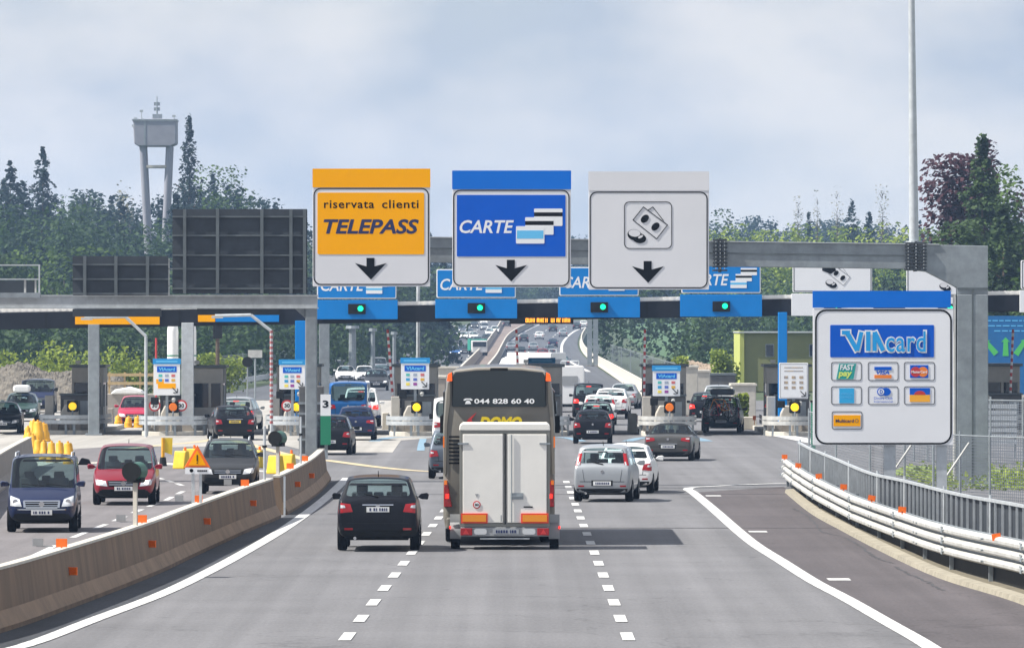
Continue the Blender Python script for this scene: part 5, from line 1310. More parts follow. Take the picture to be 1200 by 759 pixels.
for i, cc_ in enumerate(cells):
    x0, y0_, x1, y1_ = cc_
    mb = MB(); ring(mb, rct(x0, y0_, x1, y1_, .06), rct(x0+1.5, y0_+1.5, x1-1.5, y1_-1.5, .05), -.008, 0); c = mb.build('card_logo', M['black'], f.root)
    def pp(poly, m, y=-.010, nm='field'):
        mb = MB(); mb.prism([(f.x(U(a_, 0)[0]), f.z(U(0, b_)[1])) for a_, b_ in poly], y-.002, -.003); return mb.build(nm, m, c)
    R4 = lambda a_, b_, c_, e_: [(a_, b_), (c_, b_), (c_, e_), (a_, e_)]
    if i == 0:
        pp([(262, 319), (312, 319), (304, 365), (253, 365)], mat('teal_print', (.01, .33, .30), .5))
        mb = MB(); T3(mb, 'FAST', 264, 321, 306, 338, shear=.15, offset=.03); mb.build('lettering', M['white'], c)
        mb = MB(); T3(mb, 'pay', 259, 343, 300, 362, shear=.15, offset=.04); mb.build('lettering', mat('lime_print', (.65, .78, .15), .5), c)
    if i == 1:
        pp(R4(366, 328, 417, 338), M['deepblue']); pp(R4(366, 352, 417, 362), mat('orange_print', (.85, .22, .02), .5))
        mb = MB(); T3(mb, 'VISA', 372, 339, 411, 351, shear=.2, offset=.03); mb.build('lettering', M['deepblue'], c)
    if i == 2:
        pp(R4(472, 323, 526, 361), M['deepblue'])
        for cx_, mm, yy in ((488, M['redpaint'], -.014), (510, mat('orange_print', (.85, .22, .02), .5), -.013)):
            pp([(cx_+15*math.cos(2*PI*k/20), 343+15*math.sin(2*PI*k/20)) for k in range(20)], mm, yy)
        mb = MB(); T3(mb, 'MasterCard', 476, 339, 522, 347, y=-.02, offset=.02); mb.build('lettering', M['white'], c)
    if i == 3: pp(R4(262, 392, 306, 436), mat('amex_blue', (.02, .38, .72), .5)); mb = MB(); T3(mb, 'AMERICAN', 266, 405, 302, 411); T3(mb, 'EXPRESS', 266, 415, 302, 421); mb.build('lettering', M['cyan'], c)
    if i == 4:
        pp([(400+15*math.cos(2*PI*k/20), 402+12*math.sin(2*PI*k/20)) for k in range(20)], M['deepblue'], -.010); pp([(386+12*math.cos(2*PI*k/20), 402+12*math.sin(2*PI*k/20)) for k in range(20)], M['deepblue'], -.012); pp([(386+9*math.cos(2*PI*k/20), 402+9*math.sin(2*PI*k/20)) for k in range(20)], M['white'], -.014)
        mb = MB(); T3(mb, 'D', 382, 396, 391, 408, y=-.019, offset=.03); T3(mb, 'Diners Club', 365, 417, 420, 425); T3(mb, 'International', 365, 428, 420, 434); mb.build('lettering', M['deepblue'], c)
    if i == 5:
        pp(R4(471, 391, 531, 411), M['deepblue']); pp(R4(471, 411, 531, 432), mat('orange_print2', (.92, .42, .02), .5))
        pp([(501+17*math.cos(PI*k/12), 411-12*math.sin(PI*k/12)) for k in range(13)], M['redpaint'], -.012)
        mb = MB(); T3(mb, 'AURA', 484, 417, 520, 425, offset=.03) if 0 else None
    if i == 6:
        pp(R4(245, 471, 325, 504), M['yellow']); mb = MB(); T3(mb, 'Multicard', 251, 483, 305, 493, offset=.03); T3(mb, 'O', 308, 482, 319, 494); mb.build('lettering', M['navy'], c)
for x in (1043, ):
    mb = MB(); mb.bb(f.x(x-7), f.x(x+7), .10, .32, -f.root.location.z, 3.6); mb.build('post', M['galv_lt'], f.root)
mb = MB(); mb.bb(f.x(1098), f.x(1110), .10, .32, -f.root.location.z, 3.6); mb.build('post', M['galv_lt'], f.root)

# ------------------------------------------------------------------ toll canopy
CDp = 92.0; cs = F/CDp
tilt = math.atan((Z(340, CDp)-Z(361, CDp))/(X(1200, CDp)-X(0, CDp)))
zc = (Z(340, CDp)+Z(361, CDp))/2
t = empty('toll_canopy', (0, CDp*K, zc), 0, 'long flat toll plaza canopy with dark front and white roof edge', 'canopy'); t.rotation_euler.y = -tilt
mb = MB(); mb.bb(-27, 27, .3, 14, -.28, -.02); mb.build('roof', M['roofwhite'], t)
mb = MB()
for i in range(180): x = -27+.3*i; mb.cyl((x, .02, -.10), (x, .4, -.10), .09, .09, 8)
mb.bb(-27, 27, .05, .45, -.20, -.02); mb.build('roof_edge', M['roofwhite'], t)
mb = MB(); mb.bb(-27, 27, 0, .35, -.95, -.21); mb.bb(-27, 27, 13.6, 14, -.95, -.28); mb.bb(-27, 27, .35, 13.6, -.75, -.3); mb.build('fascia', M['fascia'], t)
mb = MB()
for i in range(19): mb.bb(-27+3*i, -26.9+3*i, -.012, 0, -.95, -.21)
mb.build('fascia_joint', M['dark'], t)
def ctop(px): return zc+math.tan(tilt)*X(px, CDp)
colsx = [(110, 'galv', .5, 'grey canopy column next to the first island', 91.95), (220, 'galv_lt', .54, 'broad grey canopy column between the white tanks', 91.95), (352, 'skyblue', .46, 'blue canopy column left of the left gantry post', 91.95), (380, 'galv', .5, 'grey canopy column just right of the left gantry post', 100),
         (917, 'skyblue', .40, 'blue canopy column in front of the olive building', 91.95)]
for px, m, w_, lb, dd in colsx:
    h = ctop(px)-.8
    t = empty('canopy_column', (X(px, dd), dd*K, 0), 0, lb, 'column')
    mb = MB(); mb.bb(-w_/2, w_/2, -.2, .2, .05, h); mb.build('shaft', M[m], t, bevel=.02); mb = MB(); mb.bb(-w_/2-.12, w_/2+.12, -.32, .32, 0, .10); mb.build('foot_plate', M['galv'], t)
# lane signs on the canopy
def lane_sign(pxc, label, kind, lit=True, ytop=313, dz=0, half=46.5):
    y1 = 374+dz
    f = Frame('lane_sign', pxc, y1, CDp-.05, label, 'sign')
    yt = ytop+dz
    lowm = M['skyblue'] if kind == 'carte' else M['signwhite']
    mb = MB(); mb.prism(f.rect(pxc-half-1.5, yt+35, pxc+half+1.5, y1, .02), 0, .12); mb.build('lower_panel', lowm, f.root, bevel=.01)
    mb = MB(); mb.prism(f.rect(pxc-half, yt, pxc+half, yt+33.5, .06), 0, .12); b = mb.build('board', M['signwhite'], f.root, bevel=.01)
    U = lambda x, y: (pxc+x, yt+y)
    if kind == 'carte':
        mb = MB(); mb.prism(f.rect(pxc-half+1.2, yt+1.2, pxc+half-1.2, yt+32.2, .05), -.008, 0); mb.build('blue_field', M['skyblue'], b)
        mb = MB(); put_text(mb, 'CARTE', f.x(pxc-42), f.x(pxc+9), f.z(yt+24.5), f.z(yt+11), -.012, shear=.22, offset=.015); mb.build('lettering', M['white'], b)
        k_ = .195
        for k, (x0, y0) in enumerate(((23, 4), (17, 11), (11, 19))):
            mb = MB(); mb.prism(f.rect(pxc+x0, yt+y0, pxc+x0+19, yt+y0+8.5, .02), -.014-.003*k, -.006); c = mb.build('card_symbol', M['white'], b)
            mb = MB(); mb.prism(f.rect(pxc+x0, yt+y0+2, pxc+x0+19, yt+y0+4.5, .004), -.016-.003*k, -.01); mb.build('stripe', M['cyan'] if k == 2 else M['black'], c)
    else:
        mb = MB(); ring(mb, f.rect(pxc-half+1, yt+1, pxc+half-1, yt+32.5, .05), f.rect(pxc-half+1.8, yt+1.8, pxc+half-1.8, yt+31.7, .04), -.006, 0); mb.build('border', M['black'], b)
        ff = f; U2 = lambda x, y: (pxc-14+x, yt-12+y)
        cash(f, U2, .20*.85, -62*.85, -28*.85+6, frame=False)
        mb = MB(); mb.prism([(f.x(pxc-12), f.z(yt+1)), (f.x(pxc+2), f.z(yt+1)), (f.x(pxc+4), f.z(yt+8)), (f.x(pxc-2), f.z(yt+12)), (f.x(pxc-12), f.z(yt+8))], -.012, -.002); mb.build('hand_symbol', M['black'], b)
    # traffic light
    x0 = pxc-9.5
    mb = MB(); mb.prism(f.rect(pxc-10, y1-18, pxc+10.5, y1-6, .03), -.10, 0); tl = mb.build('traffic_light', M['dark'], f.root, bevel=.01)
    mb = MB(); mb.cyl((f.x(pxc+4.5), -.125, f.z(y1-12.5)), (f.x(pxc+4.5), -.09, f.z(y1-12.5)), .125, .125, 16); mb.build('green_lamp', M['green'], tl)
    mb = MB(); mb.cyl((f.x(pxc-4.5), -.115, f.z(y1-12.5)), (f.x(pxc-4.5), -.09, f.z(y1-12.5)), .115, .115, 16); mb.build('dark_lamp', M['dark'], tl)
G1 = None
lane_sign(418, 'blue CARTE lane sign on the canopy under the yellow gantry sign', 'carte', dz=0, ytop=316.5)
lane_sign(558, 'blue CARTE lane sign on the canopy under the blue gantry sign', 'carte', dz=-1, ytop=316.5)
lane_sign(702, 'blue CARTE lane sign on the canopy under the white gantry sign', 'carte', dz=-2, ytop=315)
lane_sign(845, 'fully visible blue CARTE lane sign on the canopy above the bike-carrying car', 'carte', dz=-3)
lane_sign(975.5, 'white banknote lane sign on the canopy above the roadside card sign header', 'cash', dz=-4)
lane_sign(1109, 'white coin lane sign on the canopy half hidden by the gantry corner', 'cash', dz=0)
lane_sign(1243, 'white lane sign on the canopy cut off by the right picture edge', 'cash', dz=-8)
for x0, x1, y0_, y1_, lb, two in ((88, 187, 370, 380, 'yellow strip sign under the canopy above the left toll lane', False), (232, 327, 369, 377, 'yellow and blue strip sign under the canopy above the second toll lane', True)):
    f = Frame('strip_sign', (x0+x1)/2, y1_, CDp-.02, lb, 'sign')
    mb = MB(); mb.prism(f.rect(x0, y0_, x1 if not two else x0+20, y1_, .01), 0, .08); mb.build('yellow_panel', M['yellow'], f.root)
    if two: mb = MB(); mb.prism(f.rect(x0+20.5, y0_, x1, y1_, .01), 0, .08); mb.build('blue_panel', M['skyblue'], f.root)
    mb = MB(); mb.prism(f.rect(x0-1, y0_-12, x1+1, y0_, .01), .02, .1); mb.build('shade_panel', M['dark'], f.root)  # dark strip modelled in place of the shadow above the coloured panel
f = Frame('led_display', 641, 379.5, CDp-.02, 'black display board with glowing orange letters under the canopy', 'display')
mb = MB(); mb.prism(f.rect(597, 370.5, 672, 379.5, .01), -.02, .1); mb.build('case', M['dark'], f.root)
mb = MB(); random.seed(5)
x = 616.
while x < 668:
    if not 640.5 < x < 643.5:
        k = random.choice('HNEAOUTI'); a, b = f.x(x), f.x(x+2.5); z0_, z1_ = f.z(377.6), f.z(372.8)
        mb.bb(a, a+.028, -.032, -.02, z0_, z1_)
        if k in 'HNAOU': mb.bb(b-.028, b, -.032, -.02, z0_, z1_)
        if k in 'HEA': mb.bb(a+.03, b-.03, -.032, -.02, (z0_+z1_)/2-.012, (z0_+z1_)/2+.012)
        if k in 'EAOT': mb.bb(a+.03, b-.03, -.032, -.02, z1_-.026, z1_)
        if k in 'EOU': mb.bb(a+.03, b-.03, -.032, -.02, z0_, z0_+.026)
    x += 3.3
mb.build('lit_letters', M['led'], f.root)
for px, lb in ((166, 'beacon-less') ,): pass
# bent poles under the canopy (lane lights)
def bent_pole(px0, px1, ytop, ybend, ybot, d, label):
    t = empty('lane_lamp', (X(px1, d), d*K, 0), 0, label, 'lamp')
    mb = MB(); x0 = X(px0, d)-X(px1, d); xm = X(px1-24, d)-X(px1, d)
    mb.tube([V((0, 0, 0)), V((0, 0, Z(ybend, d))), V((xm, 0, Z(ytop, d))), V((x0, 0, Z(ytop+1, d)))], .07, 10); mb.build('pole', M['galv_lt'], t)
    mb = MB(); mb.box(x0+.1, 0, Z(ytop+1, d)-.05, .5, .2, .12); mb.build('lamp_head', M['railw'], t); return t
bent_pole(99, 171, 371, 394, 470, 90.5, 'bent pale lamp pole in front of the island with the white tanks')
bp = bent_pole(252, 318, 369, 388, 480, 90.5, 'bent pole with red and white bands left of the blue canopy column')
mb = MB()
for k in range(18): mb.cyl((0, 0, .6+k*.235), (0, 0, .6+k*.235+.12), .078, .078, 10)
mb.build('red_bands', mat('faded_red', (.33, .10, .10), .6), bp)

# ------------------------------------------------------------------ toll islands
def board(pxc, wpx, y0_, y1_, d, kind, label):
    f = Frame('payment_sign', pxc, y1_, d, label, 'sign', 'small card payment signs on the toll islands')
    x0, x1 = pxc-wpx/2, pxc+wpx/2; h = y1_-y0_
    mb = MB(); mb.prism(f.rect(x0, y0_, x1, y1_, .04), 0, .07); mb.build('board', M['signwhite'], f.root, bevel=.008)
    if kind != 'white':
        mb = MB(); mb.prism(f.rect(x0-.9, y0_-1, x1+.9, y0_+5.5, .02), -.02, .06); hb = mb.build('header_band', mat('header_cyan', (.01, .27, .62), .5), f.root)
        mb = MB(); mb.bb(f.x(x0+3), f.x(x1-3), -.024, -.019, f.z(y0_+3.4), f.z(y0_+1.6)); mb.build('header_line', M['cyan'], hb)
        mb = MB(); mb.prism(f.rect(x0+4, y0_+8, x1-4, y0_+15, .03), -.006, 0); b = mb.build('blue_field', M['deepblue'], f.root)
        mb = MB(); put_text(mb, 'VIAcard', f.x(x0+6), f.x(x1-6), f.z(y0_+13.5), f.z(y0_+9.3), -.009, offset=.04); mb.build('lettering', M['cyan'], b)
        cols = [('teal', (.1, .5, .45)), ('grey', (.35, .4, .5)), ('redd', (.6, .15, .15)), ('am', (.03, .33, .6)), ('din', (.1, .15, .5)), ('mae', (.7, .4, .05)), ('mul', (.85, .7, .1)), ('purp', (.3, .05, .3))]
        rows = [(0, 0), (1, 0), (2, 0), (0, 1), (1, 1), (2, 1), (0, 2), (1, 2)]
        for (c_, r_), (nm, col) in zip(rows, cols):
            if kind == 'yellow' and r_ == 2: continue
            cx_ = x0+8+c_*(wpx-16)/2; cy_ = y0_+19+r_*5.4
            mb = MB(); mb.prism(f.rect(cx_-2.2, cy_-1.6, cx_+2.2, cy_+1.6, .01), -.006, 0); mb.build('card_logo', mat('logo_'+nm, col, .5), f.root)
        if kind == 'yellow':
            mb = MB(); mb.prism(f.rect(x0+5, y1_-14, x1-5, y1_-8, .02), -.006, 0); mb.prism(f.rect(x0+3, y1_-19, x0+12, y1_-13.5, .02), -.005, 0); mb.build('yellow_field', M['yellow'], f.root)
    else:
        mb = MB(); ring(mb, f.rect(x0+1, y0_+1, x1-1, y1_-1, .04), f.rect(x0+1.5, y0_+1.5, x1-1.5, y1_-1.5, .035), -.005, 0); mb.build('border', M['greybox'], f.root)
        mb = MB()
        for r_ in range(3):
            for c_ in range(3):
                cx_ = x0+8+c_*(wpx-16)/2; cy_ = y0_+17+r_*6; mb.prism(f.rect(cx_-2.3, cy_-1.6, cx_+2.3, cy_+1.6, .01), -.006, 0)
        for r_ in range(2): mb.bb(f.x(x0+6), f.x(x1-6), -.006, 0, f.z(y0_+6+r_*4), f.z(y0_+5+r_*4))
        mb.build('card_logos', mat('logo_mix', (.2, .25, .35), .5, col2=(.6, .4, .15), nscale=6), f.root)
    mb = MB(); ax, ay = x1-5, y1_-5
    for p, q in (((-4, -4), (2, 2)), ((2, 2), (2, -3)), ((2, 2), (-3, 2))):
        a = V((f.x(ax+p[0]), 0, f.z(ay+p[1]))); b = V((f.x(ax+q[0]), 0, f.z(ay+q[1]))); mb.cyl((a.x, -.008, a.z), (b.x, -.008, b.z), .022, .022, 4)
    mb.build('arrow', M['black'], f.root)
    mb = MB(); mb.bb(-.06, .06, .08, .2, -f.root.location.z+.2, f.z(y0_+4)); mb.build('pole', M['galv'], f.root)
    mb = MB(); mb.box(-.55, .25, -.25, .35, .3, .32); mb.build('camera_box', M['dark'], f.root, bevel=.03); mb = MB(); mb.cyl((.3, .2, -.16), (.3, -.12, -.24), .09, .08, 10); mb.build('camera', M['railw'], f.root)
def toll_island(px, where, d0=91.3, booth=(-1.0, .95, 3.05), lamp=True, pole=-1.0, half=1.15, lit=True, stripe=True, sign30=None, railm='galv_lt'):
    x = X(px, d0)
    t = empty('toll_island', (x, d0*K, 0), 0, 'raised concrete toll island '+where, 'toll island', 'raised toll islands under the canopy')
    pts = []
    for k in range(9): a = PI+PI*k/8; pts.append((half*math.cos(a), 1.2+1.2*math.sin(a)))
    pts += [(half, 20), (-half, 20)]
    mb = MB(); n = len(pts); mb.add([(a, b, 0) for a, b in pts]+[(a, b, .2) for a, b in pts], [tuple(range(n, 2*n))]+[(k, (k+1) % n, n+(k+1) % n, n+k) for k in range(n)]); mb.build('slab', M['conc_lt'], t, bevel=.03)
    mb = MB(); mb.prism([(-half*.75, .2), (half*.75, .2), (half*.6, .55), (-half*.6, .55)], 1.3, 2.6); mb.box(-half*.55, .95, .4, .35, .4, .5, ry=.1); mb.box(half*.15, .85, .38, .5, .4, .42); mb.build('footing_blocks', M['concrete'], t, bevel=.04)
    # wrapped rail
    g = empty('crash_rail', (x, d0*K, 0), 0, 'steel crash rail wrapped round the toll island nose '+where, 'crash rail', 'crash rails on the toll island noses')
    path = [V((-half-.1, 7, 0)), V((-half-.12, 3, 0)), V((-half-.1, 1.2, 0)), V((-half*.85, .4, 0)), V((-half*.45, .02, 0)), V((0, -.08, 0)), V((half*.45, .02, 0)), V((half*.85, .4, 0)), V((half+.1, 1.2, 0)), V((half+.12, 3, 0)), V((half+.1, 7, 0))]
    path = catmull(path, 3)
    for z in (.80, .58):
        mb = MB(); mb.sweep(path, [(-o, h) for o, h in wbeam(z, .0)]) if 0 else mb.sweep(path, [(-o*1.0, h) for o, h in [(-.01, z-.09), (.03, z-.06), (.03, z-.03), (0, z), (.03, z+.03), (.03, z+.06), (-.01, z+.09), (-.03, z+.09), (-.03, z-.09)]]); mb.build('rail', M[railm], g)
    for p in (path[3], path[9], path[14], path[16], path[21], path[27]):
        mb = MB(); mb.box(p.x*.93, p.y+.1, .42, .10, .12, .86); mb.build('post', M['galv'], g)
    if booth:
        b = empty('toll_booth', (x, d0*K+6, .2), 0, 'grey toll booth with dark window '+where, 'toll booth', 'grey toll booths on the islands')
        x0, x1, h = booth; h -= .2
        mb = MB(); mb.bb(x0, x1, 0, 3.4, 0, 1.0); mb.bb(x0, x1, .0, 3.4, 2.1, h); 
        for xx in (x0, x1-.12, x0+(x1-x0)*.55): mb.bb(xx, xx+.12, 0, .12, 1.0, 2.1); mb.bb(xx, xx+.12, 3.28, 3.4, 1.0, 2.1)
        mb.build('walls', M['bin'], b, bevel=.02)
        mb = MB(); mb.bb(x0+.03, x1-.03, .04, 3.36, 1.0, 2.1); mb.build('window', M['glassblue'], b)
        mb = MB(); mb.bb(x0-.12, x1+.12, -.2, 3.6, h, h+.12); mb.build('roof', M['darkrib'], b, bevel=.02)
        mb = MB(); mb.bb(x1-.02, x1+.02, 1.0, 1.8, .05, 2.0); mb.build('door', M['galv_lt'], b)
        mb = MB(); mb.box(x0+.3, -.1, h+.25, .22, .35, .16); mb.cyl((x0+.3, 0, h+.1), (x0+.3, 0, h+.2), .03); mb.build('camera', M['railw'], b)
        c = empty('ticket_machine', (x+.1, d0*K+3.4, .2), 0, 'dark ticket machine cabinet '+where, 'ticket machine', 'ticket machines on the toll islands')
        mb = MB(); mb.bb(-.75, .75, 0, 1.2, 0, 1.55); mb.build('cabinet', M['booththic'], c, bevel=.03); mb = MB(); mb.bb(-.6, -.1, -.03, 0, .8, 1.35); mb.build('front_panel', M['bin'], c); mb = MB(); mb.bb(.15, .6, -.03, 0, .4, 1.3); mb.build('door_panel', M['galv'], c)
        mb = MB(); mb.bb(-.8, .8, -.1, 1.3, 1.55, 1.63); mb.build('lid', M['darkrib'], c)
    mb = MB(); mb.prism([(-.5, 0), (.45, 0), (.36, .55), (.15, .85), (-.25, .85), (-.42, .5)], 0, .6)
    o = mb.build('crash_cushion', M['conc_lt'], loc=(x-.1, d0*K+1.7, .5), bevel=.06); tag(o, 'beige crash cushion block '+where, 'crash cushion', 'beige crash cushions on the island noses')
    if lamp:
        l = empty('flashing_lamp', (x+.08, d0*K+.55, .2), 0, ('lit yellow' if lit else 'amber')+' round warning lamp on the island '+where, 'warning lamp', 'round warning lamps on island noses')
        mb = MB(); mb.cyl((0, 0, 0), (0, 0, .95), .04); mb.build('post', M['galv'], l)
        mb = MB(); mb.prism(rrect(-.25, .25, .82, 1.34, .06), .02, .2); mb.build('housing', M['dark'], l)
        mb = MB(); mb.cyl((0, .02, 1.08), (0, -.04, 1.08), .185, .165, 20); mb.build('lens', mat('lamp_yellow', (.95, .58, .01), .3, emit=.45) if lit else M['amber'], l)
    if stripe:
        mb = MB(); mb.cyl((0, 0, 0), (0, 0, .95), .12, .12, 8); xx = x+pole
        b = empty('barrier_boom', (xx, d0*K+4.2, .2), 0, 'raised red and white striped barrier boom '+where, 'barrier boom', 'raised striped booms on the toll islands')
        mb.build('pivot_box', M['galv'], b); hh = 4.55; nst = 22
        mb = MB(); mb2 = MB(); tl = random.Random(px).uniform(-.04, .04)
        for k in range(nst):
            (mb if k % 2 else mb2).cyl((tl*k/2, 0, .9+(hh-.9)*k/nst), (tl*(k+1)/2, 0, .9+(hh-.9)*(k+1)/nst), .055, .055, 8)
        bm_ = mb.build('boom', mat('boom_red', (.50, .05, .05), .5), b); mb2.build('white_bands', M['white'], bm_)
    if sign30 is not None:
        for xo in sign30:
            r_ = empty('speed_sign', (x+xo, d0*K+.7, .2), 0, 'round red-ringed speed limit sign on a short post '+where+(', left one' if xo < 0 else ', right one'), 'speed sign')
            mb = MB(); mb.cyl((0, .02, 0), (0, .02, 1.2), .03); mb.build('post', M['galv'], r_)
            mb = MB(); mb.cyl((0, 0, 1.15), (0, -.02, 1.15), .26, .26, 24); mb.build('disc', M['redpaint'], r_); mb = MB(); mb.cyl((0, -.018, 1.15), (0, -.028, 1.15), .19, .19, 24); mb.build('face', M['white'], r_)
            mb = MB(); put_text(mb, '30', -.12, .12, 1.06, 1.24, -.031, offset=.03); mb.build('number', M['black'], r_)
    c = empty('concrete_bollard', (x-half+.25, d0*K+2.5, .2), 0, 'square concrete pillar holding the boom '+where, 'pillar', 'concrete pillars on the toll islands')
    mb = MB(); mb.bb(-.2, .2, 0, .6, 0, 1.55); mb.build('pillar', M['bin'], c, bevel=.03)
wh = {82: 'in front of the gravel heap', 200: 'below the white tanks', 345: 'beside the gantry post', 486: 'left of the coach', 635: 'behind the coach', 783: 'beyond the grey convertible', 930: 'near the olive building', 1176: 'before the large blue board'}
toll_island(82, wh[82], 92.5, stripe=False, half=1.35, booth=(-.3, 1.15, 3.0))
toll_island(200, wh[200], 91.5, lit=False, half=1.35, sign30=(-.75, .45), booth=(.6, 2.1, 3.0), pole=-2.35, stripe=False)
toll_island(345, wh[345], 91.5, half=1.2, sign30=(-.35,), stripe=False)
toll_island(486, wh[486], 91.3); toll_island(635, wh[635], 91.3)
toll_island(783, wh[783], 91.3, lit=False, railm='railw'); toll_island(930, wh[930], 91.3, railm='railw', pole=-.55)
toll_island(1182, wh[1176], 93, railm='railw', lamp=False, pole=.35)
board(195.5, 31, 421, 463, 91.52, 'yellow', 'small card sign with yellow field below the white tanks')
board(342.5, 30, 422, 456, 91.52, 'std', 'small blue-headed card sign beside the left gantry post')
board(486.5, 33, 420, 456, 91.52, 'std', 'small blue-headed card sign just left of the coach')
board(635, 30, 420, 456, 95, 'std', 'small blue-headed card sign peeping over the right of the coach roof')
board(781, 32, 429, 464, 91.52, 'std', 'small blue-headed card sign beyond the grey convertible')
board(930, 34, 425, 467, 91.52, 'white', 'small plain white card sign in front of the blue column')
t = empty('barrier_boom', (X(134, 100), 100*K, 0), 0, 'thin striped pole between bent lamp pole and white tank', 'barrier boom')
mb = MB(); mb.cyl((X(183, 100)-X(134, 100), 0, 1), (X(183, 100)-X(134, 100), 0, Z(396, 100)), .05); mb.build('boom', mat('boom_red', (.50, .05, .05), .5), t)

# big blue board at the far right, with arrows
f = Frame('information_board', 1190, 462, 112, 'large blue board with green arrows at the right edge behind the booth', 'sign')
mb = MB(); mb.prism(f.rect(1150, 370, 1232, 462, .02), 0, .15); b = mb.build('board', mat('board_blue', (.004, .13, .36), .5, noise=.1), f.root)
mb = MB()
for cx_, rot in ((1161, -.7), (1178.5, 0), (1196, .6)):
    pts = [(-3.5, 10), (3.5, 10), (2.6, -7), (5.5, -6), (0, -12), (-5.5, -6), (-2.6, -7)]
    mb.prism([(f.x(cx_+a*math.cos(rot)-b_*math.sin(rot)), f.z(407+a*math.sin(rot)+b_*math.cos(rot))) for a, b_ in pts], -.012, -.001)
mb.build('arrows', mat('arrow_green', (.08, .52, .12), .5), b)
mb = MB(); random.seed(3)
for yy in (375, 381, 387):
    x = 1157 if yy < 386 else 1165
    while x < 1225: w_ = random.uniform(3, 9); mb.bb(f.x(x), f.x(x+w_), -.008, 0, f.z(yy+1.3), f.z(yy)); x += w_+1.6
mb.build('text_rows', M['cyan'], b)
mb = MB(); mb.bb(f.x(1165), f.x(1168), .15, .4, -f.root.location.z, 0); mb.bb(f.x(1222), f.x(1225), .15, .4, -f.root.location.z, 0); mb.build('posts', M['galv'], f.root)

# lane marker with the figure 3, dark cabinets behind the post
f = Frame('lane_marker', 382, 521, 76, 'green and white upright lane marker with figure 3', 'sign')
mb = MB(); mb.prism(f.rect(375.5, 462, 387.5, 487, .02), 0, .2); b = mb.build('white_half', M['signwhite'], f.root)
mb = MB(); mb.prism(f.rect(375.5, 487, 387.5, 521, .02), -.001, .2); mb.build('green_half', M['signgreen'], f.root)
mb = MB(); put_text(mb, '3', f.x(378), f.x(385), f.z(477.5), f.z(469), -.006, offset=.03); mb.build('number', M['black'], b)
mb = MB(); mb.bb(-.06, .06, .2, .3, -f.root.location.z, .4); mb.build('post', M['galv'], f.root)
t = empty('control_cabinet', (X(364, 79), 79*K, 0), 0, 'dark control cabinet with shelves behind the left gantry post', 'cabinet')
mb = MB(); mb.bb(-.45, .5, 0, 1.0, 0, 2.6); mb.build('case', M['booththic'], t, bevel=.03)
mb = MB(); [mb.bb(-.50, .55, -.05, 0, z, z+.09) for z in (.5, 1.0, 1.5, 1.9)]; mb.build('ledges', M['galv'], t)
t = empty('slim_post', (X(490, 97), 97*K, 0), 0, 'thin pale pole rising behind the small card sign left of the coach', 'pole')
mb = MB(); mb.cyl((0, 0, 0), (0, 0, 8.2), .10, .08, 10); mb.build('pole', M['galv_lt'], t)

# ------------------------------------------------------------------ beacons, cones, small street furniture
def beacon(px, py, label, pyb=None):
    p = on_barrier(px, -.0); p.z = 1.03
    z = Z(py, p.y/K)-p.z
    t = empty('beacon', p, R(-18), label, 'beacon')
    mb = MB(); mb.bb(-.04, .04, -.03, .03, 0, z-.1); mb.build('post', M['conc_lt'], t)
    mb = MB(); mb.cyl((.02, -.16, z), (.02, .14, z), .17, .19, 20); mb.build('housing', M['greenpaint'], t, smooth=True)
    mb = MB(); mb.cyl((.02, -.30, z), (.02, -.15, z), .19, .16, 20); mb.build('visor', M['dark'], t, smooth=True)
    mb = MB(); mb.bb(-.14, .16, -.1, .12, z-.22, z-.12); mb.build('bracket', M['dark'], t)
beacon(158, 552, 'dark green lamp beacon on the barrier in front of the red people carrier')
beacon(325, 513, 'dark green lamp beacon on the far part of the barrier')
p = on_barrier(231); p.z = 1.03; s = F/p.y
t = empty('warning_sign', p, 0, 'yellow triangular warning sign with exclamation mark and plate below', 'sign')
zc_ = lambda py: Z(py, p.y/K)-1.03
mb = MB(); mb.bb(-.13, -.06, .02, .06, 0, zc_(550)); mb.bb(.04, .10, .02, .06, 0, zc_(550)); mb.build('posts', M['galv_lt'], t)
def tri(k, cz, r): return [(r*math.sin(a)*1.0, cz+r*math.cos(a)) for a in (0, 2*PI/3, 4*PI/3)]
cz = zc_(539)
mb = MB(); mb.prism(tri(0, cz, .34), -.02, .01); tr = mb.build('red_triangle', M['orange'], t, bevel=.01)
mb = MB(); mb.prism(tri(0, cz, .225), -.028, -.018); mb.build('yellow_face', M['yellow'], tr)
mb = MB(); mb.bb(-.014, .014, -.034, -.026, cz-.02, cz+.12); mb.cyl((0, -.034, cz-.06), (0, -.026, cz-.06), .016); mb.build('exclamation_mark', M['black'], tr)
mb = MB(); mb.bb(-.27, .27, -.02, .01, zc_(555), zc_(547)); pl = mb.build('plate', M['signwhite'], t)
mb = MB(); mb.cyl((-.13, -.026, zc_(551)), (-.13, -.02, zc_(551)), .045, .045, 6); [mb.bb(a, a+.035, -.026, -.02, zc_(552.3), zc_(550.3)) for a in (.0, .045, .09, .135, .18)]; mb.build('plate_marks', M['black'], pl)
for px, y0_, lb, w_ in ((310, 499, 'thin grey marker pole on the barrier with a collar', .035), (352, 488, 'thin grey pole on the barrier next to the gantry post', .03)):
    p = on_barrier(px); p.z = 1.03
    t = empty('marker_pole', p, 0, lb, 'pole'); h = Z(y0_, p.y/K)-1.03
    mb = MB(); mb.cyl((0, 0, 0), (0, 0, h), w_, w_, 8); mb.build('pole', M['galv_lt'], t); mb = MB(); mb.cyl((0, 0, h*.6), (0, 0, h*.6+.06), w_*1.8, w_*1.8, 8); mb.build('collar', M['dark'], t)

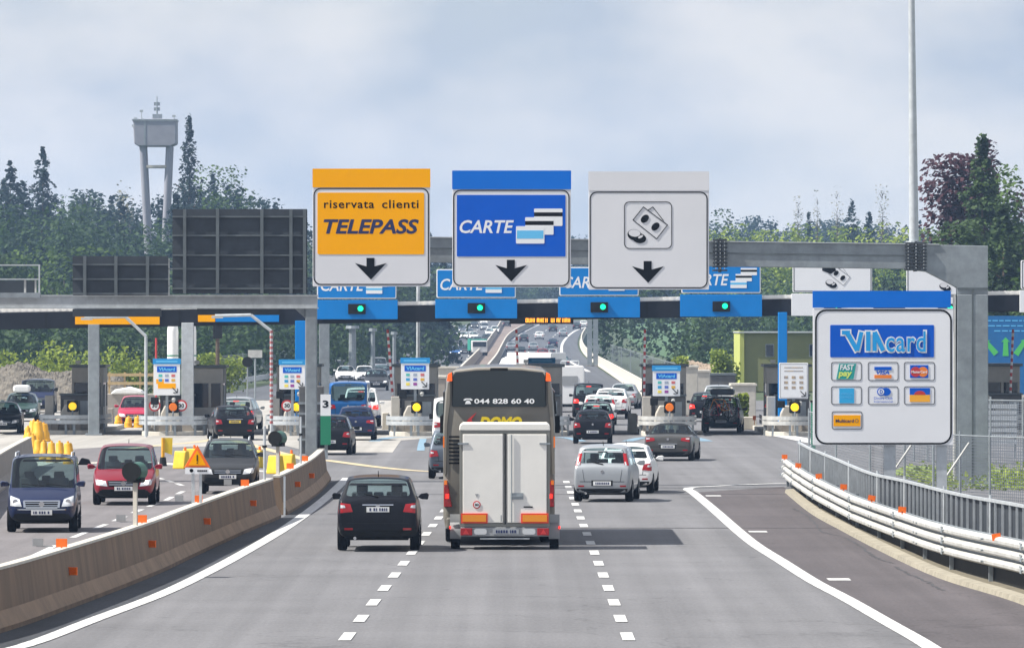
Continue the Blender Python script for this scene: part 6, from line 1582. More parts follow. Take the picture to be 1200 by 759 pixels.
def yellow_barrel(px, py, label, w_=.42, h=.72, m='plastyel', rz=0, grp='yellow plastic barrels marking the island edge'):
    p = G(px, py); t = empty('traffic_barrel', p, rz, label, 'traffic barrel', grp); rj = random.Random(px*7+py); t.rotation_euler = (rj.uniform(-.07, .07), rj.uniform(-.09, .09), rj.uniform(0, 3)); w_ *= rj.uniform(.88, 1.15); h *= rj.uniform(.9, 1.08)
    mb = MB()
    pr = [(w_*.50, 0), (w_*.50, h*.12), (w_*.42, h*.16), (w_*.40, h*.5), (w_*.34, h*.55), (w_*.30, h*.92), (w_*.24, h), (.001, h)]
    n = 16; vs = []
    for k in range(n):
        a = 2*PI*k/n
        for r_, z in pr: vs.append((r_*math.cos(a)*1.1, r_*math.sin(a), z))
    q = len(pr); mb.add(vs, [(k*q+j, ((k+1) % n)*q+j, ((k+1) % n)*q+j+1, k*q+j+1) for k in range(n) for j in range(q-1)]); mb.build('barrel', M[m], t, smooth=True)
    mb = MB(); mb.cyl((0, 0, h), (0, 0, h+.07), .05, .04, 8); mb.build('cap', M['orange'] if m == 'plastyel2' else M['plastyel'], t)
yb = [(31, 521, 'farthest of the curved row by the white kerb line'), (35, 527, 'second farthest in the curved row'), (40, 532, 'third farthest in the curved row'), (46, 536, 'middle of the curved row'), (52, 539, 'just right of the middle of the curved row'), (60, 541.5, 'wide one in the curved row'), (71, 541, 'slim one near the end of the curved row'), (82, 543.5, 'nearest end of the curved row')]
for px, py, l in yb: yellow_barrel(px, py, 'amber plastic barrel, '+l)
for px, py, l in ((38, 517, 'leaning left'), (45, 519, 'in the middle'), (52, 517.5, 'on the right')): yellow_barrel(px, py, 'amber barrel in the clump at the rail nose, '+l, .55, .85, grp='amber barrels clumped at the rail nose')
for px, py, l in ((139, 501, 'left'), (150, 501, 'middle'), (162, 501, 'right')): yellow_barrel(px, py, 'orange-yellow lane closing barrel before the raspberry car, '+l, .5, .55, grp='barrels closing the lane of the raspberry car')
def water_barrier(px, py, rz, label, L_=.5, h=.62):
    p = G(px, py); t = empty('plastic_barrier', p, R(rz), label, 'plastic barrier')
    mb = MB(); mb.prism([(-.22, 0), (.22, 0), (.20, .13), (.10, h), (-.10, h), (-.20, .13)], -L_/2, L_/2); mb.build('block', M['plastyel2'], t, bevel=.04)
    mb = MB(); mb.cyl((0, -.15, h), (0, -.15, h+.13), .05, .04, 8); mb.build('lamp', M['orange'], t)
water_barrier(213, 549, 55, 'yellow plastic barrier block left of the triangular warning sign'); water_barrier(223, 546, 80, 'yellow plastic barrier block just behind the warning sign')
water_barrier(323, 555, 50, 'yellow plastic barrier block beneath the far beacon'); water_barrier(337, 553, 65, 'yellow plastic barrier block right of the far beacon'); water_barrier(300, 548, 60, 'yellow plastic barrier block behind the dark grey SUV')
water_barrier(287, 487, 70, 'small yellow block beyond the black estate car'); water_barrier(484, 480, 60, 'small yellow block left of the coach beyond the gates')
water_barrier(467, 481, 60, 'dark yellow block beyond the rail of the island left of the coach')
p = G(191, 546); t = empty('flag_post', p, 0, 'yellow flag board on an orange post with black foot', 'marker post')
mb = MB(); mb.cyl((0, 0, .1), (0, 0, 1.0), .06, .06, 10); mb.build('post', M['plastyel'], t); mb = MB(); mb.prism([(.03, .5), (.32, .40), (.34, 1.0), (.03, 1.0)], -.02, .02); mb.build('flag', M['plastyel2'], t); mb = MB(); mb.cyl((0, 0, 0), (0, 0, .32), .15, .10, 12); mb.build('foot', M['dark'], t)
p = G(99, 544.5); mb = MB(); mb.prism([(-.25, 0), (.25, 0), (.16, .2), (-.1, .26)], -.15, .15); o = mb.build('cone_foot', M['tyre'], loc=p, bevel=.04); tag(o, 'black rubber foot lying at the end of the amber barrels', 'cone foot')

# chain fence and clutter to the right of the gantry post
def mesh_fence(path, h, label, mtl='wiremesh', every=2, brace=(), top=True, group=None):
    t = empty('mesh_fence', path[0], 0, label, 'fence', group); q = [p-path[0] for p in path]
    mb = MB(); vs = [(p.x, p.y, p.z+z) for p in q for z in (.03, h)]; mb.add(vs, [(2*i, 2*i+1, 2*i+3, 2*i+2) for i in range(len(q)-1)]); mb.build('mesh', M[mtl], t)
    for i in range(0, len(q), every):
        mb = MB(); mb.cyl(q[i], q[i]+V((0, 0, h+.12)), .035, .035, 8); mb.build('post', M['galv'], t)
    for i in brace:
        mb = MB(); mb.cyl(q[i]+V((-1.2, -.1, .1)), q[i]+V((-.1, -.05, h*.9)), .03, .03, 8); mb.build('brace', M['railw'], t)
    if top: mb = MB(); mb.tube([p+V((0, 0, h)) for p in q], .02, 6); mb.build('top_wire', M['galv'], t)
pth = catmull([G(948, 545), G(1000, 562), G(1060, 578), G(1110, 588), G(1160, 592), G(1260, 598)], 3)
mesh_fence(pth, 1.9, 'wire mesh fence with diagonal braces behind the steel bar fence', brace=(7, 11), every=2)
pth = catmull([G(1060, 540), G(1130, 543), G(1260, 548)], 4)
mesh_fence(pth, 2.3, 'farther wire mesh fence beyond the gantry post', every=1)
t = empty('slat_board', (X(1170, 76), 76*K, 0), 0, 'pale slatted board leaning behind the gantry post', 'board')
mb = MB(); [mb.bb(-.7, .7, -.02, .02, .55+k*.22, .70+k*.22) for k in range(7)]; mb.build('slats', M['galv_lt'], t); mb = MB(); mb.bb(-.65, -.6, .02, .06, 0, 2.1); mb.bb(.6, .65, .02, .06, 0, 2.1); mb.build('legs', M['galv'], t)
mb = MB(); mb.add([V((*G(a, b).xy, .02)) for a, b in ((1040, 556), (1120, 566), (1260, 580), (1260, 556), (1150, 548), (1060, 546))], [tuple(range(6))])
structure(mb.build('grass_patch', mat('grass_patch', (.10, .17, .03), .95, noise=.3, nscale=2, bump=.5, bscale=8, col2=(.25, .30, .06))))

def quads_mesh(name, Vt, material, parent=None):
    n = len(Vt)//4
    me = bpy.data.meshes.new(name); me.vertices.add(n*4); me.vertices.foreach_set('co', np.asarray(Vt, dtype=np.float32).ravel())
    me.loops.add(n*4); me.loops.foreach_set('vertex_index', np.arange(n*4, dtype=np.int32))
    me.polygons.add(n); me.polygons.foreach_set('loop_start', np.arange(0, n*4, 4, dtype=np.int32)); me.polygons.foreach_set('loop_total', np.full(n, 4, dtype=np.int32))
    me.update(calc_edges=True); me.materials.append(material)
    o = bpy.data.objects.new(name, me); C.objects.link(o)
    if parent: o.parent = parent
    return o
def leaves(P, size, ctr=None, k=.75):
    n = len(P)
    nn = rng.normal(size=(n, 3)); nn /= np.linalg.norm(nn, axis=1)[:, None]
    if ctr is not None:
        o = P-np.asarray(ctr); o /= np.linalg.norm(o, axis=1)[:, None]+1e-6; nn = nn*k+o; nn /= np.linalg.norm(nn, axis=1)[:, None]
    a = rng.normal(size=(n, 3)); a -= (a*nn).sum(1)[:, None]*nn; a /= np.linalg.norm(a, axis=1)[:, None]
    b = np.cross(nn, a)
    s = (size*rng.uniform(.5, 1.3, n))[:, None]
    a = a*s*.5; b = b*s*.38
    Q = np.stack([P-a, P-b, P+a, P+b], 1)
    return Q.reshape(-1, 3)
def broad_pts(rx, rz, n, lobes=9, rough=.25):
    """points through a crown of several lobes; centre at 0"""
    c = rng.normal(size=(lobes, 3)); c /= np.linalg.norm(c, axis=1)[:, None]; c *= rng.uniform(.25, .68, (lobes, 1)); c[:, 2] = c[:, 2]*.95
    rr = rng.uniform(.30, .52, lobes)
    k = rng.integers(0, lobes, n)
    d = rng.normal(size=(n, 3)); d /= np.linalg.norm(d, axis=1)[:, None]
    r = rr[k]*(rng.uniform(.35, 1, n)**.5)*(1+rough*rng.normal(size=n)*.5)
    P = c[k]+d*r[:, None]
    P /= np.percentile(np.abs(P), 95, axis=0); P = P[(np.abs(P) < 1.03).all(axis=1)]
    P[:, :2] *= rx; P[:, 2] *= rz
    return P
def conifer_pts(h, r, n, tiers=None, droop=.25, lean=0.):
    tiers = tiers or max(8, int(h*1.3)); out = []
    per = max(4, n//tiers)
    for t in range(tiers):
        f_ = (t+.5*rng.random())/tiers; z = h*(.08+.92*f_); rad = r*1.5*(1-f_)**.9*rng.uniform(.7, 1.2)+.15
        nb = int(rng.integers(6, 10)); ang = rng.uniform(0, 2*PI, nb); bl_ = rng.uniform(.6, 1.1, nb)
        m_ = max(4, int(per*(1.5-f_))); k = rng.integers(0, nb, m_); u = rng.uniform(.05, 1, m_)**.7
        R_ = u*rad*bl_[k]; a = ang[k]+rng.normal(size=m_)*.16
        out.append(np.stack([R_*np.cos(a), R_*np.sin(a), z-droop*R_*u+rng.normal(size=m_)*h*.012], 1))
    return np.concatenate(out)
def trunk_mb(h, r, limbs=5, spread=1.):
    mb = MB(); mb.cyl((0, 0, -.5), (0.05, 0, h*.5), r, r*.7, 8); mb.cyl((.05, 0, h*.5), (0, .05, h*.95), r*.7, r*.15, 8)
    for k in range(limbs):
        a = 2.4*k; z = h*(.3+.11*k); mb.cyl((0, 0, z), (math.cos(a)*spread, math.sin(a)*spread, z+spread*.8), r*.4, r*.1, 6)
    return mb
def tree(px, ytop, d, kind, label, wpx=None, n=1500, m=None, leaf=.45, hmin=3, ybase=None, group=None, name='tree'):
    x = X(px, d); zb = terrain(x, d*K)-.1; zt = Z(ytop, d); h = max(hmin, zt-zb)
    s = F/d; rx = (wpx/2)/s if wpx else h*.33
    t = empty(name, (x, d*K, zb), 0, label, name.replace('_', ' ') if name != 'tree' else 'tree', group)
    trunk_mb(h*.8, max(.12, h*.018), 5, rx*.6).build('trunk', M['bark'], t)
    if kind == 'conifer': P = conifer_pts(h, rx, n)
    elif kind == 'bare':
        mb = MB(); r2 = random.Random(px)
        for k in range(46):
            a = r2.uniform(0, 6.28); z = h*r2.uniform(.25, .95); l = rx*r2.uniform(.5, 1)*(1.1-z/h*.6)
            mb.cyl((0, 0, z), (math.cos(a)*l, math.sin(a)*l, z+l*1.6), .05, .015, 4)
        mb.build('branches', M['bark'], t); P = broad_pts(rx, h*.40, n); P[:, 2] += h*.62
    else: P = broad_pts(rx, h*.40, n); P[:, 2] += h*.60
    quads_mesh('crown', leaves(P, leaf, (0, 0, h*.45)), m or M['wood_mid'], t)
    return t
# big cluster at the right
tree(1151, 158, 150, 'conifer', 'tall drooping conifer in front of the copper tree at the right', 104, 7500, M['leaf_con'], .40)
tree(1128, 184, 160, 'broad', 'copper-leaved tree left of the tall drooping conifer', 100, 13000, M['leaf_purple'], .5)
tree(1172, 166, 168, 'broad', 'dark copper treetop just right of the conifer tip', 56, 3200, M['leaf_purple'], .42)
tree(1198, 196, 155, 'broad', 'bright green tree at the right picture edge', 92, 6000, M['wood_mid'], .42)
tree(1176, 236, 145, 'conifer', 'dark spreading conifer low at the right edge', 120, 7000, M['leaf_con'], .42)
tree(1112, 262, 140, 'broad', 'dark green bushy tree at the foot of the copper tree', 76, 4600, M['leaf_con'], .42)
tree(1215, 300, 135, 'broad', 'dark green tree behind the right canopy end', 80, 2200, M['wood_mid'], .42)
# bare poplars on the right skyline
for px, yt, w_, lb in ((935, 234, 12, 'first thin bare tree above the gantry beam'), (958, 226, 10, 'second slim bare tree above the gantry beam'), (981, 221, 14, 'bushiest of the slim bare trees above the gantry beam'), (1034, 221, 16, 'slim bare tree close left of the lamp mast')):
    tree(px, yt, 330, 'bare', lb, w_, 420, M['leaf_grey'], .35)
tree(998, 234, 335, 'conifer', 'dark broad conifer on the right skyline between bare trees', 44, 1500, M['wood_blue'], .6)
tree(1018, 246, 340, 'conifer', 'dark conifer on the right skyline beside the last bare tree', 36, 1200, M['wood_blue'], .6)
tree(948, 247, 345, 'conifer', 'dark conifer on the right skyline behind the first bare trees', 30, 1000, M['wood_blue'], .6)
tree(1078, 256, 300, 'conifer', 'small dark conifer right of the lamp mast', 22, 700, M['wood_blue'], .5)
tree(842, 247, 320, 'broad', 'feathery tree on the skyline beside the white gantry sign', 40, 1200, M['wood_dark'], .55)
# left hill individuals
tree(12, 188, 300, 'conifer', 'dark spruce at the left picture edge', 56, 3200, M['wood_blue'], .6)
tree(50, 171, 300, 'conifer', 'tall pointed spruce on the left hill', 50, 3400, M['wood_blue'], .55)
tree(222, 135, 285, 'conifer', 'tallest dark spruce right beside the water tower', 58, 4600, M['wood_blue'], .5)
tree(97, 207, 310, 'broad', 'flat-topped cedar on the hill left of the tower', 50, 1300, M['wood_dark'], .6)
tree(145, 207, 310, 'broad', 'small pale tree just left of the water tower', 24, 600, M['leaf_grey'], .5)
tree(258, 196, 270, 'broad', 'pale feathery tree right of the tallest spruce', 60, 1900, M['wood_mid'], .5)
tree(290, 216, 262, 'broad', 'grey-green tree sloping down behind the large sign back', 60, 1500, M['wood_dark'], .5)
tree(206, 225, 275, 'conifer', 'dark spruce at the foot of the water tower', 56, 2600, M['wood_blue'], .55)
tree(20, 300, 190, 'broad', 'pale green tree above the catwalk railing', 110, 2600, M['wood_dark'], .5)
tree(75, 290, 200, 'broad', 'mid green tree behind the smaller sign back', 130, 2600, M['wood_mid'], .5)
# woods that read as one mass
def wood(name, label, rows, m, kinds=(.3,), leaf=.8, dens=1.):
    parts = []
    for (pts, d0, d1, step, wpx, jit) in rows:
        xs_ = [p[0] for p in pts]; px = xs_[0]
        while px < xs_[-1]:
            yt = float(np.interp(px, xs_, [p[1] for p in pts]))+rng.uniform(-jit, jit*1.3); d = rng.uniform(d0, d1)
            x = X(px, d); zb = terrain(x, d*K); h = Z(yt, d)-zb
            if h > 2:
                s = F/d; r = wpx/2/s*rng.uniform(.8, 1.25)
                nn = int(dens*h*r*22)
                if rng.random() < kinds[0]: P = conifer_pts(h, r*.95, nn)
                else: P = broad_pts(r, h*.46, nn); P[:, 2] += h*.52
                P += np.array([x, d*K, zb]); parts.append(leaves(P, leaf, (x, d*K, zb+h*.4)))
            px += step*rng.uniform(.7, 1.3)
    o = quads_mesh(name, np.concatenate(parts), m); tag(o, label, 'woods', kind='stuff')
skyL = [(-60, 215), (0, 212), (30, 205), (60, 226), (110, 226), (140, 224), (170, 232), (200, 222), (240, 206), (262, 203), (290, 228), (320, 240), (370, 250), (430, 268), (520, 278)]
sh = lambda dy, x0=-60, x1=520: [(x, y+dy) for x, y in skyL if x0 <= x <= x1]
wood('hill_woods', 'dark bluish wood covering the left hill', [(sh(0), 320, 350, 20, 40, 6), (sh(16), 285, 315, 22, 44, 8), (sh(75), 230, 255, 26, 52, 10)], M['wood_blue'], (.3,), .8)
wood('hill_woods', 'green broadleaved wood in the middle of the left hill', [(sh(38), 255, 285, 22, 60, 10), (sh(100), 205, 228, 28, 64, 10), ([(40, 240), (110, 235), (170, 262)], 250, 262, 22, 60, 8)], M['wood_dark'], (.1,), .65)
wood('foot_woods', 'dark trees seen below the canopy at the left', [([(-60, 352), (100, 350), (230, 352), (350, 355), (420, 362)], 178, 200, 16, 44, 8), ([(-60, 372), (230, 372), (400, 378)], 165, 176, 18, 40, 6), ([(400, 366), (470, 372)], 330, 350, 9, 20, 4)], M['wood_dark'], (.15,), .55)
skyR = [(480, 285), (530, 276), (600, 285), (660, 268), (700, 270), (760, 268), (830, 256), (860, 262), (880, 254), (920, 258), (960, 262), (1000, 250), (1050, 262), (1090, 270), (1180, 262), (1260, 262)]
shr = lambda dy, x0, x1: [(x, y+dy) for x, y in skyR if x0 <= x <= x1]
wood('ridge_woods', 'dark blue-green wood along the right skyline', [(shr(2, 480, 1260), 500, 560, 17, 30, 5), (shr(14, 700, 1260), 400, 440, 20, 36, 6), (shr(60, 480, 1260), 470, 500, 20, 36, 10)], M['wood_blue'], (.12,), .9)
wood('spring_woods', 'bright spring-green trees just above and below the right gantry beam', [([(820, 266), (860, 261), (900, 270), (960, 264), (1010, 268), (1060, 262), (1110, 264)], 285, 315, 20, 44, 4), ([(870, 292), (1000, 296), (1110, 290)], 262, 280, 30, 44, 8)], M['wood_light'], (0.,), .6, dens=1.3)
wood('slope_woods', 'dark wood behind the lane signs on the right slope', [([(700, 312), (800, 305), (900, 318), (1000, 310), (1150, 320), (1260, 300)], 245, 262, 20, 42, 10), ([(815, 352), (900, 345), (1100, 352), (1260, 340)], 215, 235, 18, 40, 8), ([(640, 330), (560, 332), (700, 340)][:0] or [(480, 322), (560, 325), (700, 322)], 470, 480, 14, 26, 6)], M['wood_dark'], (.2,), .65)
wood('slope_woods', 'dark thicket low on the right slope behind the olive building', [([(795, 386), (830, 384), (900, 380), (1100, 378), (1260, 370)], 180, 205, 13, 34, 5)], M['wood_dark'], (.1,), .5)
# bright shrubs
for px, yt, yb_, w_, d, lb in ((8, 404, 440, 60, 133, 'bright green shrub left above the gravel heap'), (52, 401, 440, 64, 134, 'tall bright green shrub in the middle above the gravel heap'), (90, 412, 440, 50, 136, 'bright shrub sloping down toward the grey column'), (138, 406, 440, 46, 137, 'bright shrub right of the grey column'), (160, 418, 440, 40, 139, 'low bright shrub next to the first bent pole'),
                              (243, 414, 440, 36, 146, 'bright shrub right of the white tanks'), (268, 417, 440, 44, 148, 'bright shrub left of the black round sign'),
                              (850, 410, 440, 34, 140, 'round bright bush left of the olive building'), (795, 418, 440, 24, 150, 'low bush by the brown mound'), (868, 462, 490, 16, 104, 'small green weed bush near the bike-carrying car')):
    x = X(px, d); t = empty('shrub', (x, d*K, 0), 0, lb, 'shrub'); h = Z(yt, d); r = w_/2/(F/d)
    trunk_mb(h*.7, .06, 4, r*.5).build('stems', M['bark'], t); P = broad_pts(r, h*.52, 1500, 10, .5); P[:, 2] += h*.48; quads_mesh('foliage', leaves(P, .26), M['leaf_shrub'], t)
P = rng.uniform(size=(2600, 3)); a = G(1045, 555); b = G(1250, 572)
P[:, 0] = a.x+(P[:, 0])*(b.x+1-a.x); P[:, 1] = b.y-3+P[:, 1]*22; P[:, 2] = P[:, 2]**2*.45
o = quads_mesh('grass_tufts', leaves(P, .14), M['leaf_shrub']); tag(o, 'tufts of bright grass behind the steel bar fence', 'grass', kind='stuff')

# ------------------------------------------------------------------ water tower, tanks, buildings
d = 300.; s = F/d
t = empty('water_tower', (X(182, d), d*K, terrain(X(182, d), d*K)), 0, 'grey concrete water tower with antennas above the left woods', 'water tower')
zb = t.location.z; q = lambda px: X(px, d)-t.location.x; zz = lambda py: Z(py, d)-zb
mb = MB(); mb.prism([(q(157), zz(140)), (q(207.5), zz(140)), (q(207.5), zz(169)), (q(201), zz(172)), (q(163), zz(172)), (q(158.5), zz(169))], -3, 3); mb.build('tank', M['pinkhouse'], t, bevel=.15)
mb = MB(); mb.bb(q(157)-.1, q(207.5)+.1, -3.1, 3.1, zz(142.5), zz(140.5)); mb.bb(q(170), q(172), -3.05, -2.9, zz(171), zz(143)); mb.build('roof_rim', M['galv'], t)
for a, b, c, e in ((168, 171, 176, 240), (199, 171, 192, 240)):
    for yy in (-2, 2): mb = MB(); mb.cyl((q(a), yy, zz(172)), (q(c), yy*.7, 0), .48, .55, 10); mb.build('leg', M['pinkhouse'], t, smooth=True)
mb = MB(); mb.bb(q(172), q(200), -2.3, 2.3, zz(197), zz(194)); mb.build('platform', M['conc_lt'], t)
mb = MB(); mb.cyl((q(184), 0, zz(140)), (q(184), 0, zz(113)), .16, .06, 8); mb.bb(q(179), q(190), -.6, .6, zz(140), zz(134)); [mb.box(q(184), 0, zz(y_), .9, .1, .5) for y_ in (122, 128)]; mb.build('antenna_mast', M['galv'], t)
mb = MB()
for px, y_ in ((167, 131), (160, 140), (205, 137), (158, 148)): mb.cyl((q(px), -2.9, zz(142)), (q(px), -2.9, zz(y_)), .07); mb.box(q(px), -2.9, zz(y_), .5, .12, .35)
mb.build('small_antennas', M['galv_lt'], t)
for px, w_, yt, lb in ((202.5, 13, 378, 'white cylindrical tank behind the first small card sign'), (223.5, 13, 378, 'second white tank half hidden by the broad grey column')):
    t = empty('storage_tank', (X(px, 118), 118*K, 0), 0, lb, 'tank'); r_ = w_/2/(F/118); h = Z(yt, 118)
    mb = MB(); pr = [(0.001, h), (r_*.6, h-.05), (r_*.92, h-.25), (r_, h-.5), (r_, .3), (r_*.9, 0)]; n = 24; k0 = len(pr)
    vs = [(r2*math.cos(2*PI*k/n), r2*math.sin(2*PI*k/n), z) for k in range(n) for r2, z in pr]; mb.add(vs, [(k*k0+j, k*k0+j+1, ((k+1) % n)*k0+j+1, ((k+1) % n)*k0+j) for k in range(n) for j in range(k0-1)]); mb.build('shell', M['tank'], t, smooth=True)
    mb = MB(); mb.cyl((0, 0, h*.62), (0, 0, h*.62+.07), r_*1.04, r_*1.04, 24); mb.build('hoop', M['signgreen'], t)
t = empty('warehouse', (X(940, 152), 152*K, 0), 0, 'olive green warehouse with lime corner strip behind the blue column', 'building')
q = lambda px: X(px, 152)-t.location.x
mb = MB(); mb.bb(q(872), q(1040), 0, 14, 0, Z(390, 152)); mb.build('wall', M['ochre'], t)
mb = MB(); mb.bb(q(867), q(872), -.2, 14, 0, Z(388, 152)); mb.build('corner_strip', M['ochre2'], t)
mb = MB(); mb.bb(q(866), q(1041), -.3, 14.2, Z(390, 152), Z(388.5, 152)); mb.build('roof', M['galv_lt'], t)
for px in (897, 948): mb = MB(); mb.bb(q(px), q(px+10), -.05, .05, Z(418, 152), Z(403, 152)); fr = mb.build('window', M['galv'], t); mb = MB(); mb.bb(q(px+1), q(px+9), -.08, -.04, Z(417, 152), Z(404, 152)); mb.build('pane', M['glassblue'], fr)
t = empty('shed', (X(1240, 125), 125*K, 0), 0, 'low pale building glimpsed right of the big card sign', 'building'); 
mb = MB(); mb.bb(-6, 4, 0, 8, 0, 3.2); mb.build('wall', M['conc_lt'], t); mb = MB(); mb.bb(-6.2, 4.2, -.3, 8.2, 3.2, 3.4); mb.build('roof', M['darkrib'], t)
# walls and mounds beyond the right booths
for (x0, x1, y0_, d, m_, lb) in ((800, 818, 431, 112, 'conc_lt', 'pale concrete wall end right of the small card sign'), (815, 832, 436, 115, 'conc_lt', 'second pale wall piece above the bike-carrying car'), (832, 862, 440, 118, 'booththic', 'dark site hut above the bike-carrying car'), (858, 886, 452, 110, 'conc_lt', 'low pale wall right of the bike-carrying car'), (500, 522, 443, 112, 'concrete', 'brown concrete wall seen just left of the coach roof'), (494, 540, 432, 120, 'conc_lt', 'long pale median wall behind the coach roof')):
    t = empty('wall_block', (X((x0+x1)/2, d), d*K, 0), 0, lb, 'wall'); h = Z(y0_, d); hw_ = (x1-x0)/2/(F/d)
    mb = MB(); mb.bb(-hw_, hw_, 0, 4, 0, h); mb.build('wall', M[m_], t, bevel=.04); mb = MB(); mb.bb(-hw_-.05, hw_+.05, -.05, 4.05, h, h+.12); mb.build('coping', M['conc_lt'] if m_ != 'booththic' else M['darkrib'], t)
def heap(name, px0, px1, ytop, d, dep, label, m, seed, smoothm=False, rough=.35):
    r_ = np.random.default_rng(seed); x0, x1 = X(px0, d), X(px1, d); nx, ny = 190, 44; h = Z(ytop, d)
    mb = MB(); vs = []
    ph = r_.uniform(0, 6, 12)
    for j in range(ny+1):
        for i in range(nx+1):
            u, v = i/nx, j/ny; x = x0+(x1-x0)*u; y = d*K-dep*.3+dep*v
            e = min(1, 6*u, 6*(1-u))*math.sin(min(1, v*2.2)*PI/2)*(1 if v < .6 else max(0, (1-v)/.4))
            z = h*e*(.86+.10*math.sin(x*.7+ph[0])+.06*math.sin(x*1.9+ph[1]))+rough*e*(math.sin(x*3.1+y*2.3+ph[2])*.22+math.sin(x*5.3-y*4.1+ph[3])*.18+math.sin(x*11.3+y*9.1+ph[4])*.12+r_.uniform(-.10, .10))
            vs.append((x, y, max(-.05, z)))
    fs = [(j*(nx+1)+i, j*(nx+1)+i+1, (j+1)*(nx+1)+i+1, (j+1)*(nx+1)+i) for j in range(ny) for i in range(nx)]
    mb.add(vs, fs); o = mb.build(name, m); tag(o, label, 'mound'); return o
heap('gravel_heap', -60, 172, 428, 119, 12, 'long grey heap of rubble below the bright shrubs at the left', M['rubble'], 1)
heap('earth_mound', 782, 850, 417, 150, 12, 'brown earth mound between small card sign and olive building', mat('brown_earth', (.24, .18, .13), .95, noise=.3, nscale=1, col2=(.42, .34, .26)), 2)
t = empty('site_fence', (X(150, 112), 112*K, 0), 0, 'yellow-brown timber site railing right of the rubble heap', 'railing')
mb = MB()
for y_ in (439, 449): mb.bb(X(125, 112)-t.location.x, X(182, 112)-t.location.x, 0, .1, Z(y_, 112)-.08, Z(y_, 112)+.08)
mb.build('rails', M['wood'], t); mb = MB(); [mb.bb(X(px, 112)-t.location.x-.05, X(px, 112)-t.location.x+.05, .1, .2, 0, Z(436, 112)) for px in (128, 146, 164, 180)]; mb.build('posts', M['wood'], t)
mb = MB(); mb.prism([(-.9, 0), (.9, 0), (.75, .2), (.1, .38), (-.65, .25)], -1, 1); o = mb.build('tarpaulin_heap', M['tarp'], loc=(X(150, 110), 110*K, 1.35), bevel=.08); o.location.z = 1.25
tag(o, 'pale tarpaulin covered bundle under the timber railing', 'bundle')
mb = MB(); mb.bb(-1.6, 1.6, -.8, .8, 0, 1.25); o = mb.build('concrete_plinth', M['concrete'], loc=(X(150, 110), 110*K, 0), bevel=.03); tag(o, 'concrete plinth carrying the pale bundle', 'plinth')
t = empty('round_sign', (X(290, 108), 108*K, 0), 0, 'black round sign back on a thin post above the black estate', 'sign'); mb = MB(); mb.cyl((0, 0, 0), (0, 0, Z(424, 108)), .04); mb.build('post', M['galv'], t); mb = MB(); mb.cyl((0, -.05, Z(424, 108)), (0, 0, Z(424, 108)), .28, .28, 24); mb.build('disc', M['dark'], t)
t = empty('square_sign', (X(299, 130), 130*K, 0), 0, 'small pale square sign right of the black round sign', 'sign'); mb = MB(); mb.cyl((0, 0, 0), (0, 0, Z(420, 130)), .06); mb.build('post', M['galv'], t); mb = MB(); mb.bb(-.45, .45, -.08, -.03, Z(419, 130), Z(410, 130)); mb.build('panel', M['railw'], t)
t = empty('loudspeaker_pole', (X(255, 125), 125*K, 0), 0, 'pole with dark box lamp above the shrubs right of the tanks', 'pole'); mb = MB(); mb.cyl((0, 0, 0), (0, 0, Z(390, 125)), .14, .12); mb.build('pole', M['bark'], t); mb = MB(); mb.box(0, 0, Z(388, 125), .55, .4, .9); mb.build('box', M['dark'], t, bevel=.05); mb = MB(); mb.cyl((0, 0, Z(380, 125)), (0, 0, Z(376, 125)), .16, .3, 10); mb.build('hood', M['railw'], t)
# roadside rails and fences of the far road
lp = catmull([G(236, 463.5), G(330, 447), G(400, 433), G(450, 418), G(480, 408.5), G(503, 398), G(524, 388.5)], 4)
for p in lp: p.z = base_z(p.y)
t = empty('guardrail', lp[0], 0, 'steel guardrail climbing along the left edge of the far road', 'guardrail'); q = [p-lp[0] for p in lp]
mb = MB(); mb.sweep(q, [(0, .45), (0, .85), (.08, .85), (.08, .45)]); mb.build('rail_beam', M['galv_lt'], t)
for i in range(0, len(q), 2): mb = MB(); mb.box(q[i].x-.1, q[i].y, q[i].z+.4, .1, .1, .85); mb.build('post', M['galv'], t)
mesh_fence([p+V((-1.6, 1.0, 0)) for p in lp], 2.5, 'tall grey mesh fence behind the left guardrail of the far road', every=3, top=True)
rp = catmull([G(760, 472), G(746, 463), G(724, 447), G(706, 434), G(691, 423.5), G(680, 411), G(678, 400), G(683, 390)], 4)
for p in rp: p.z = base_z(p.y)
concrete_barrier([p+V((.5, 0, 0)) for p in rp], 'pale sunlit concrete barrier along the right edge of the far road', mtl='conc_lt')
mesh_fence([p+V((2.0, .5, 0)) for p in rp], 2.4, 'grey mesh fence behind the pale barrier right of the far road', every=2)
for pts, lb in (([(535, 448), (545, 436), (557, 422), (567, 411), (575, 400), (582, 390), (587, 381)], 'left concrete barrier of the far median'), ([(566, 448), (574, 436), (583, 422), (588, 411), (594, 400), (605, 391), (624, 381.5)], 'right concrete barrier of the far median')):
    pp_ = catmull([G(*p) for p in pts], 4)
    for p in pp_: p.z = base_z(p.y)
    concrete_barrier(pp_, lb, mtl='concrete')
for px, lb in ((691, 'grey portal column left of a pair at the right bend of the far road'), (698, 'grey portal column right of a pair at the right bend of the far road')):
    dd = 235; t = empty('portal_column', (X(px, dd), dd*K, 0), 0, lb, 'column', 'portal columns at the right bend'); mb = MB(); mb.bb(-.28, .28, -.3, .3, 0, 6.6); mb.build('shaft', M['galv'], t); mb = MB(); mb.bb(-.5, .5, -.5, .5, 0, .25); mb.build('base', M['concrete'], t)
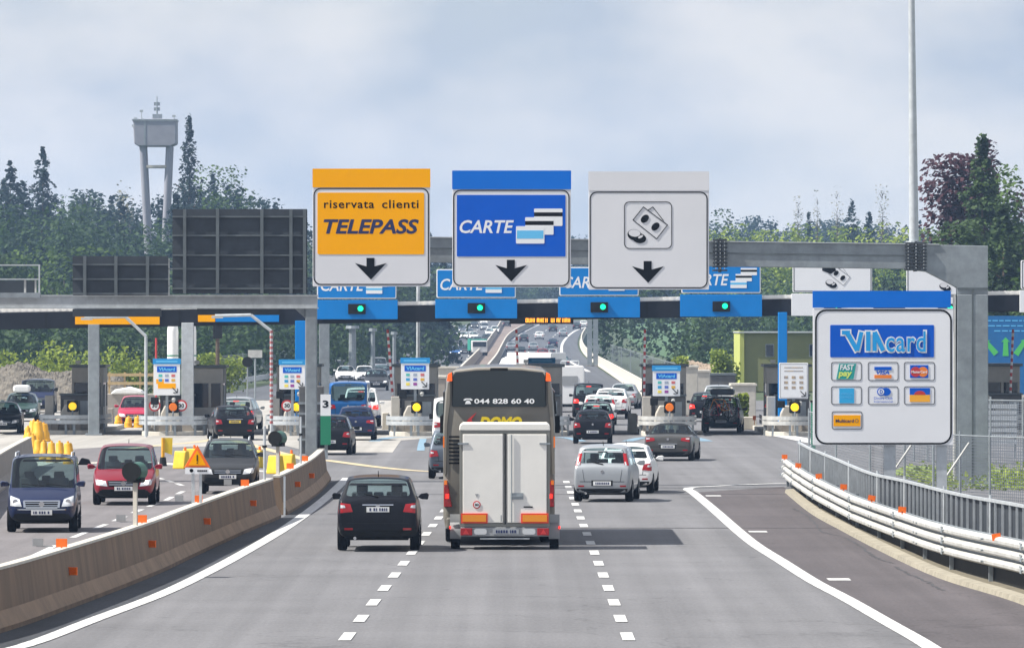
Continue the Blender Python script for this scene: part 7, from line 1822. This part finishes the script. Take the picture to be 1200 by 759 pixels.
for px, yt, w_, lb in ((413, 385, .5, 'thick grey pylon above the blue van'), (437, 388, .3, 'slim grey pylon above the dark oncoming SUV'), (462, 392, .25, 'thin pylon left of the pale slim pole'), (380, 392, .4, 'grey pylon beside the gantry post top')):
    dd = 175; t = empty('pylon', (X(px, dd), dd*K, base_z(dd*K)), 0, lb, 'pylon'); h = Z(yt, dd)-base_z(dd*K); mb = MB(); mb.cyl((0, 0, 0), (0, 0, h), w_*.7, w_*.6, 10); mb.build('shaft', M['galv'], t); mb = MB(); mb.cyl((0, 0, h), (0, 0, h+.25), w_*1.2, w_*1.1, 10); mb.build('cap', M['galv'], t)

for px, py, lb, w_, h_ in ((741, 507, 'beige concrete block beside the rail right of the queue', .45, .9), (878, 503, 'beige concrete block right of the bike-carrying car', .7, .6), (655, 508, 'grey concrete block right of the coach side', .5, .7), (452, 503, 'beige concrete block left of the island beside the coach', .35, .8), (376, 500, 'dark concrete block beyond the gantry post', .5, 1.1), (128, 497, 'grey concrete block at the foot of the grey column', .5, .8)):
    p = G(px, py); mb = MB(); mb.prism([(-w_/2, 0), (w_/2, 0), (w_/2*.86, h_), (-w_/2*.86, h_)], -.5, .5); o = mb.build('concrete_block', M['conc_lt'] if 'beige' in lb else M['concrete'], loc=p, bevel=.03); tag(o, lb, 'concrete block')
t = empty('green_post', (X(953, 80), 80*K, 0), 0, 'dark green post peeping out left of the big card sign', 'post'); mb = MB(); mb.bb(-.09, .09, -.09, .09, 0, Z(471, 80)); mb.build('post', M['signgreen'], t, bevel=.02); mb = MB(); mb.bb(-.12, .12, -.12, .12, Z(471, 80), Z(471, 80)+.06); mb.build('cap', M['dark'], t)
r_ = random.Random(9)
for i, (px, py, lb) in enumerate(((752, 492, 'on the rail right of the queue'), (765, 497, 'left side of the rail beyond the convertible'), (805, 492, 'right side of the rail beyond the convertible'), (884, 492, 'left end of the rail near the olive building'), (238, 492, 'on the side rail right of the white tanks'), (252, 480, 'beyond the side rail right of the white tanks'), (64, 494, 'on the rail before the rubble heap'))):
    p = G(px, 508); s_ = F/(p.y/K); mb = MB(); mb.box(0, 0, .10, .14, .03, .2); mb.box(0, .01, -.1, .03, .02, .25); o = mb.build('delineator', M['orange'], loc=(p.x, p.y, Z(py, p.y/K))); tag(o, 'small orange delineator '+lb, 'delineator')
